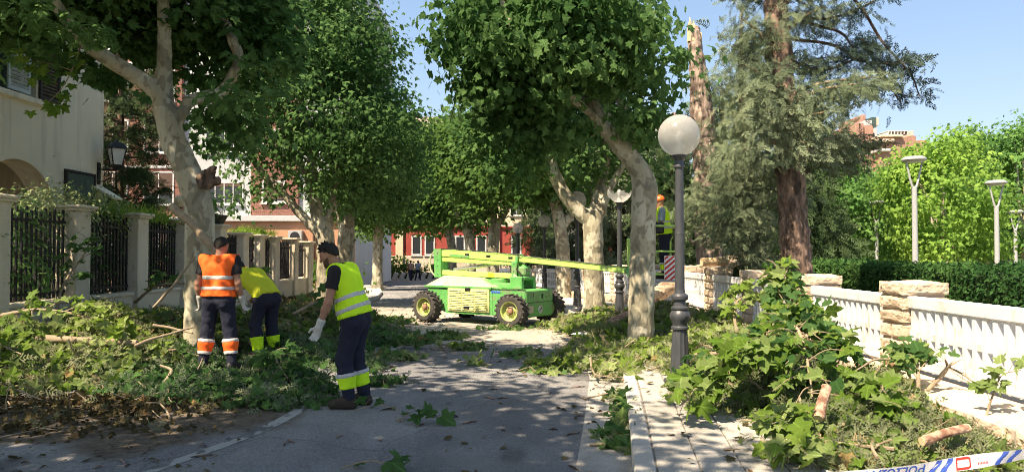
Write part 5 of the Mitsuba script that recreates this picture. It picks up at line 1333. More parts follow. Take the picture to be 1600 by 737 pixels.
# jib and basket beyond the near trunk
Je = (LM @ np.array([4.85, V, 1.235, 1]))[:3]
jib_top = Je + [-0.03, -0.05, 0.66]
put('knuckle', join([bar(Je + [-0.1, 0.03, -0.06], Je + [0.1, -0.05, 0.1], 0.16, 0.2)]), 'mat_lift_green', lift)
put('jib', join([bar(Je + [0.0, 0, 0.0], jib_top, 0.15, 0.14, up=(0, 1, 0)), bar(jib_top, jib_top + [0.35, -0.05, -0.1], 0.1, 0.12)]), 'mat_lift_lime', lift)
bx, by, bz = 2.62, 14.55, 1.03
bk = put('basket_floor', box((bx, by, bz), (bx + 0.72, by + 1.0, bz + 0.05), 0.01), 'mat_lamp_grey', lift)
rails = []
for x in (bx + 0.02, bx + 0.70):
    for y in (by + 0.02, by + 0.98):
        rails.append(tube([(x, y, bz + 0.05), (x, y, bz + 1.1)], 0.02, 8))
for z in (bz + 0.15, bz + 0.60, bz + 1.1):
    rails += [tube([(bx + 0.02, y, z), (bx + 0.70, y, z)], 0.02, 8) for y in (by + 0.02, by + 0.98)] + [tube([(x, by + 0.02, z), (x, by + 0.98, z)], 0.02, 8) for x in (bx + 0.02, bx + 0.70)]
put('basket_rail', join(rails), 'mat_lift_lime', lift, smooth=True)
put('control_box', box((bx + 0.08, by + 0.05, bz + 0.95), (bx + 0.38, by + 0.25, bz + 1.18), 0.03), 'mat_black', lift)
hz = put('hazard_panel', box((bx + 0.36, by - 0.022, bz + 0.04), (bx + 0.64, by - 0.002, bz + 0.52), 0.004), 'mat_white', lift, label='white panel with red diagonal stripes')
pz = shapely.box(0, 0, 0.27, 0.47)
for i in range(-2, 6):
    s = shapely.Polygon([(-0.05, 0.10 * i - 0.06), (0.33, 0.10 * i + 0.26), (0.33, 0.10 * i + 0.31), (-0.05, 0.10 * i - 0.01)]).intersection(pz)
    if not s.is_empty and s.area > 1e-4:
        put('stripe', extrude(s, 0.003, np.array([[1, 0, 0, bx + 0.365], [0, 0, -1, by - 0.0225], [0, 1, 0, bz + 0.045], [0, 0, 0, 1.0]])), 'mat_red', hz)

# ---------------------------------------------------------------- fallen trunk, logs, tape
ft = thing('fallen_conifer', 'fallen conifer trunk lying across the white fence behind the globe lamp', 'log')
F = np.array([at(1165, 402, 19.6), at(1130, 412, 19.3), at(1090, 425, 18.9), at(1050, 446, 18.3), at(1018, 466, 17.6), at(1000, 480, 17.2)])
put('trunk', tube(F, [0.17, 0.18, 0.19, 0.20, 0.17, 0.10], 14, 40, 0.05), 'mat_bark_fallen', ft, smooth=True)
put('broken_limb', join([tube([at(1090, 430, 18.7), at(1080, 460, 18.5), at(1062, 482, 18.3)], [0.05, 0.035, 0.02], 6, 10), tube([at(1062, 440, 18.4), at(1040, 425, 18.2), at(1025, 428, 18.1)], [0.06, 0.04, 0.02], 6, 10)]), 'mat_bark_fallen', ft, smooth=True)
rb_ = thing('fallen_limb', 'bent reddish limb lying between the two right plane trunks', 'branch')
put('stem', tube([at(925, 524, 13.6), at(948, 512, 13.8), at(965, 499, 14.0), at(990, 488, 14.3), at(1010, 482, 14.6)], [0.085, 0.095, 0.085, 0.07, 0.06], 12, 30, 0.03), 'mat_bark_red', rb_, smooth=True)


def log(label, a, b, r, bark='mat_bark_red', rough=0.02):
    t = thing('cut_log', label, 'log')
    a, b = np.asarray(a, float), np.asarray(b, float)
    d = unit(b - a)
    put('bark', tube([a, (a + b) / 2 + [0, 0, r * 0.15], b], [r, r * 0.96, r * 0.93], 16, 12, rough), bark, t, smooth=50)
    M = np.eye(4)
    z = d
    x = unit(np.cross(z, [0, 0, 1.0]))
    M[:3, 0], M[:3, 1], M[:3, 2] = x, np.cross(z, x), z
    for p, q in ((b + d * 0.004, M), (a - d * 0.012, M)):
        Q = q.copy()
        Q[:3, 3] = p
        put('cut_face', lathe([(0, 0), (r * 0.88, 0), (r * 0.86, 0.008), (0, 0.008)], 16), 'mat_wood_cut', t, to=Q)


log('pale sawn log lying on the cap of the fourth stone pillar', (4.15, 16.2, 1.40), (4.72, 16.35, 1.40), 0.095, 'mat_wood_cut')
log('short reddish log with an orange sawn end just above the police tape', (2.78, 5.05, 0.33), (3.12, 5.12, 0.40), 0.034)
log('stubby pinkish log poking out of the cut foliage at the bottom right', (2.28, 5.55, 0.38), (2.42, 5.75, 0.56), 0.04)
sh = thing('plastic_sheet', 'crumpled white plastic sheet at the kerb by the reddish limb', 'plastic sheet')
g = np.array([(x, y) for x in np.linspace(0, 0.5, 14) for y in np.linspace(0, 0.4, 12)])
zz = 0.14 * meshkit.fbm(np.column_stack([g * 7, g[:, :1] * 0]), 3, 5) + 0.02
ii = (np.arange(13)[:, None] * 12 + np.arange(11)).ravel()
put('sheet', xf((np.column_stack([g, zz]), np.stack([ii, ii + 12, ii + 13, ii + 1], 1)), mat4((1.15, 12.6, 0.10), 0.4)), 'mat_plastic_sheet', sh)

TA, TB = at(1180, 768, 4.6), at(1760, 688, 4.9)
tape = thing('police_tape', 'white plastic police tape with blue stripes and upside down blue lettering', 'tape')
TL = np.linalg.norm(TB - TA)
td, tn = unit(TB - TA), None
tup = unit(np.array([0.10, -0.25, 1.0]) - td * (np.array([0.10, -0.25, 1.0]) @ td))
tn = np.cross(td, tup)


def on_tape(u, v, w):
    u, v, w = (np.asarray(q, float) for q in (u, v, w))
    sag = -0.02 * 4 * (u / TL) * (1 - u / TL) + 0.02
    curl = 0.012 * np.sin(u * 7 + 1) * (v / 0.05)
    return TA + td * u[:, None] + tup * v[:, None] + tn * (w + curl)[:, None] + np.array([0, 0, 1.0]) * (sag - 0.0)[:, None]


us, vs_ = np.linspace(0, TL, 90), np.linspace(-0.045, 0.045, 7)
uu, vv = np.meshgrid(us, vs_, indexing='ij')
ii = (np.arange(89)[:, None] * 7 + np.arange(6)).ravel()
put('strip', (on_tape(uu.ravel(), vv.ravel(), 0 * uu.ravel()), np.stack([ii, ii + 7, ii + 8, ii + 1], 1)), 'mat_tape', tape, smooth=True)


def tape_print(name, poly, m, cut=0.02):
    out = []
    for g in getattr(poly, 'geoms', [poly]):
        if g.is_empty or g.area < 1e-7:
            continue
        v, f = trimesh.creation.triangulate_polygon(g.segmentize(cut), engine='earcut')
        out.append((on_tape(v[:, 0], v[:, 1], np.full(len(v), 0.0022)), f))
        out.append((on_tape(v[:, 0], v[:, 1], np.full(len(v), -0.0022)), f[:, ::-1]))
    return put(name, join(out), m, tape)


def tape_u(px):
    """Where along the tape the pixel column px falls."""
    a, b = (TA[0] / TA[1]), (TB[0] / TB[1])
    q = (px - 800) / FPX
    return (q * TA[1] - TA[0]) / (td[0] - q * td[1])


def stripe(px):
    u = tape_u(px)
    c = np.linspace(-0.044, 0.044, 9)
    e = u + 0.028 * np.tanh(c / 0.02) * 0.6 + c * 0.25
    tape_print('blue_stripe', shapely.Polygon(np.vstack([np.column_stack([e - 0.02, c]), np.column_stack([e + 0.02, c])[::-1]])), 'mat_blue')


for px in (1457, 1475, 1560, 1579):
    stripe(px)
u0, u1 = tape_u(1489), tape_u(1512)
tape_print('red_box', shapely.Polygon([(u0, -0.04), (u0, 0.04), (u1 - 0.02, 0.04), (u1, 0.03), (u1, -0.03), (u1 - 0.02, -0.04)]).difference(shapely.Polygon([(u0 + 0.010, -0.024), (u0 + 0.010, 0.024), (u1 - 0.018, 0.024), (u1 - 0.010, 0.018), (u1 - 0.010, -0.018), (u1 - 0.018, -0.024)])), 'mat_red')


def tape_text(name, text, u_right, h, v_top, m):
    """Lettering turned upside down, its first letter at the right end."""
    t = meshkit.text_mesh(text, h, 0.001, True)
    v = np.array(t.vertices)
    keep = np.abs(np.array(t.face_normals)[:, 2]) > 0.9
    f = np.array(t.faces)[keep & (np.array(t.triangles_center)[:, 2] > 0.0005)]
    p = on_tape(u_right - v[:, 0], v_top - v[:, 1], np.full(len(v), 0.0024))
    q = on_tape(u_right - v[:, 0], v_top - v[:, 1], np.full(len(v), -0.0024))
    put(name, join([(p, f), (q, f[:, ::-1])]), m, tape)


tape_text('lettering', 'POLICIA LOCAL', tape_u(1442), 0.062, 0.031, 'mat_blue')
tape_print('red_marks', shapely.union_all([shapely.box(tape_u(1523) + 0.011 * i, -0.022, tape_u(1523) + 0.011 * i + 0.006, -0.006) for i in range(7)]), 'mat_red')
tape_print('grey_marks', shapely.union_all([shapely.box(tape_u(1516) + 0.012 * i, 0.014, tape_u(1516) + 0.012 * i + 0.005, 0.022) for i in range(7)]), 'mat_lamp_grey')


# ---------------------------------------------------------------- people
class Body:
    """A figure on joints; each layer (skin, shirt, vest ...) is one smooth mesh round the same joints."""

    def __init__(self, J, h, place):
        self.J = {k: np.asarray(v, float) for k, v in J.items()}
        self.h, self.M = h, place
        p = np.array(list(self.J.values()))
        self.lo, self.hi = p.min(0) - 0.26, p.max(0) + 0.26

    def field(self, lo=None, hi=None, h=None):
        return Field(self.lo if lo is None else lo, self.hi if hi is None else hi, h or self.h)

    def torso(self, f, g=0.0, k=0.05, low=True):
        J = self.J
        fw = self.fw()
        x = unit(J['sr'] - J['sl'])
        for s in (-1, 1):
            f.cone(J['chest'] + x * 0.085 * s, J['waist'] + x * 0.065 * s, 0.112 + g, 0.102 + g, k, flat=(fw, 1.12))
            f.cone(J['waist'] + x * 0.065 * s, J['pelvis'] + x * 0.07 * s, 0.102 + g, 0.112 + g, k, flat=(fw, 1.08))
            f.cone(J['neck'] - [0, 0, 0.03] + x * 0.03 * s, J['sr' if s > 0 else 'sl'], 0.05 + g, 0.058 + g, k)
            f.cone(J['chest'] + x * 0.09 * s, J['sr' if s > 0 else 'sl'], 0.095 + g, 0.058 + g, k)

    def fw(self):
        J = self.J
        return unit(np.cross(unit(J['chest'] - J['pelvis']), unit(J['sr'] - J['sl'])))

    def legs(self, f, g=0.0, k=0.04, to=1.0):
        J = self.J
        for s in 'lr':
            f.cone(J['h' + s], J['k' + s], 0.092 + g, 0.062 + g, k)
            a = J['k' + s] + (J['a' + s] - J['k' + s]) * to
            f.cone(J['k' + s], J['k' + s] + (J['a' + s] - J['k' + s]) * min(0.35, to), 0.060 + g, 0.058 + g, k)
            f.cone(J['k' + s] + (J['a' + s] - J['k' + s]) * min(0.35, to), a, 0.058 + g, 0.058 + g - 0.016 * to, k)

    def arm(self, f, s, g=0.0, k=0.03, upto=2.0):
        J = self.J
        e = J['s' + s] + (J['e' + s] - J['s' + s]) * min(upto, 1)
        f.cone(J['s' + s], e, 0.053 + g, 0.053 + g - 0.013 * min(upto, 1), k)
        if upto > 1:
            f.cone(J['e' + s], J['e' + s] + (J['w' + s] - J['e' + s]) * 0.3, 0.041 + g, 0.041 + g, k)
            f.cone(J['e' + s] + (J['w' + s] - J['e' + s]) * 0.3, J['e' + s] + (J['w' + s] - J['e' + s]) * (upto - 1), 0.041 + g, 0.028 + g, k)

    def head(self, f):
        J = self.J
        c, d = J['head'], unit(self.J['face'])
        up = unit(self.J['crown'] - d * (self.J['crown'] @ d))
        x = np.cross(d, up)
        P = lambda a, b, cc: c + x * a + d * b + up * cc
        self.P = P
        f.cone(J['neck'] - [0, 0, 0.03], P(0, -0.02, -0.06), 0.056, 0.053, 0.03)
        f.cone(P(0, -0.022, 0.035), P(0, 0.012, 0.03), 0.082, 0.078, 0.03)
        f.cone(P(0, 0.02, -0.02), P(0, 0.045, -0.075), 0.066, 0.040, 0.03)
        for s in (-1, 1):
            f.cone(P(0.028 * s, 0.03, -0.03), P(0.026 * s, 0.045, -0.075), 0.042, 0.030, 0.02)
            f.cone(P(0.035 * s, 0.075, 0.022), P(0.012 * s, 0.085, 0.020), 0.012, 0.012, 0.012)
            f.cone(P(0.032 * s, 0.094, 0.003), P(0.030 * s, 0.094, 0.003), 0.012, 0.012, 0.012, cut=True)
            f.cone(P(0.078 * s, -0.01, 0.015), P(0.080 * s, -0.012, -0.025), 0.020, 0.013, 0.008, flat=(x, 2.2))
        f.cone(P(0, 0.085, 0.012), P(0, 0.108, -0.022), 0.010, 0.0165, 0.012)
        f.cone(P(-0.018, 0.086, -0.052), P(0.018, 0.086, -0.052), 0.0095, 0.0095, 0.008)
        f.cone(P(-0.02, 0.093, -0.059), P(0.02, 0.093, -0.059), 0.003, 0.003, 0.004, cut=True)
        f.cone(P(0, 0.066, -0.092), P(0, 0.066, -0.09), 0.026, 0.026, 0.02)

    def skin(self):
        f = self.field()
        self.torso(f)
        self.legs(f)
        for s in 'lr':
            self.arm(f, s)
            f.cone(self.J['w' + s], self.J['w' + s] + unit(self.J['w' + s] - self.J['e' + s]) * 0.012, 0.026, 0.024, 0.02)
            f.cone(self.J['a' + s], self.J['t' + s], 0.036, 0.028, 0.02)
        self.head(f)
        return f.mesh()

    def hand(self, s, curl=0.5, side=None):
        """A gloved hand: palm, four fingers of two bones, a thumb."""
        J = self.J
        w = J['w' + s]
        d = unit(w - J['e' + s])
        side = unit(np.asarray(side if side is not None else [0, 1, 0], float) - d * (np.asarray(side if side is not None else [0, 1, 0]) @ d))
        pn = np.cross(d, side) * (1 if s == 'r' else -1)
        f = Field(w - 0.2, w + 0.2 + 0.0, 0.006)
        f.cone(w - d * 0.055, w + d * 0.01, 0.044, 0.038, 0.015)
        for q in (-1.5, -0.5, 0.5, 1.5):
            f.cone(w + d * 0.02 + side * 0.012 * q, w + d * 0.092 + side * 0.020 * q, 0.021, 0.0165, 0.012)
            L = 0.078 - 0.007 * abs(q - 0.4)
            a = w + d * 0.094 + side * 0.021 * q
            b = a + (d * math.cos(curl) + pn * math.sin(curl) + side * 0.06 * q) * L * 0.52
            c = b + (d * math.cos(2.1 * curl) + pn * math.sin(2.1 * curl)) * L * 0.48
            f.cone(a, b, 0.0115, 0.011, 0.006)
            f.cone(b, c, 0.011, 0.0095, 0.004)
        a = w + d * 0.03 + side * 0.030
        b = a + (d * 0.55 + side * 0.7 + pn * 0.35) * 0.045
        f.cone(a, b, 0.017, 0.0135, 0.012)
        f.cone(b, b + (d * 0.85 + side * 0.25 + pn * 0.4) * 0.036, 0.0135, 0.011, 0.006)
        return f.mesh()

    def wear(self, name, f, m, key, wrinkle=0.006, freq=11, **kw):
        v, t = f.mesh() if hasattr(f, 'mesh') else f
        if wrinkle:
            n = meshkit.arrays((v, t), True)[2]
            g = meshkit.fbm(np.stack([v[:, 0] * freq, v[:, 1] * freq, v[:, 2] * freq * 0.8], 1), 3, 9) - 0.5
            v = v + n * (g * 2 * wrinkle)[:, None]
        return put(name, (v, t), m, key, smooth=True, to=self.M, **kw)

    def keep(self, f, fn):
        """Cut the field where fn(points) > 0."""
        f.d = np.maximum(f.d, fn(f.points()).astype(np.float32))
        return f


def plane(c, n):
    c, n = np.asarray(c, float), unit(n)
    return lambda p: (p - c) @ n


def band(c, n, half):
    c, n = np.asarray(c, float), unit(n)
    return lambda p: np.abs((p - c) @ n) - half


def boots(B, key, m='mat_boot'):
    for s in 'lr':
        f = B.field()
        a, t = B.J['a' + s], B.J['t' + s]
        d = unit((t - a) * [1, 1, 0])
        g = np.array([a[0], a[1], min(a[2], t[2] + 0.06) - 0.02])
        f.cone(a + [0, 0, 0.06], a - [0, 0, 0.02], 0.052, 0.052, 0.02)
        f.cone(a - d * 0.035 - [0, 0, 0.035], t, 0.046, 0.040, 0.03)
        f.cone(a + d * 0.01 + [0, 0, 0.005], t + [0, 0, 0.006], 0.052, 0.038, 0.02)
        f.cone(a - d * 0.045 - [0, 0, 0.055], t - [0, 0, 0.012], 0.040, 0.036, 0.02)
        if t[2] < 0.1:
            B.keep(f, lambda p: -(p[..., 2] - 0.004))
        B.wear('boot', f, m, key, 0.002)


def trousers(B, key, shin, mcol='mat_vest_lime', silver=(True, True)):
    J = B.J
    f = B.field()
    B.legs(f, 0.020, 0.05, 0.96)
    x = unit(J['sr'] - J['sl'])
    for s in (-1, 1):
        f.cone(J['waist'] * 0.35 + J['pelvis'] * 0.65 + x * 0.065 * s, J['pelvis'] + x * 0.075 * s - [0, 0, 0.03], 0.124, 0.128, 0.05)
    ax = unit(J['waist'] - J['pelvis'])
    B.keep(f, plane(J['pelvis'] + ax * 0.13, ax))
    B.wear('trousers', f, 'mat_navy', key, 0.011, 13)
    for s in 'lr':
        d = unit(J['a' + s] - J['k' + s])
        L = np.linalg.norm(J['a' + s] - J['k' + s])

        def leg(g):
            q = B.field(J['k' + s] - 0.25, J['k' + s] + 0.25 + (J['a' + s] - J['k' + s]) * 0 + [0, 0, 0], None)
            q = Field(np.minimum(J['k' + s], J['a' + s]) - 0.14, np.maximum(J['k' + s], J['a' + s]) + 0.14, B.h)
            q.cone(J['k' + s], J['k' + s] + d * L * 0.35, 0.060 + g, 0.058 + g, 0.05)
            q.cone(J['k' + s] + d * L * 0.35, J['a' + s], 0.058 + g, 0.042 + g, 0.05)
            return q
        c0, c1 = shin
        q = leg(0.034)
        B.wear('leg_band', B.keep(q, band(J['k' + s] + d * L * (c0 + c1) / 2, d, L * (c1 - c0) / 2)), mcol, key, 0.004)
        for e, on in zip((c0, c1), silver):
            if on:
                B.wear('leg_stripe', B.keep(leg(0.038), band(J['k' + s] + d * L * e, d, 0.022)), 'mat_reflective', key, 0.004)


def vest(B, key, m, hem=0.02, stripes=(), g=0.027, tilt=(0, 0, 0)):
    J = B.J
    ax = unit(J['chest'] - J['pelvis'])
    x = unit(J['sr'] - J['sl'])

    def make(gg):
        f = B.field()
        B.torso(f, gg, 0.06)
        for s in (-1, 1):
            f.cone(J['pelvis'] + x * 0.075 * s + ax * 0.10, J['pelvis'] + x * 0.08 * s + ax * hem, 0.118 + gg, 0.122 + gg, 0.05)
        B.keep(f, plane(J['pelvis'] + ax * hem, -ax))
        B.keep(f, plane(J['neck'] + [0, 0, 0.0] + ax * 0.02, ax))
        for s in (-1, 1):
            f.cone(J['neck'], J['neck'] + ax * 0.2, 0.066, 0.12, 0.01, cut=True)
            sh = J['sr' if s > 0 else 'sl']
            B.keep(f, plane(sh + x * 0.045 * s, x * s))
        return f
    B.wear('vest', make(g), m, key, 0.010, 9)
    for st in stripes:
        B.wear('reflective_stripe', B.keep(make(g + 0.006), band(J['pelvis'] + ax * st, unit(ax + np.asarray(tilt)), 0.024)), 'mat_reflective', key, 0.010, 9)


def shirt(B, key, m, sleeves=0.62, body=True, hem=0.0, g=0.012):
    J = B.J
    f = B.field()
    if body:
        B.torso(f, g, 0.05)
        ax = unit(J['chest'] - J['pelvis'])
        B.keep(f, plane(J['neck'] + ax * 0.03, ax))
        if hem:
            B.keep(f, plane(J['pelvis'] + ax * hem, -ax))
    for s in 'lr':
        q = B.field()
        B.arm(q, s, g + 0.012, 0.03, 1.0)
        d = unit(J['e' + s] - J['s' + s])
        B.keep(q, plane(J['s' + s] + (J['e' + s] - J['s' + s]) * sleeves, d))
        f.add(np.s_[:, :, :], q.d, 0.03)
    B.wear('shirt', f, m, key, 0.008, 12)


def hair(B, key, grow=0.014, front=0.055, low=-0.02, m='mat_hair', wild=0.012):
    c, d = B.J['head'], unit(B.J['face'])
    up = unit(B.J['crown'] - d * (B.J['crown'] @ d))
    f = Field(c - 0.19, c + 0.19, 0.006)
    P = B.P
    f.cone(P(0, -0.026, 0.037), P(0, 0.008, 0.042), 0.082 + grow * 0.7, 0.078 + grow * 0.7, 0.03)
    f.cone(P(0, 0.0, 0.075), P(0, 0.055, 0.085), 0.05 + grow, 0.022 + grow, 0.03)
    f.cone(P(0, -0.035, 0.0), P(0, -0.045, -0.055), 0.074, 0.052, 0.03)
    rr = np.random.default_rng(12)
    late = []
    for _ in range(46 if wild > 0.01 else 0):
        q = unit(np.array([rr.normal(), rr.normal() * 0.9 + 0.2, abs(rr.normal()) + 0.5]))
        b = P(*(q * [0.082, 0.088, 0.085] + [0, -0.012, 0.038]))
        e = b + (P(*q) - c) * rr.uniform(0.02, 0.042) + d * rr.uniform(0.0, 0.02)
        late.append((b, e))
    B.keep(f, lambda p: (p - P(0, front + 0.02, 0.06)) @ unit(d * 0.95 - 0.3 * up))
    B.keep(f, lambda p: (p - P(0, 0.012, 0.042)) @ unit(d * 0.9 - up))
    B.keep(f, lambda p: (p - P(0, 0, -0.07)) @ -up)
    for b, e in late:
        f.cone(b, e, 0.013, 0.004, 0.008)
    B.wear('hair', f, m, key, wild * 0.6, 30)


def pose(**k):
    return k


def turn(x, y, z, a):
    """Places a figure whose own forward is +y and right is +x, turned by a (radians, anticlockwise)."""
    return mat4((x, y, z), a)


# the dark haired worker in lime, seen from his left side, looking down to the left
px, py = 545, 640
Yp = 7.75
g = ground_pt(548, Yp, 0)
key = thing('person', 'dark haired man in a lime hi-vis vest and white glove, looking down beside the heap', 'person', None)
J = pose(pelvis=(0, -0.06, 0.93), waist=(0, -0.02, 1.08), chest=(0, 0.05, 1.30), neck=(0, 0.13, 1.47), sl=(-0.185, 0.09, 1.40), sr=(0.185, 0.07, 1.40), el=(-0.24, 0.15, 1.10), wl=(-0.235, 0.245, 0.855), er=(0.24, 0.06, 1.10), wr=(0.24, 0.12, 0.84),
         hl=(-0.095, -0.06, 0.90), hr=(0.095, -0.06, 0.90), kl=(-0.10, 0.03, 0.50), kr=(0.11, -0.02, 0.50), al=(-0.10, -0.03, 0.10), ar=(0.12, -0.12, 0.10), tl=(-0.11, 0.15, 0.045), tr=(0.14, 0.05, 0.045),
         head=(0, 0.235, 1.575), face=(0, 0.88, -0.42), crown=(0, 0.4, 0.9))
B = Body(J, 0.011, turn(g[0], Yp, 0.0, math.pi / 2 - 0.12))
put('body', B.skin(), 'mat_skin', key, smooth=True, to=B.M)
trousers(B, key, (0.38, 0.72), 'mat_vest_lime', (True, False))
shirt(B, key, 'mat_tee_black', 0.55)
vest(B, key, 'mat_vest_lime', 0.02, (0.10, 0.22), tilt=(0, 0.10, 0))
boots(B, key)
hair(B, key, 0.007, 0.06, -0.01, wild=0.012)
for s in 'lr':
    put('glove', B.hand(s, 0.55, (0, 1, 0)), 'mat_glove', key, smooth=True, to=B.M, label='white work glove')
f = Field(B.J['head'] - 0.2, B.J['head'] + 0.2, 0.006)
f.cone(B.P(0, 0.02, -0.02), B.P(0, 0.045, -0.075), 0.070, 0.043, 0.03)
for s in (-1, 1):
    f.cone(B.P(0.028 * s, 0.03, -0.03), B.P(0.026 * s, 0.045, -0.075), 0.046, 0.034, 0.02)
f.cone(B.P(0, 0.066, -0.092), B.P(0, 0.066, -0.09), 0.0295, 0.0295, 0.02)
_d = unit(B.J['face'])
_u = unit(B.J['crown'] - _d * (B.J['crown'] @ _d))
B.keep(f, plane(B.P(0, 0.06, -0.045), _u * 0.9 + _d * 0.45))
B.keep(f, plane(B.P(0, 0.0, 0), -_d))
B.wear('beard', f, 'mat_stubble', key, 0.001, 40)

# the man in the orange vest, seen from behind
Yp = 9.9
g = ground_pt(342, Yp, 0)
key = thing('person', 'man in an orange hi-vis vest seen from behind, arms at his sides', 'person')
J = pose(pelvis=(0, 0, 0.97), waist=(0, 0.0, 1.12), chest=(0, 0.02, 1.36), neck=(0, 0.04, 1.53), sl=(-0.205, 0.02, 1.47), sr=(0.205, 0.02, 1.47), el=(-0.275, -0.02, 1.17), wl=(-0.285, 0.06, 0.93), er=(0.275, -0.02, 1.17), wr=(0.29, 0.08, 0.93),
         hl=(-0.105, 0, 0.94), hr=(0.105, 0, 0.94), kl=(-0.155, 0.02, 0.52), kr=(0.14, 0.05, 0.52), al=(-0.185, -0.04, 0.11), ar=(0.185, 0.0, 0.11), tl=(-0.21, 0.13, 0.05), tr=(0.22, 0.16, 0.05),
         head=(0, 0.075, 1.655), face=(0.1, 0.93, -0.32), crown=(0, 0.3, 0.95))
B = Body(J, 0.011, turn(g[0], Yp, 0.03, -0.08))
put('body', B.skin(), 'mat_skin', key, smooth=True, to=B.M)
trousers(B, key, (0.28, 0.66), 'mat_vest_orange')
shirt(B, key, 'mat_tee_black', 0.62)
vest(B, key, 'mat_vest_orange', 0.02, (0.13, 0.27))
boots(B, key, 'mat_black')
hair(B, key, 0.010, 0.06, -0.02, wild=0.006)
for s in 'lr':
    put('glove', B.hand(s, 0.6, (0.2 if s == 'l' else -0.2, 1, 0)), 'mat_glove', key, smooth=True, to=B.M, label='pale work glove')

# the bent worker in a yellow shirt
Yp = 10.9
g = ground_pt(404, Yp, 0)
key = thing('person', 'worker in a yellow shirt bending over with a red ear protector', 'person')
J = pose(pelvis=(0, -0.12, 0.90), waist=(0, 0.0, 1.03), chest=(0, 0.22, 1.18), neck=(0, 0.38, 1.27), sl=(-0.19, 0.34, 1.20), sr=(0.19, 0.32, 1.20), el=(-0.24, 0.36, 0.92), wl=(-0.20, 0.50, 0.72), er=(0.24, 0.34, 0.92), wr=(0.16, 0.50, 0.74),
         hl=(-0.10, -0.11, 0.87), hr=(0.10, -0.11, 0.87), kl=(-0.13, -0.02, 0.50), kr=(0.13, -0.06, 0.50), al=(-0.14, -0.10, 0.11), ar=(0.15, -0.12, 0.11), tl=(-0.16, 0.07, 0.05), tr=(0.18, 0.05, 0.05),
         head=(0, 0.50, 1.30), face=(0, 0.62, -0.78), crown=(0, 0.78, 0.62))
B = Body(J, 0.011, turn(g[0] + 0.05, Yp, 0.06, 1.05))
put('body', B.skin(), 'mat_skin', key, smooth=True, to=B.M)
trousers(B, key, (0.45, 0.92), 'mat_vest_lime', (False, False))
shirt(B, key, 'mat_tee_yellow', 0.72, hem=-0.03, g=0.034)
boots(B, key)
hair(B, key, 0.010, 0.06, -0.02, wild=0.006)
P = B.P
f = Field(B.J['head'] - 0.2, B.J['head'] + 0.2, 0.006)
for s in (-1, 1):
    f.cone(P(0.085 * s, -0.01, 0.0), P(0.105 * s, -0.01, 0.0), 0.042, 0.038, 0.01)
for a in np.linspace(-1.35, 1.35, 16):
    b = a + 0.18
    f.cone(P(0.11 * math.sin(a), -0.01, 0.02 + 0.11 * math.cos(a)), P(0.11 * math.sin(b), -0.01, 0.02 + 0.11 * math.cos(b)), 0.011, 0.011, 0.004)
B.wear('ear_protector', f, 'mat_red_plastic', key, 0)
for s in 'lr':
    put('glove', B.hand(s, 0.9, (0, 1, 0)), 'mat_glove', key, smooth=True, to=B.M)

# the worker in the lift basket
key = thing('person', 'worker with an orange helmet and lime vest standing in the lift basket', 'person')
J = pose(pelvis=(0, 0, 0.90), waist=(0, 0.01, 1.04), chest=(0, 0.04, 1.26), neck=(0, 0.07, 1.42), sl=(-0.185, 0.05, 1.36), sr=(0.185, 0.05, 1.36), el=(-0.235, 0.08, 1.08), wl=(-0.20, 0.32, 1.05), er=(0.235, 0.08, 1.08), wr=(0.18, 0.32, 1.05),
         hl=(-0.095, 0, 0.87), hr=(0.095, 0, 0.87), kl=(-0.10, 0.03, 0.48), kr=(0.10, 0.03, 0.48), al=(-0.10, 0, 0.10), ar=(0.10, 0, 0.10), tl=(-0.11, 0.17, 0.045), tr=(0.11, 0.17, 0.045), head=(0, 0.105, 1.53), face=(0, 0.95, -0.28), crown=(0, 0.28, 0.95))
B = Body(J, 0.014, turn(3.10, 15.05, 1.08, math.pi / 2 - 0.2))
put('body', B.skin(), 'mat_skin', key, smooth=True, to=B.M)
trousers(B, key, (0.45, 0.8), 'mat_vest_lime')
shirt(B, key, 'mat_grey_tee', 0.75)
vest(B, key, 'mat_vest_lime', 0.0, (0.12, 0.24))
boots(B, key)
P = B.P
f = Field(B.J['head'] - 0.22, B.J['head'] + 0.22, 0.008)
f.cone(P(0, -0.02, 0.055), P(0, 0.01, 0.055), 0.108, 0.104, 0.02)
B.keep(f, plane(P(0, 0, 0.045), -unit(B.J['crown'])))
f.cone(P(0, 0.02, 0.05), P(0, 0.08, 0.045), 0.085, 0.07, 0.01, flat=(unit(B.J['crown']), 5))
B.wear('helmet', f, 'mat_helmet', key, 0)
for s in 'lr':
    put('glove', B.hand(s, 1.0, (0, 0.2, 1)), 'mat_boot', key, smooth=True, to=B.M)

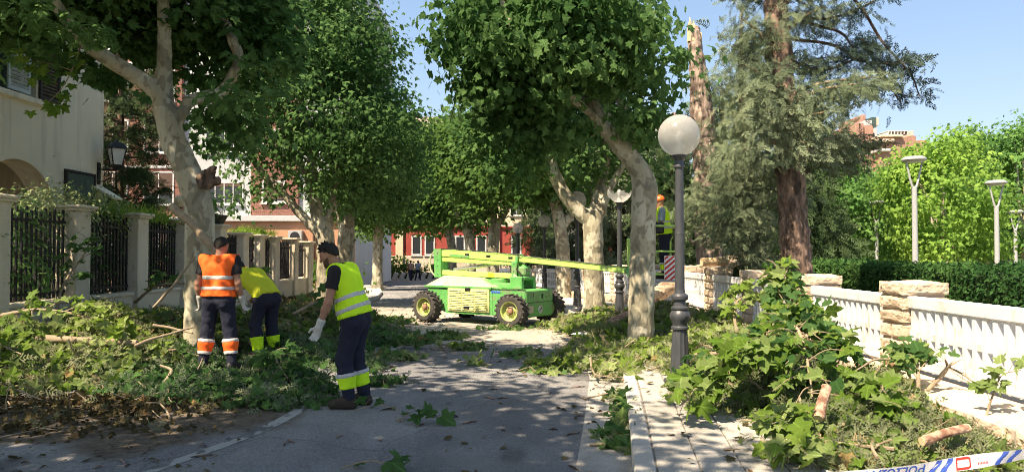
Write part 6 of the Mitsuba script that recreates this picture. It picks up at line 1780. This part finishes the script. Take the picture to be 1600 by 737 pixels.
# three people far down the street
for lab, pxx, Yp, ang, m1, m2, stride, dx in (('far walker in dark clothes near the dark plane trunk', 605, 62, 1.4, 'mat_tee_black', 'mat_navy', 0.25, 0), ('far pedestrian in dark red top beside another one', 642, 62, 0.4, 'mat_bark_red', 'mat_navy', 0.2, 0), ('far pedestrian in a grey top, right one of the far couple', 653, 62.3, -0.3, 'mat_grey_tee', 'mat_navy', 0.22, 0)):
    g = ground_pt(pxx, Yp, 0)
    key = thing('person', lab, 'person')
    s = stride
    J = pose(pelvis=(0, 0, 0.92), waist=(0, 0.0, 1.06), chest=(0, 0.03, 1.28), neck=(0, 0.05, 1.45), sl=(-0.185, 0.03, 1.39), sr=(0.185, 0.03, 1.39), el=(-0.25, s * 0.5, 1.11), wl=(-0.24, s, 0.90), er=(0.25, -s * 0.5, 1.11), wr=(0.24, -s * 0.4, 0.88),
             hl=(-0.10, 0, 0.89), hr=(0.10, 0, 0.89), kl=(-0.11, -s * 0.3, 0.49), kr=(0.11, s * 0.7, 0.50), al=(-0.11, -s * 1.3, 0.12), ar=(0.11, s, 0.10), tl=(-0.12, -s * 1.3 + 0.15, 0.05), tr=(0.12, s + 0.16, 0.05), head=(0, 0.07, 1.58), face=(0, 0.98, -0.1), crown=(0, 0.1, 1))
    B = Body(J, 0.026, turn(g[0], Yp, float(gz(Yp)) + 0.0, ang))
    put('body', B.skin(), 'mat_skin', key, smooth=True, to=B.M)
    q = B.field(); B.legs(q, 0.02, 0.04, 0.97)
    x = unit(B.J['sr'] - B.J['sl'])
    q.cone(B.J['pelvis'] - x * 0.07, B.J['pelvis'] + x * 0.07, 0.12, 0.12, 0.04)
    B.wear('trousers', q, m2, key, 0)
    shirt(B, key, m1, 0.6, hem=0.02, g=0.025)
    q = Field(B.J['head'] - 0.2, B.J['head'] + 0.2, 0.02)
    q.cone(P0 := B.P(0, -0.03, 0.045), B.P(0, 0.0, 0.05), 0.10, 0.09, 0.02)
    B.wear('hair', q, 'mat_hair', key, 0)


# ---------------------------------------------------------------- cut foliage: heaps, boughs, twigs, litter
TRI_S = STARS + [MID]


def heap_points(blobs, n, r, z0=0.0, deep=0.55):
    """Points in low mounds (x, y, rx, ry, h)."""
    blobs = np.asarray(blobs, float)
    w = blobs[:, 2] * blobs[:, 3] * (0.35 + blobs[:, 4])
    k = r.choice(len(blobs), n, p=w / w.sum())
    a, q = r.random(n) * 2 * np.pi, np.sqrt(r.random(n))
    q = q * (0.88 + 0.6 * (r.random(n) ** 5))
    b = blobs[k]
    x, y = b[:, 0] + b[:, 2] * q * np.cos(a), b[:, 1] + b[:, 3] * q * np.sin(a)
    lump = 0.55 + 0.9 * meshkit.noise(np.stack([x * 1.9, y * 1.9, 0 * x], 1), 5)
    z = 0.8 * b[:, 4] * np.maximum(0.03, 1 - np.minimum(q, 1) ** 2) * (r.random(n) ** deep) * lump
    d = np.stack([(x - b[:, 0]) / b[:, 2], (y - b[:, 1]) / b[:, 3], 0.8 + 0 * x], 1)
    return np.stack([x, y, z + z0 + 0.015 + gz(y)], 1), unit(d)


def heap(label, blobs, leaves, sprays, twigs, size, seed, leafmat='mat_leaf_wilt', z0=0.0, spraymat='mat_sprig', mix2=None):
    t = thing('heap_of_cuttings', label, 'heap of cut foliage')
    r = np.random.default_rng(seed)
    for m, n in ((leafmat, leaves),) + (((mix2[0], mix2[1]),) if mix2 else ()):
        P, D = heap_points(blobs, n, r, z0)
        tip = np.stack([r.normal(size=n), r.normal(size=n), -0.25 + 0.3 * r.normal(size=n)], 1)
        f = scatter(TRI_S, P, frames(unit(D + 0.2 * r.normal(size=(n, 3))), tip, r, 0.45), size * r.uniform(0.55, 1.25, n), r)
        put('leaves', f[0], m, t, uv=f[1], kind='stuff')
    if sprays:
        sprays = int(2.4 * sprays)
        P, D = heap_points(blobs, sprays, r, z0)
        tip = np.stack([r.normal(size=sprays), r.normal(size=sprays), 0.25 * r.normal(size=sprays)], 1)
        f = scatter(SPRIGS, P, frames(unit(D + 0.5 * r.normal(size=(sprays, 3))), tip, r, 0.7), 0.15 * r.uniform(0.6, 1.3, sprays), r)
        put('sprays', f[0], spraymat, t, uv=f[1], kind='stuff')
    P, D = heap_points(blobs, twigs, r, z0, 0.3)
    tw = []
    for p in P:
        d = unit(np.array([r.normal(), r.normal(), 0.25 * r.normal()]))
        L = r.uniform(0.25, 0.8)
        bend = 0.12 * L * r.normal(size=3)
        a, c = p - d * L / 2, p + d * L / 2
        a[2], c[2] = max(a[2], z0 + 0.01 + float(gz(a[1]))), max(c[2], z0 + 0.01 + float(gz(c[1])))
        tw.append(tube([a, p + bend * [1, 1, 0.4], c], np.array([0.011, 0.008, 0.003]) * r.uniform(0.4, 1.3), 5, 5))
    put('twigs', join(tw), 'mat_twig', t, kind='stuff')
    return t


def bough(label, stem, r0, n, size, m, seed, group=None, bark='mat_twig', name='cut_bough', reach=0.55, up=0.3):
    """A cut bough: stem, side twigs and every leaf a part of its own."""
    t = thing(name, label, 'branch', group)
    r = np.random.default_rng(seed)
    q = spline(np.asarray(stem, float), 24)
    L = np.linalg.norm(np.diff(q, axis=0), axis=1).sum()
    put('stem', tube(q, np.linspace(r0, r0 * 0.25, 24), 8, None, r0 * 0.5), bark, t, smooth=True)
    k = max(4, n // 7)
    left = n
    for i in range(k):
        j = int(23 * (0.2 + 0.8 * i / k))
        d0 = unit(q[min(j + 1, 23)] - q[max(j - 1, 0)])
        side = unit(np.cross(d0, [0, 0, 1])) * (1 if i % 2 else -1)
        d = unit(d0 * 0.7 + side * r.uniform(0.3, 1.0) + np.array([0, 0, up + 0.35 * r.normal()]))
        tl = reach * L * r.uniform(0.25, 0.6) * (1 - 0.45 * i / k)
        a, b, c = q[j], q[j] + d * tl * 0.5 + [0, 0, 0.04], q[j] + d * tl - [0, 0, 0.06 * tl]
        put('twig', tube([a, b, c], [r0 * 0.32, r0 * 0.2, 0.003], 5, 7), bark, t)
        c2 = spline(np.array([a, b, c]), 9)
        m_ = min(left, -(-n // k))
        for e in range(m_):
            p = c2[int(r.integers(2, 9))] + 0.035 * r.normal(size=3)
            p[2] = max(p[2], 0.03)
            out = unit(d + 0.8 * r.normal(size=3))
            leaf_part(t, p, (0.25 * r.normal() - 0.25, 0.25 * r.normal() - 0.2, 0.8), out * [1, 1, 0.4] + [0, 0, -0.3], size * r.uniform(0.4, 1.15), m if isinstance(m, str) else m[int(r.integers(0, len(m)))], r)
        left -= m_
    return t


def ground(px, py, z=0.0):
    """The ground point seen at this pixel."""
    u, v = (px - 800) / FPX, (368.5 - py) / FPX
    d = np.array([u, math.cos(PITCH) - v * math.sin(PITCH), math.sin(PITCH) + v * math.cos(PITCH)])
    return EYE + d * ((z - 1.6) / d[2])


# left: the big heap along the pavement and the road edge
def gb(px, py, rx, ry, h, z=0.0):
    p = ground(px, py, z)
    return [p[0], p[1], rx, ry, h]


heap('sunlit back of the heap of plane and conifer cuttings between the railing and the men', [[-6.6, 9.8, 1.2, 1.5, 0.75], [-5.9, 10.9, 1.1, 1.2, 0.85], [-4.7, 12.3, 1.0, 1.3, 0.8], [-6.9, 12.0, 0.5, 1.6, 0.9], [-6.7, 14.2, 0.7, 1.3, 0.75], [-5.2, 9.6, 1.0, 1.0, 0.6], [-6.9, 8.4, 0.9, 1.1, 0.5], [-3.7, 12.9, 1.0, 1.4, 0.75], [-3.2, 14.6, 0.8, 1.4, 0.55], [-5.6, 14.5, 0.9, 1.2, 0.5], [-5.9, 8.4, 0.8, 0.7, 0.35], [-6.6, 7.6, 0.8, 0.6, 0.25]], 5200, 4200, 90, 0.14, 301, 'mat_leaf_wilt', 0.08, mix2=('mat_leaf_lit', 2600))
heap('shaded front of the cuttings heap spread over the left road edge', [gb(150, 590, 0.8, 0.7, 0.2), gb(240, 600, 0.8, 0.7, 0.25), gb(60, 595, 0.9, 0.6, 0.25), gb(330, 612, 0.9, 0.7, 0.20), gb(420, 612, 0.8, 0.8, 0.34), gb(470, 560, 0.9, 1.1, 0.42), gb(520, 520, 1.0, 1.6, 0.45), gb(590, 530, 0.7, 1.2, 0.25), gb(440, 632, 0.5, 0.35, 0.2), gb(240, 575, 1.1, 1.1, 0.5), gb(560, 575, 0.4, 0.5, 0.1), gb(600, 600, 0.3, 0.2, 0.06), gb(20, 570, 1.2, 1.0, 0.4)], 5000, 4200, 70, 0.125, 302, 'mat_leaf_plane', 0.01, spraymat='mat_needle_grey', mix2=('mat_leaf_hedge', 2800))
heap('brown leaf scraps along the lower left edge of the heap', [gb(60, 640, 1.3, 0.9, 0.05), gb(200, 638, 1.1, 0.6, 0.06), gb(330, 630, 0.8, 0.4, 0.05), gb(150, 670, 1.0, 0.4, 0.03)], 1000, 20, 18, 0.07, 303, 'mat_leaf_litter', 0.003)
heap('cuttings lying on the pavement before the far railing pillars', [gb(470, 470, 1.0, 1.6, 0.25, 0.1), gb(500, 480, 0.8, 1.2, 0.2, 0.1), gb(455, 490, 0.8, 1.2, 0.4, 0.1)], 1500, 120, 50, 0.17, 304, 'mat_leaf_litter', 0.1)
for k, (lab, st, r0, n, sz, m) in enumerate([
    ('sunlit cut bough lying across the left heap below the second pillar', [(-6.9, 9.9, 0.75), (-6.2, 9.8, 0.85), (-5.5, 9.7, 0.75), (-4.9, 9.55, 0.55)], 0.03, 70, 0.19, ('mat_leaf_lit', 'mat_leaf_wilt')),
    ('leafy bough rising beside the leaning trunk, behind the orange vest', [(-4.9, 11.2, 0.6), (-4.4, 11.3, 0.95), (-4.1, 11.5, 1.15), (-3.9, 11.6, 1.2)], 0.03, 45, 0.18, ('mat_leaf_plane', 'mat_leaf_lit')),
    ('cut bough with big pale leaves at the left end of the heap', [(-7.3, 8.9, 0.3), (-6.7, 8.7, 0.55), (-6.1, 8.6, 0.6), (-5.6, 8.5, 0.45)], 0.028, 55, 0.20, ('mat_leaf_lit', 'mat_leaf_wilt')),
    ('dark leafy bough leaning up against the first iron railing', [(-6.9, 11.2, 0.5), (-7.0, 11.6, 1.1), (-6.9, 12.0, 1.6), (-6.95, 12.2, 1.85)], 0.025, 50, 0.17, ('mat_leaf_plane',)),
    ('leafy bough lying at the foot of the third pillar', [(-6.9, 13.6, 0.7), (-6.4, 13.4, 1.0), (-5.8, 13.3, 1.05), (-5.3, 13.2, 0.9)], 0.03, 50, 0.18, ('mat_leaf_plane', 'mat_leaf_wilt')),
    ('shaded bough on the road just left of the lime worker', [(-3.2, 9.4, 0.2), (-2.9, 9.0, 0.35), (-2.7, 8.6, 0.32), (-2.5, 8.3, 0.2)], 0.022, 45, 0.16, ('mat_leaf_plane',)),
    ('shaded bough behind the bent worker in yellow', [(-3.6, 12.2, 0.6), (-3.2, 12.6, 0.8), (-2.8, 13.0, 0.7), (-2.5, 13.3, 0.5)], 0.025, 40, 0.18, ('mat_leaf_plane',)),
]):
    bough(lab, st, r0, n, sz, m, 320 + k, 'leafy boughs cut from the plane trees')
for k, (lab, p, rr_) in enumerate([
    ('long bare limb leaning from the leaning trunk down behind the orange vest', [at(268, 322, 10.6), at(300, 350, 10.5), at(322, 375, 10.4), at(345, 405, 10.3), at(370, 425, 10.3)], [0.06, 0.055, 0.06, 0.05, 0.04]),
    ('thin bare branch slanting up to the leaning trunk', [at(240, 480, 10.4), at(275, 440, 10.5), at(305, 400, 10.7)], [0.022, 0.02, 0.012]),
    ('bleached crooked stick standing behind the bent worker', [at(412, 420, 12.5), at(425, 438, 12.5), at(432, 455, 12.5), at(438, 470, 12.4)], [0.018, 0.026, 0.03, 0.025]),
    ('forked bleached stick lying on the near edge of the heap', [at(232, 600, 8.6), at(244, 612, 8.5), at(262, 590, 8.6), at(268, 578, 8.7), at(250, 570, 8.8)], [0.014, 0.018, 0.022, 0.018, 0.012]),
    ('pale branch lying along the sunlit heap', [at(60, 528, 9.6), at(120, 531, 9.5), at(180, 533, 9.4), at(215, 535, 9.3)], [0.05, 0.045, 0.04, 0.03]),
    ('thin pale stick pointing out of the heap towards the orange vest', [at(240, 507, 9.9), at(265, 512, 9.9), at(300, 520, 9.8)], [0.02, 0.018, 0.012]),
    ('slender branch lying across the heap under the leaning trunk', [at(210, 540, 9.2), at(250, 525, 9.4), at(300, 512, 9.6)], [0.02, 0.018, 0.01])]):
    t = thing('bare_branch', lab, 'branch')
    put('stem', tube(p, rr_, 9, 22, 0.02), 'mat_twig', t, smooth=True)
    if k in (0, 2, 3):
        a = np.asarray(p[1])
        put('side_twig', tube([a, a + [-0.12, 0, 0.05], a + [-0.22, 0.02, 0.0 + 0.04 * k]], [0.014, 0.010, 0.005], 5, 6), 'mat_twig', t)

# right: heaps over the pavement
heap('green heap of plane and conifer cuttings over the near right pavement', [[2.75, 7.5, 0.75, 1.0, 0.6], [3.0, 8.5, 0.6, 1.0, 0.7], [2.9, 6.2, 0.75, 0.9, 0.38], [3.1, 5.6, 0.55, 0.8, 0.26], [2.55, 5.5, 0.6, 0.6, 0.2], [3.35, 6.8, 0.45, 0.9, 0.4], [2.3, 7.6, 0.6, 0.8, 0.3], [3.1, 5.2, 0.5, 0.35, 0.12], [2.5, 9.3, 0.6, 0.9, 0.45], [3.7, 7.6, 0.4, 0.6, 0.3]], 2200, 5200, 100, 0.14, 305, 'mat_leaf_wilt', 0.125, mix2=('mat_leaf_lit', 1500))
heap('grey green conifer cuttings around the near right plane trunk and globe lamp', [[2.9, 10.6, 0.9, 1.3, 0.55], [2.0, 10.6, 0.7, 0.9, 0.25], [3.6, 10.2, 0.6, 1.2, 0.6], [3.4, 12.6, 0.8, 1.3, 0.5], [1.7, 12.4, 0.6, 0.9, 0.22], [2.4, 13.4, 1.1, 1.2, 0.35], [1.2, 11.0, 0.5, 0.9, 0.16], [1.3, 9.6, 0.35, 0.7, 0.14], [3.2, 14.8, 0.9, 1.4, 0.6], [1.6, 15.2, 0.8, 1.2, 0.25], [2.2, 16.6, 0.8, 1.0, 0.3]], 2600, 3000, 150, 0.16, 306, 'mat_leaf_lit', 0.125, mix2=('mat_leaf_wilt', 1500))
heap('leafy cuttings scattered on the sunny side of the road', [gb(860, 578, 0.35, 0.4, 0.07), gb(815, 556, 0.35, 0.4, 0.06), gb(890, 560, 0.3, 0.5, 0.07), gb(690, 527, 0.45, 0.5, 0.05), gb(640, 535, 0.5, 0.5, 0.10), gb(930, 525, 0.4, 0.7, 0.10), gb(880, 512, 0.7, 0.5, 0.10), gb(790, 514, 0.5, 0.3, 0.05), gb(735, 545, 0.35, 0.3, 0.04), gb(615, 560, 0.4, 0.4, 0.10), gb(600, 505, 0.6, 0.9, 0.12), gb(975, 640, 0.14, 0.8, 0.1), gb(965, 690, 0.16, 0.5, 0.06)], 850, 240, 45, 0.15, 307, 'mat_leaf_plane', 0.004, mix2=('mat_leaf_wilt', 420))
for k, (lab, st, r0, n, sz, m) in enumerate([
    ('tallest leafy bough of the right heap, rising before the second stone pillar', [(2.9, 7.6, 0.5), (3.0, 8.0, 0.85), (3.05, 8.3, 1.15), (3.1, 8.6, 1.4)], 0.028, 110, 0.19, ('mat_leaf_lit', 'mat_leaf_plane', 'mat_leaf_wilt')),
    ('broad leafy bough arching right over the heap towards the white panel', [(2.5, 7.8, 0.4), (2.8, 7.8, 0.88), (3.1, 7.7, 0.85), (3.4, 7.5, 0.5)], 0.03, 130, 0.19, ('mat_leaf_lit', 'mat_leaf_plane')),
    ('leafy bough hanging down the front of the right heap', [(2.9, 7.9, 0.8), (2.8, 7.3, 0.85), (2.65, 6.7, 0.65), (2.5, 6.2, 0.4)], 0.026, 110, 0.18, ('mat_leaf_lit', 'mat_leaf_plane', 'mat_leaf_wilt')),
    ('big leaved bough drooping over the kerb tiles before the globe lamp', [(2.7, 7.2, 0.55), (2.25, 6.9, 0.62), (1.85, 6.65, 0.50), (1.45, 6.45, 0.28)], 0.022, 105, 0.21, ('mat_leaf_wilt', 'mat_leaf_lit')),
    ('shaded leafy bough right behind the lamp foot', [(3.0, 8.1, 0.35), (2.5, 7.9, 0.48), (2.1, 7.7, 0.42), (1.75, 7.5, 0.25)], 0.022, 80, 0.19, ('mat_leaf_plane', 'mat_leaf_lit')),
    ('wilted leafy bough curling above the police tape', [(3.1, 5.5, 0.2), (2.95, 5.7, 0.42), (2.85, 6.0, 0.5), (2.9, 6.3, 0.45)], 0.016, 46, 0.19, ('mat_leaf_wilt', 'mat_leaf_lit')),
    ('leafy bough lying at the bottom edge on the right pavement', [(2.3, 5.9, 0.25), (2.1, 5.6, 0.32), (1.95, 5.3, 0.28), (1.85, 5.0, 0.2)], 0.016, 55, 0.18, ('mat_leaf_wilt', 'mat_leaf_lit')),
    ('yellowish leafy bough behind the globe lamp, below the fallen trunk', [(3.2, 10.6, 0.4), (3.3, 11.0, 0.8), (3.55, 11.3, 0.95), (3.9, 11.5, 0.8)], 0.026, 80, 0.19, ('mat_leaf_lit', 'mat_leaf_wilt')),
    ('leafy bough against the nearest stone pillar', [(3.6, 6.6, 0.3), (3.75, 6.9, 0.55), (3.8, 7.2, 0.6), (3.9, 7.5, 0.5)], 0.02, 50, 0.17, ('mat_leaf_wilt', 'mat_leaf_plane')),
    ('small leafy sprig standing up on the stone footing at the right edge', [(3.75, 5.9, 0.3), (3.85, 5.95, 0.5), (3.95, 6.0, 0.62), (4.1, 6.0, 0.66)], 0.01, 16, 0.15, ('mat_leaf_wilt',)),
]):
    bough(lab, st, r0, int(n * 1.35), sz * 0.84, m, 350 + k, 'leafy boughs cut from the plane trees')
for k, (lab, p, rr_) in enumerate([
    ('bare branch poking out of the right heap towards the lamp', [at(1085, 553, 8.3), at(1120, 552, 8.2), at(1180, 551, 8.0), at(1235, 552, 7.9)], [0.015, 0.022, 0.026, 0.02]),
    ('crooked twig forking up from the front of the right heap', [at(1165, 690, 6.1), at(1190, 672, 6.2), at(1205, 660, 6.3), at(1235, 640, 6.5)], [0.028, 0.026, 0.02, 0.012]),
    ('long thin twig reaching over the heap before the white panel', [at(1325, 585, 6.9), at(1370, 562, 7.1), at(1420, 562, 7.3), at(1470, 563, 7.4)], [0.006, 0.010, 0.009, 0.004]),
    ('knot of bare forked twigs at the foot of the nearest stone pillar', [at(1450, 610, 6.8), at(1465, 592, 6.9), at(1480, 575, 7.0), at(1478, 562, 7.0)], [0.018, 0.022, 0.016, 0.006]),
    ('thin bare twig on the stone footing at the right', [at(1480, 572, 7.0), at(1510, 588, 6.8), at(1530, 605, 6.6)], [0.010, 0.008, 0.004]),
    ('small crooked twig with buds above the police tape', [at(1420, 662, 5.5), at(1412, 680, 5.4), at(1425, 693, 5.3), at(1438, 697, 5.3)], [0.006, 0.008, 0.009, 0.006]),
    ('pale stick lying beside the lamp foot', [at(1010, 580, 9.3), at(1035, 570, 9.5), at(1050, 553, 9.8)], [0.012, 0.014, 0.01])]):
    t = thing('bare_branch', lab, 'branch')
    put('stem', tube(p, rr_, 7, 20, 0.015), 'mat_twig', t, smooth=True)
    for q in (1, 2):
        a = np.asarray(p[min(q, len(p) - 1)])
        d = np.array([0.16 * rng.normal(), 0.05, 0.10 + 0.04 * rng.normal()])
        put('side_twig', tube([a, a + d * 0.6, a + d * 1.2 + [0.03, 0, 0]], [rr_[1] * 0.6, rr_[1] * 0.4, 0.002], 5, 6), 'mat_twig', t)

# small leafy twigs on the asphalt
for k, (px, py, n, sz, lab) in enumerate([(735, 572, 10, 0.17, 'sunlit leafy twig standing on the road left of the kerbside cuttings'), (655, 660, 8, 0.16, 'flat leafy twig alone on the shaded road right of the lime worker'), (580, 737, 4, 0.15, 'leaf cluster at the bottom edge of the road'), (590, 645, 5, 0.12, 'small dark leaf cluster near the boots of the lime worker'), (640, 545, 14, 0.16, 'leafy twig on the road right behind the lime worker'), (700, 548, 12, 0.16, 'leafy twig on the road in front of the lift'), (870, 580, 16, 0.19, 'bright leafy twig in the sun on the road near the kerb'), (835, 582, 14, 0.19, 'bright leafy twig left of another one near the kerb'), (960, 655, 9, 0.15, 'leafy twig lying in the gutter by the kerb'), (575, 603, 10, 0.15, 'dark leafy twig beside the knee of the lime worker')]):
    p = ground(px, py)
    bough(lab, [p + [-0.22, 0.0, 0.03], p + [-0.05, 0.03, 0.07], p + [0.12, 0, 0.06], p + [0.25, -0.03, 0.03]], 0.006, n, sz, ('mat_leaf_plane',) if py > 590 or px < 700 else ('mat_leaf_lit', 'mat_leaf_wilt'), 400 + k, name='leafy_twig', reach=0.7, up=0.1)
# scraps everywhere on the street
r = np.random.default_rng(77)
n = 1900
x, y = r.uniform(-4.6, 1.5, n), 4.0 + 17 * r.random(n) ** 1.1
keep = (meshkit.noise(np.stack([x * 1.1, y * 0.8, 0 * x], 1), 3) + 0.25 * (x < -2) + 0.25 * (x > 0.9)) > 0.55
keep &= (np.abs(x + 0.8) > 1.4) | (y > 9.5) | (r.random(n) < 0.3)
x, y = x[keep], y[keep]
f = scatter([MID, FAR, OVAL], np.stack([x, y, np.full(len(x), 0.018) + gz(y)], 1), frames(np.tile([0, 0, 1.0], (len(x), 1)), r.normal(size=(len(x), 3)), r, 0.25), r.uniform(0.025, 0.085, len(x)), r)
t = put('fallen_leaves', f[0], 'mat_leaf_litter', uv=f[1], kind='stuff', label='scraps of leaves scattered over the asphalt', cat='leaves')
n = 420
x, y = r.uniform(1.2, 4.0, n), r.uniform(4.0, 16, n)
f = scatter([MID, OVAL], np.stack([x, y, np.full(n, 0.145)], 1), frames(np.tile([0, 0, 1.0], (n, 1)), r.normal(size=(n, 3)), r, 0.25), r.uniform(0.03, 0.1, n), r)
put('fallen_leaves', f[0], 'mat_leaf_litter', uv=f[1], kind='stuff', label='scraps of leaves scattered over the right pavement', cat='leaves')
bits = []
for i in range(110):
    p = np.array([r.uniform(-4, 1.2), 4.5 + 9 * r.random(), 0.008])
    d = unit(np.array([r.normal(), r.normal(), 0])) * r.uniform(0.02, 0.09)
    bits.append(tube([p - d, p + [0, 0, 0.006], p + d], [0.006, 0.009, 0.004], 4))
put('wood_scraps', join(bits), 'mat_bark_pine', kind='stuff', label='dark chips of bark and wood on the asphalt', cat='wood scraps')
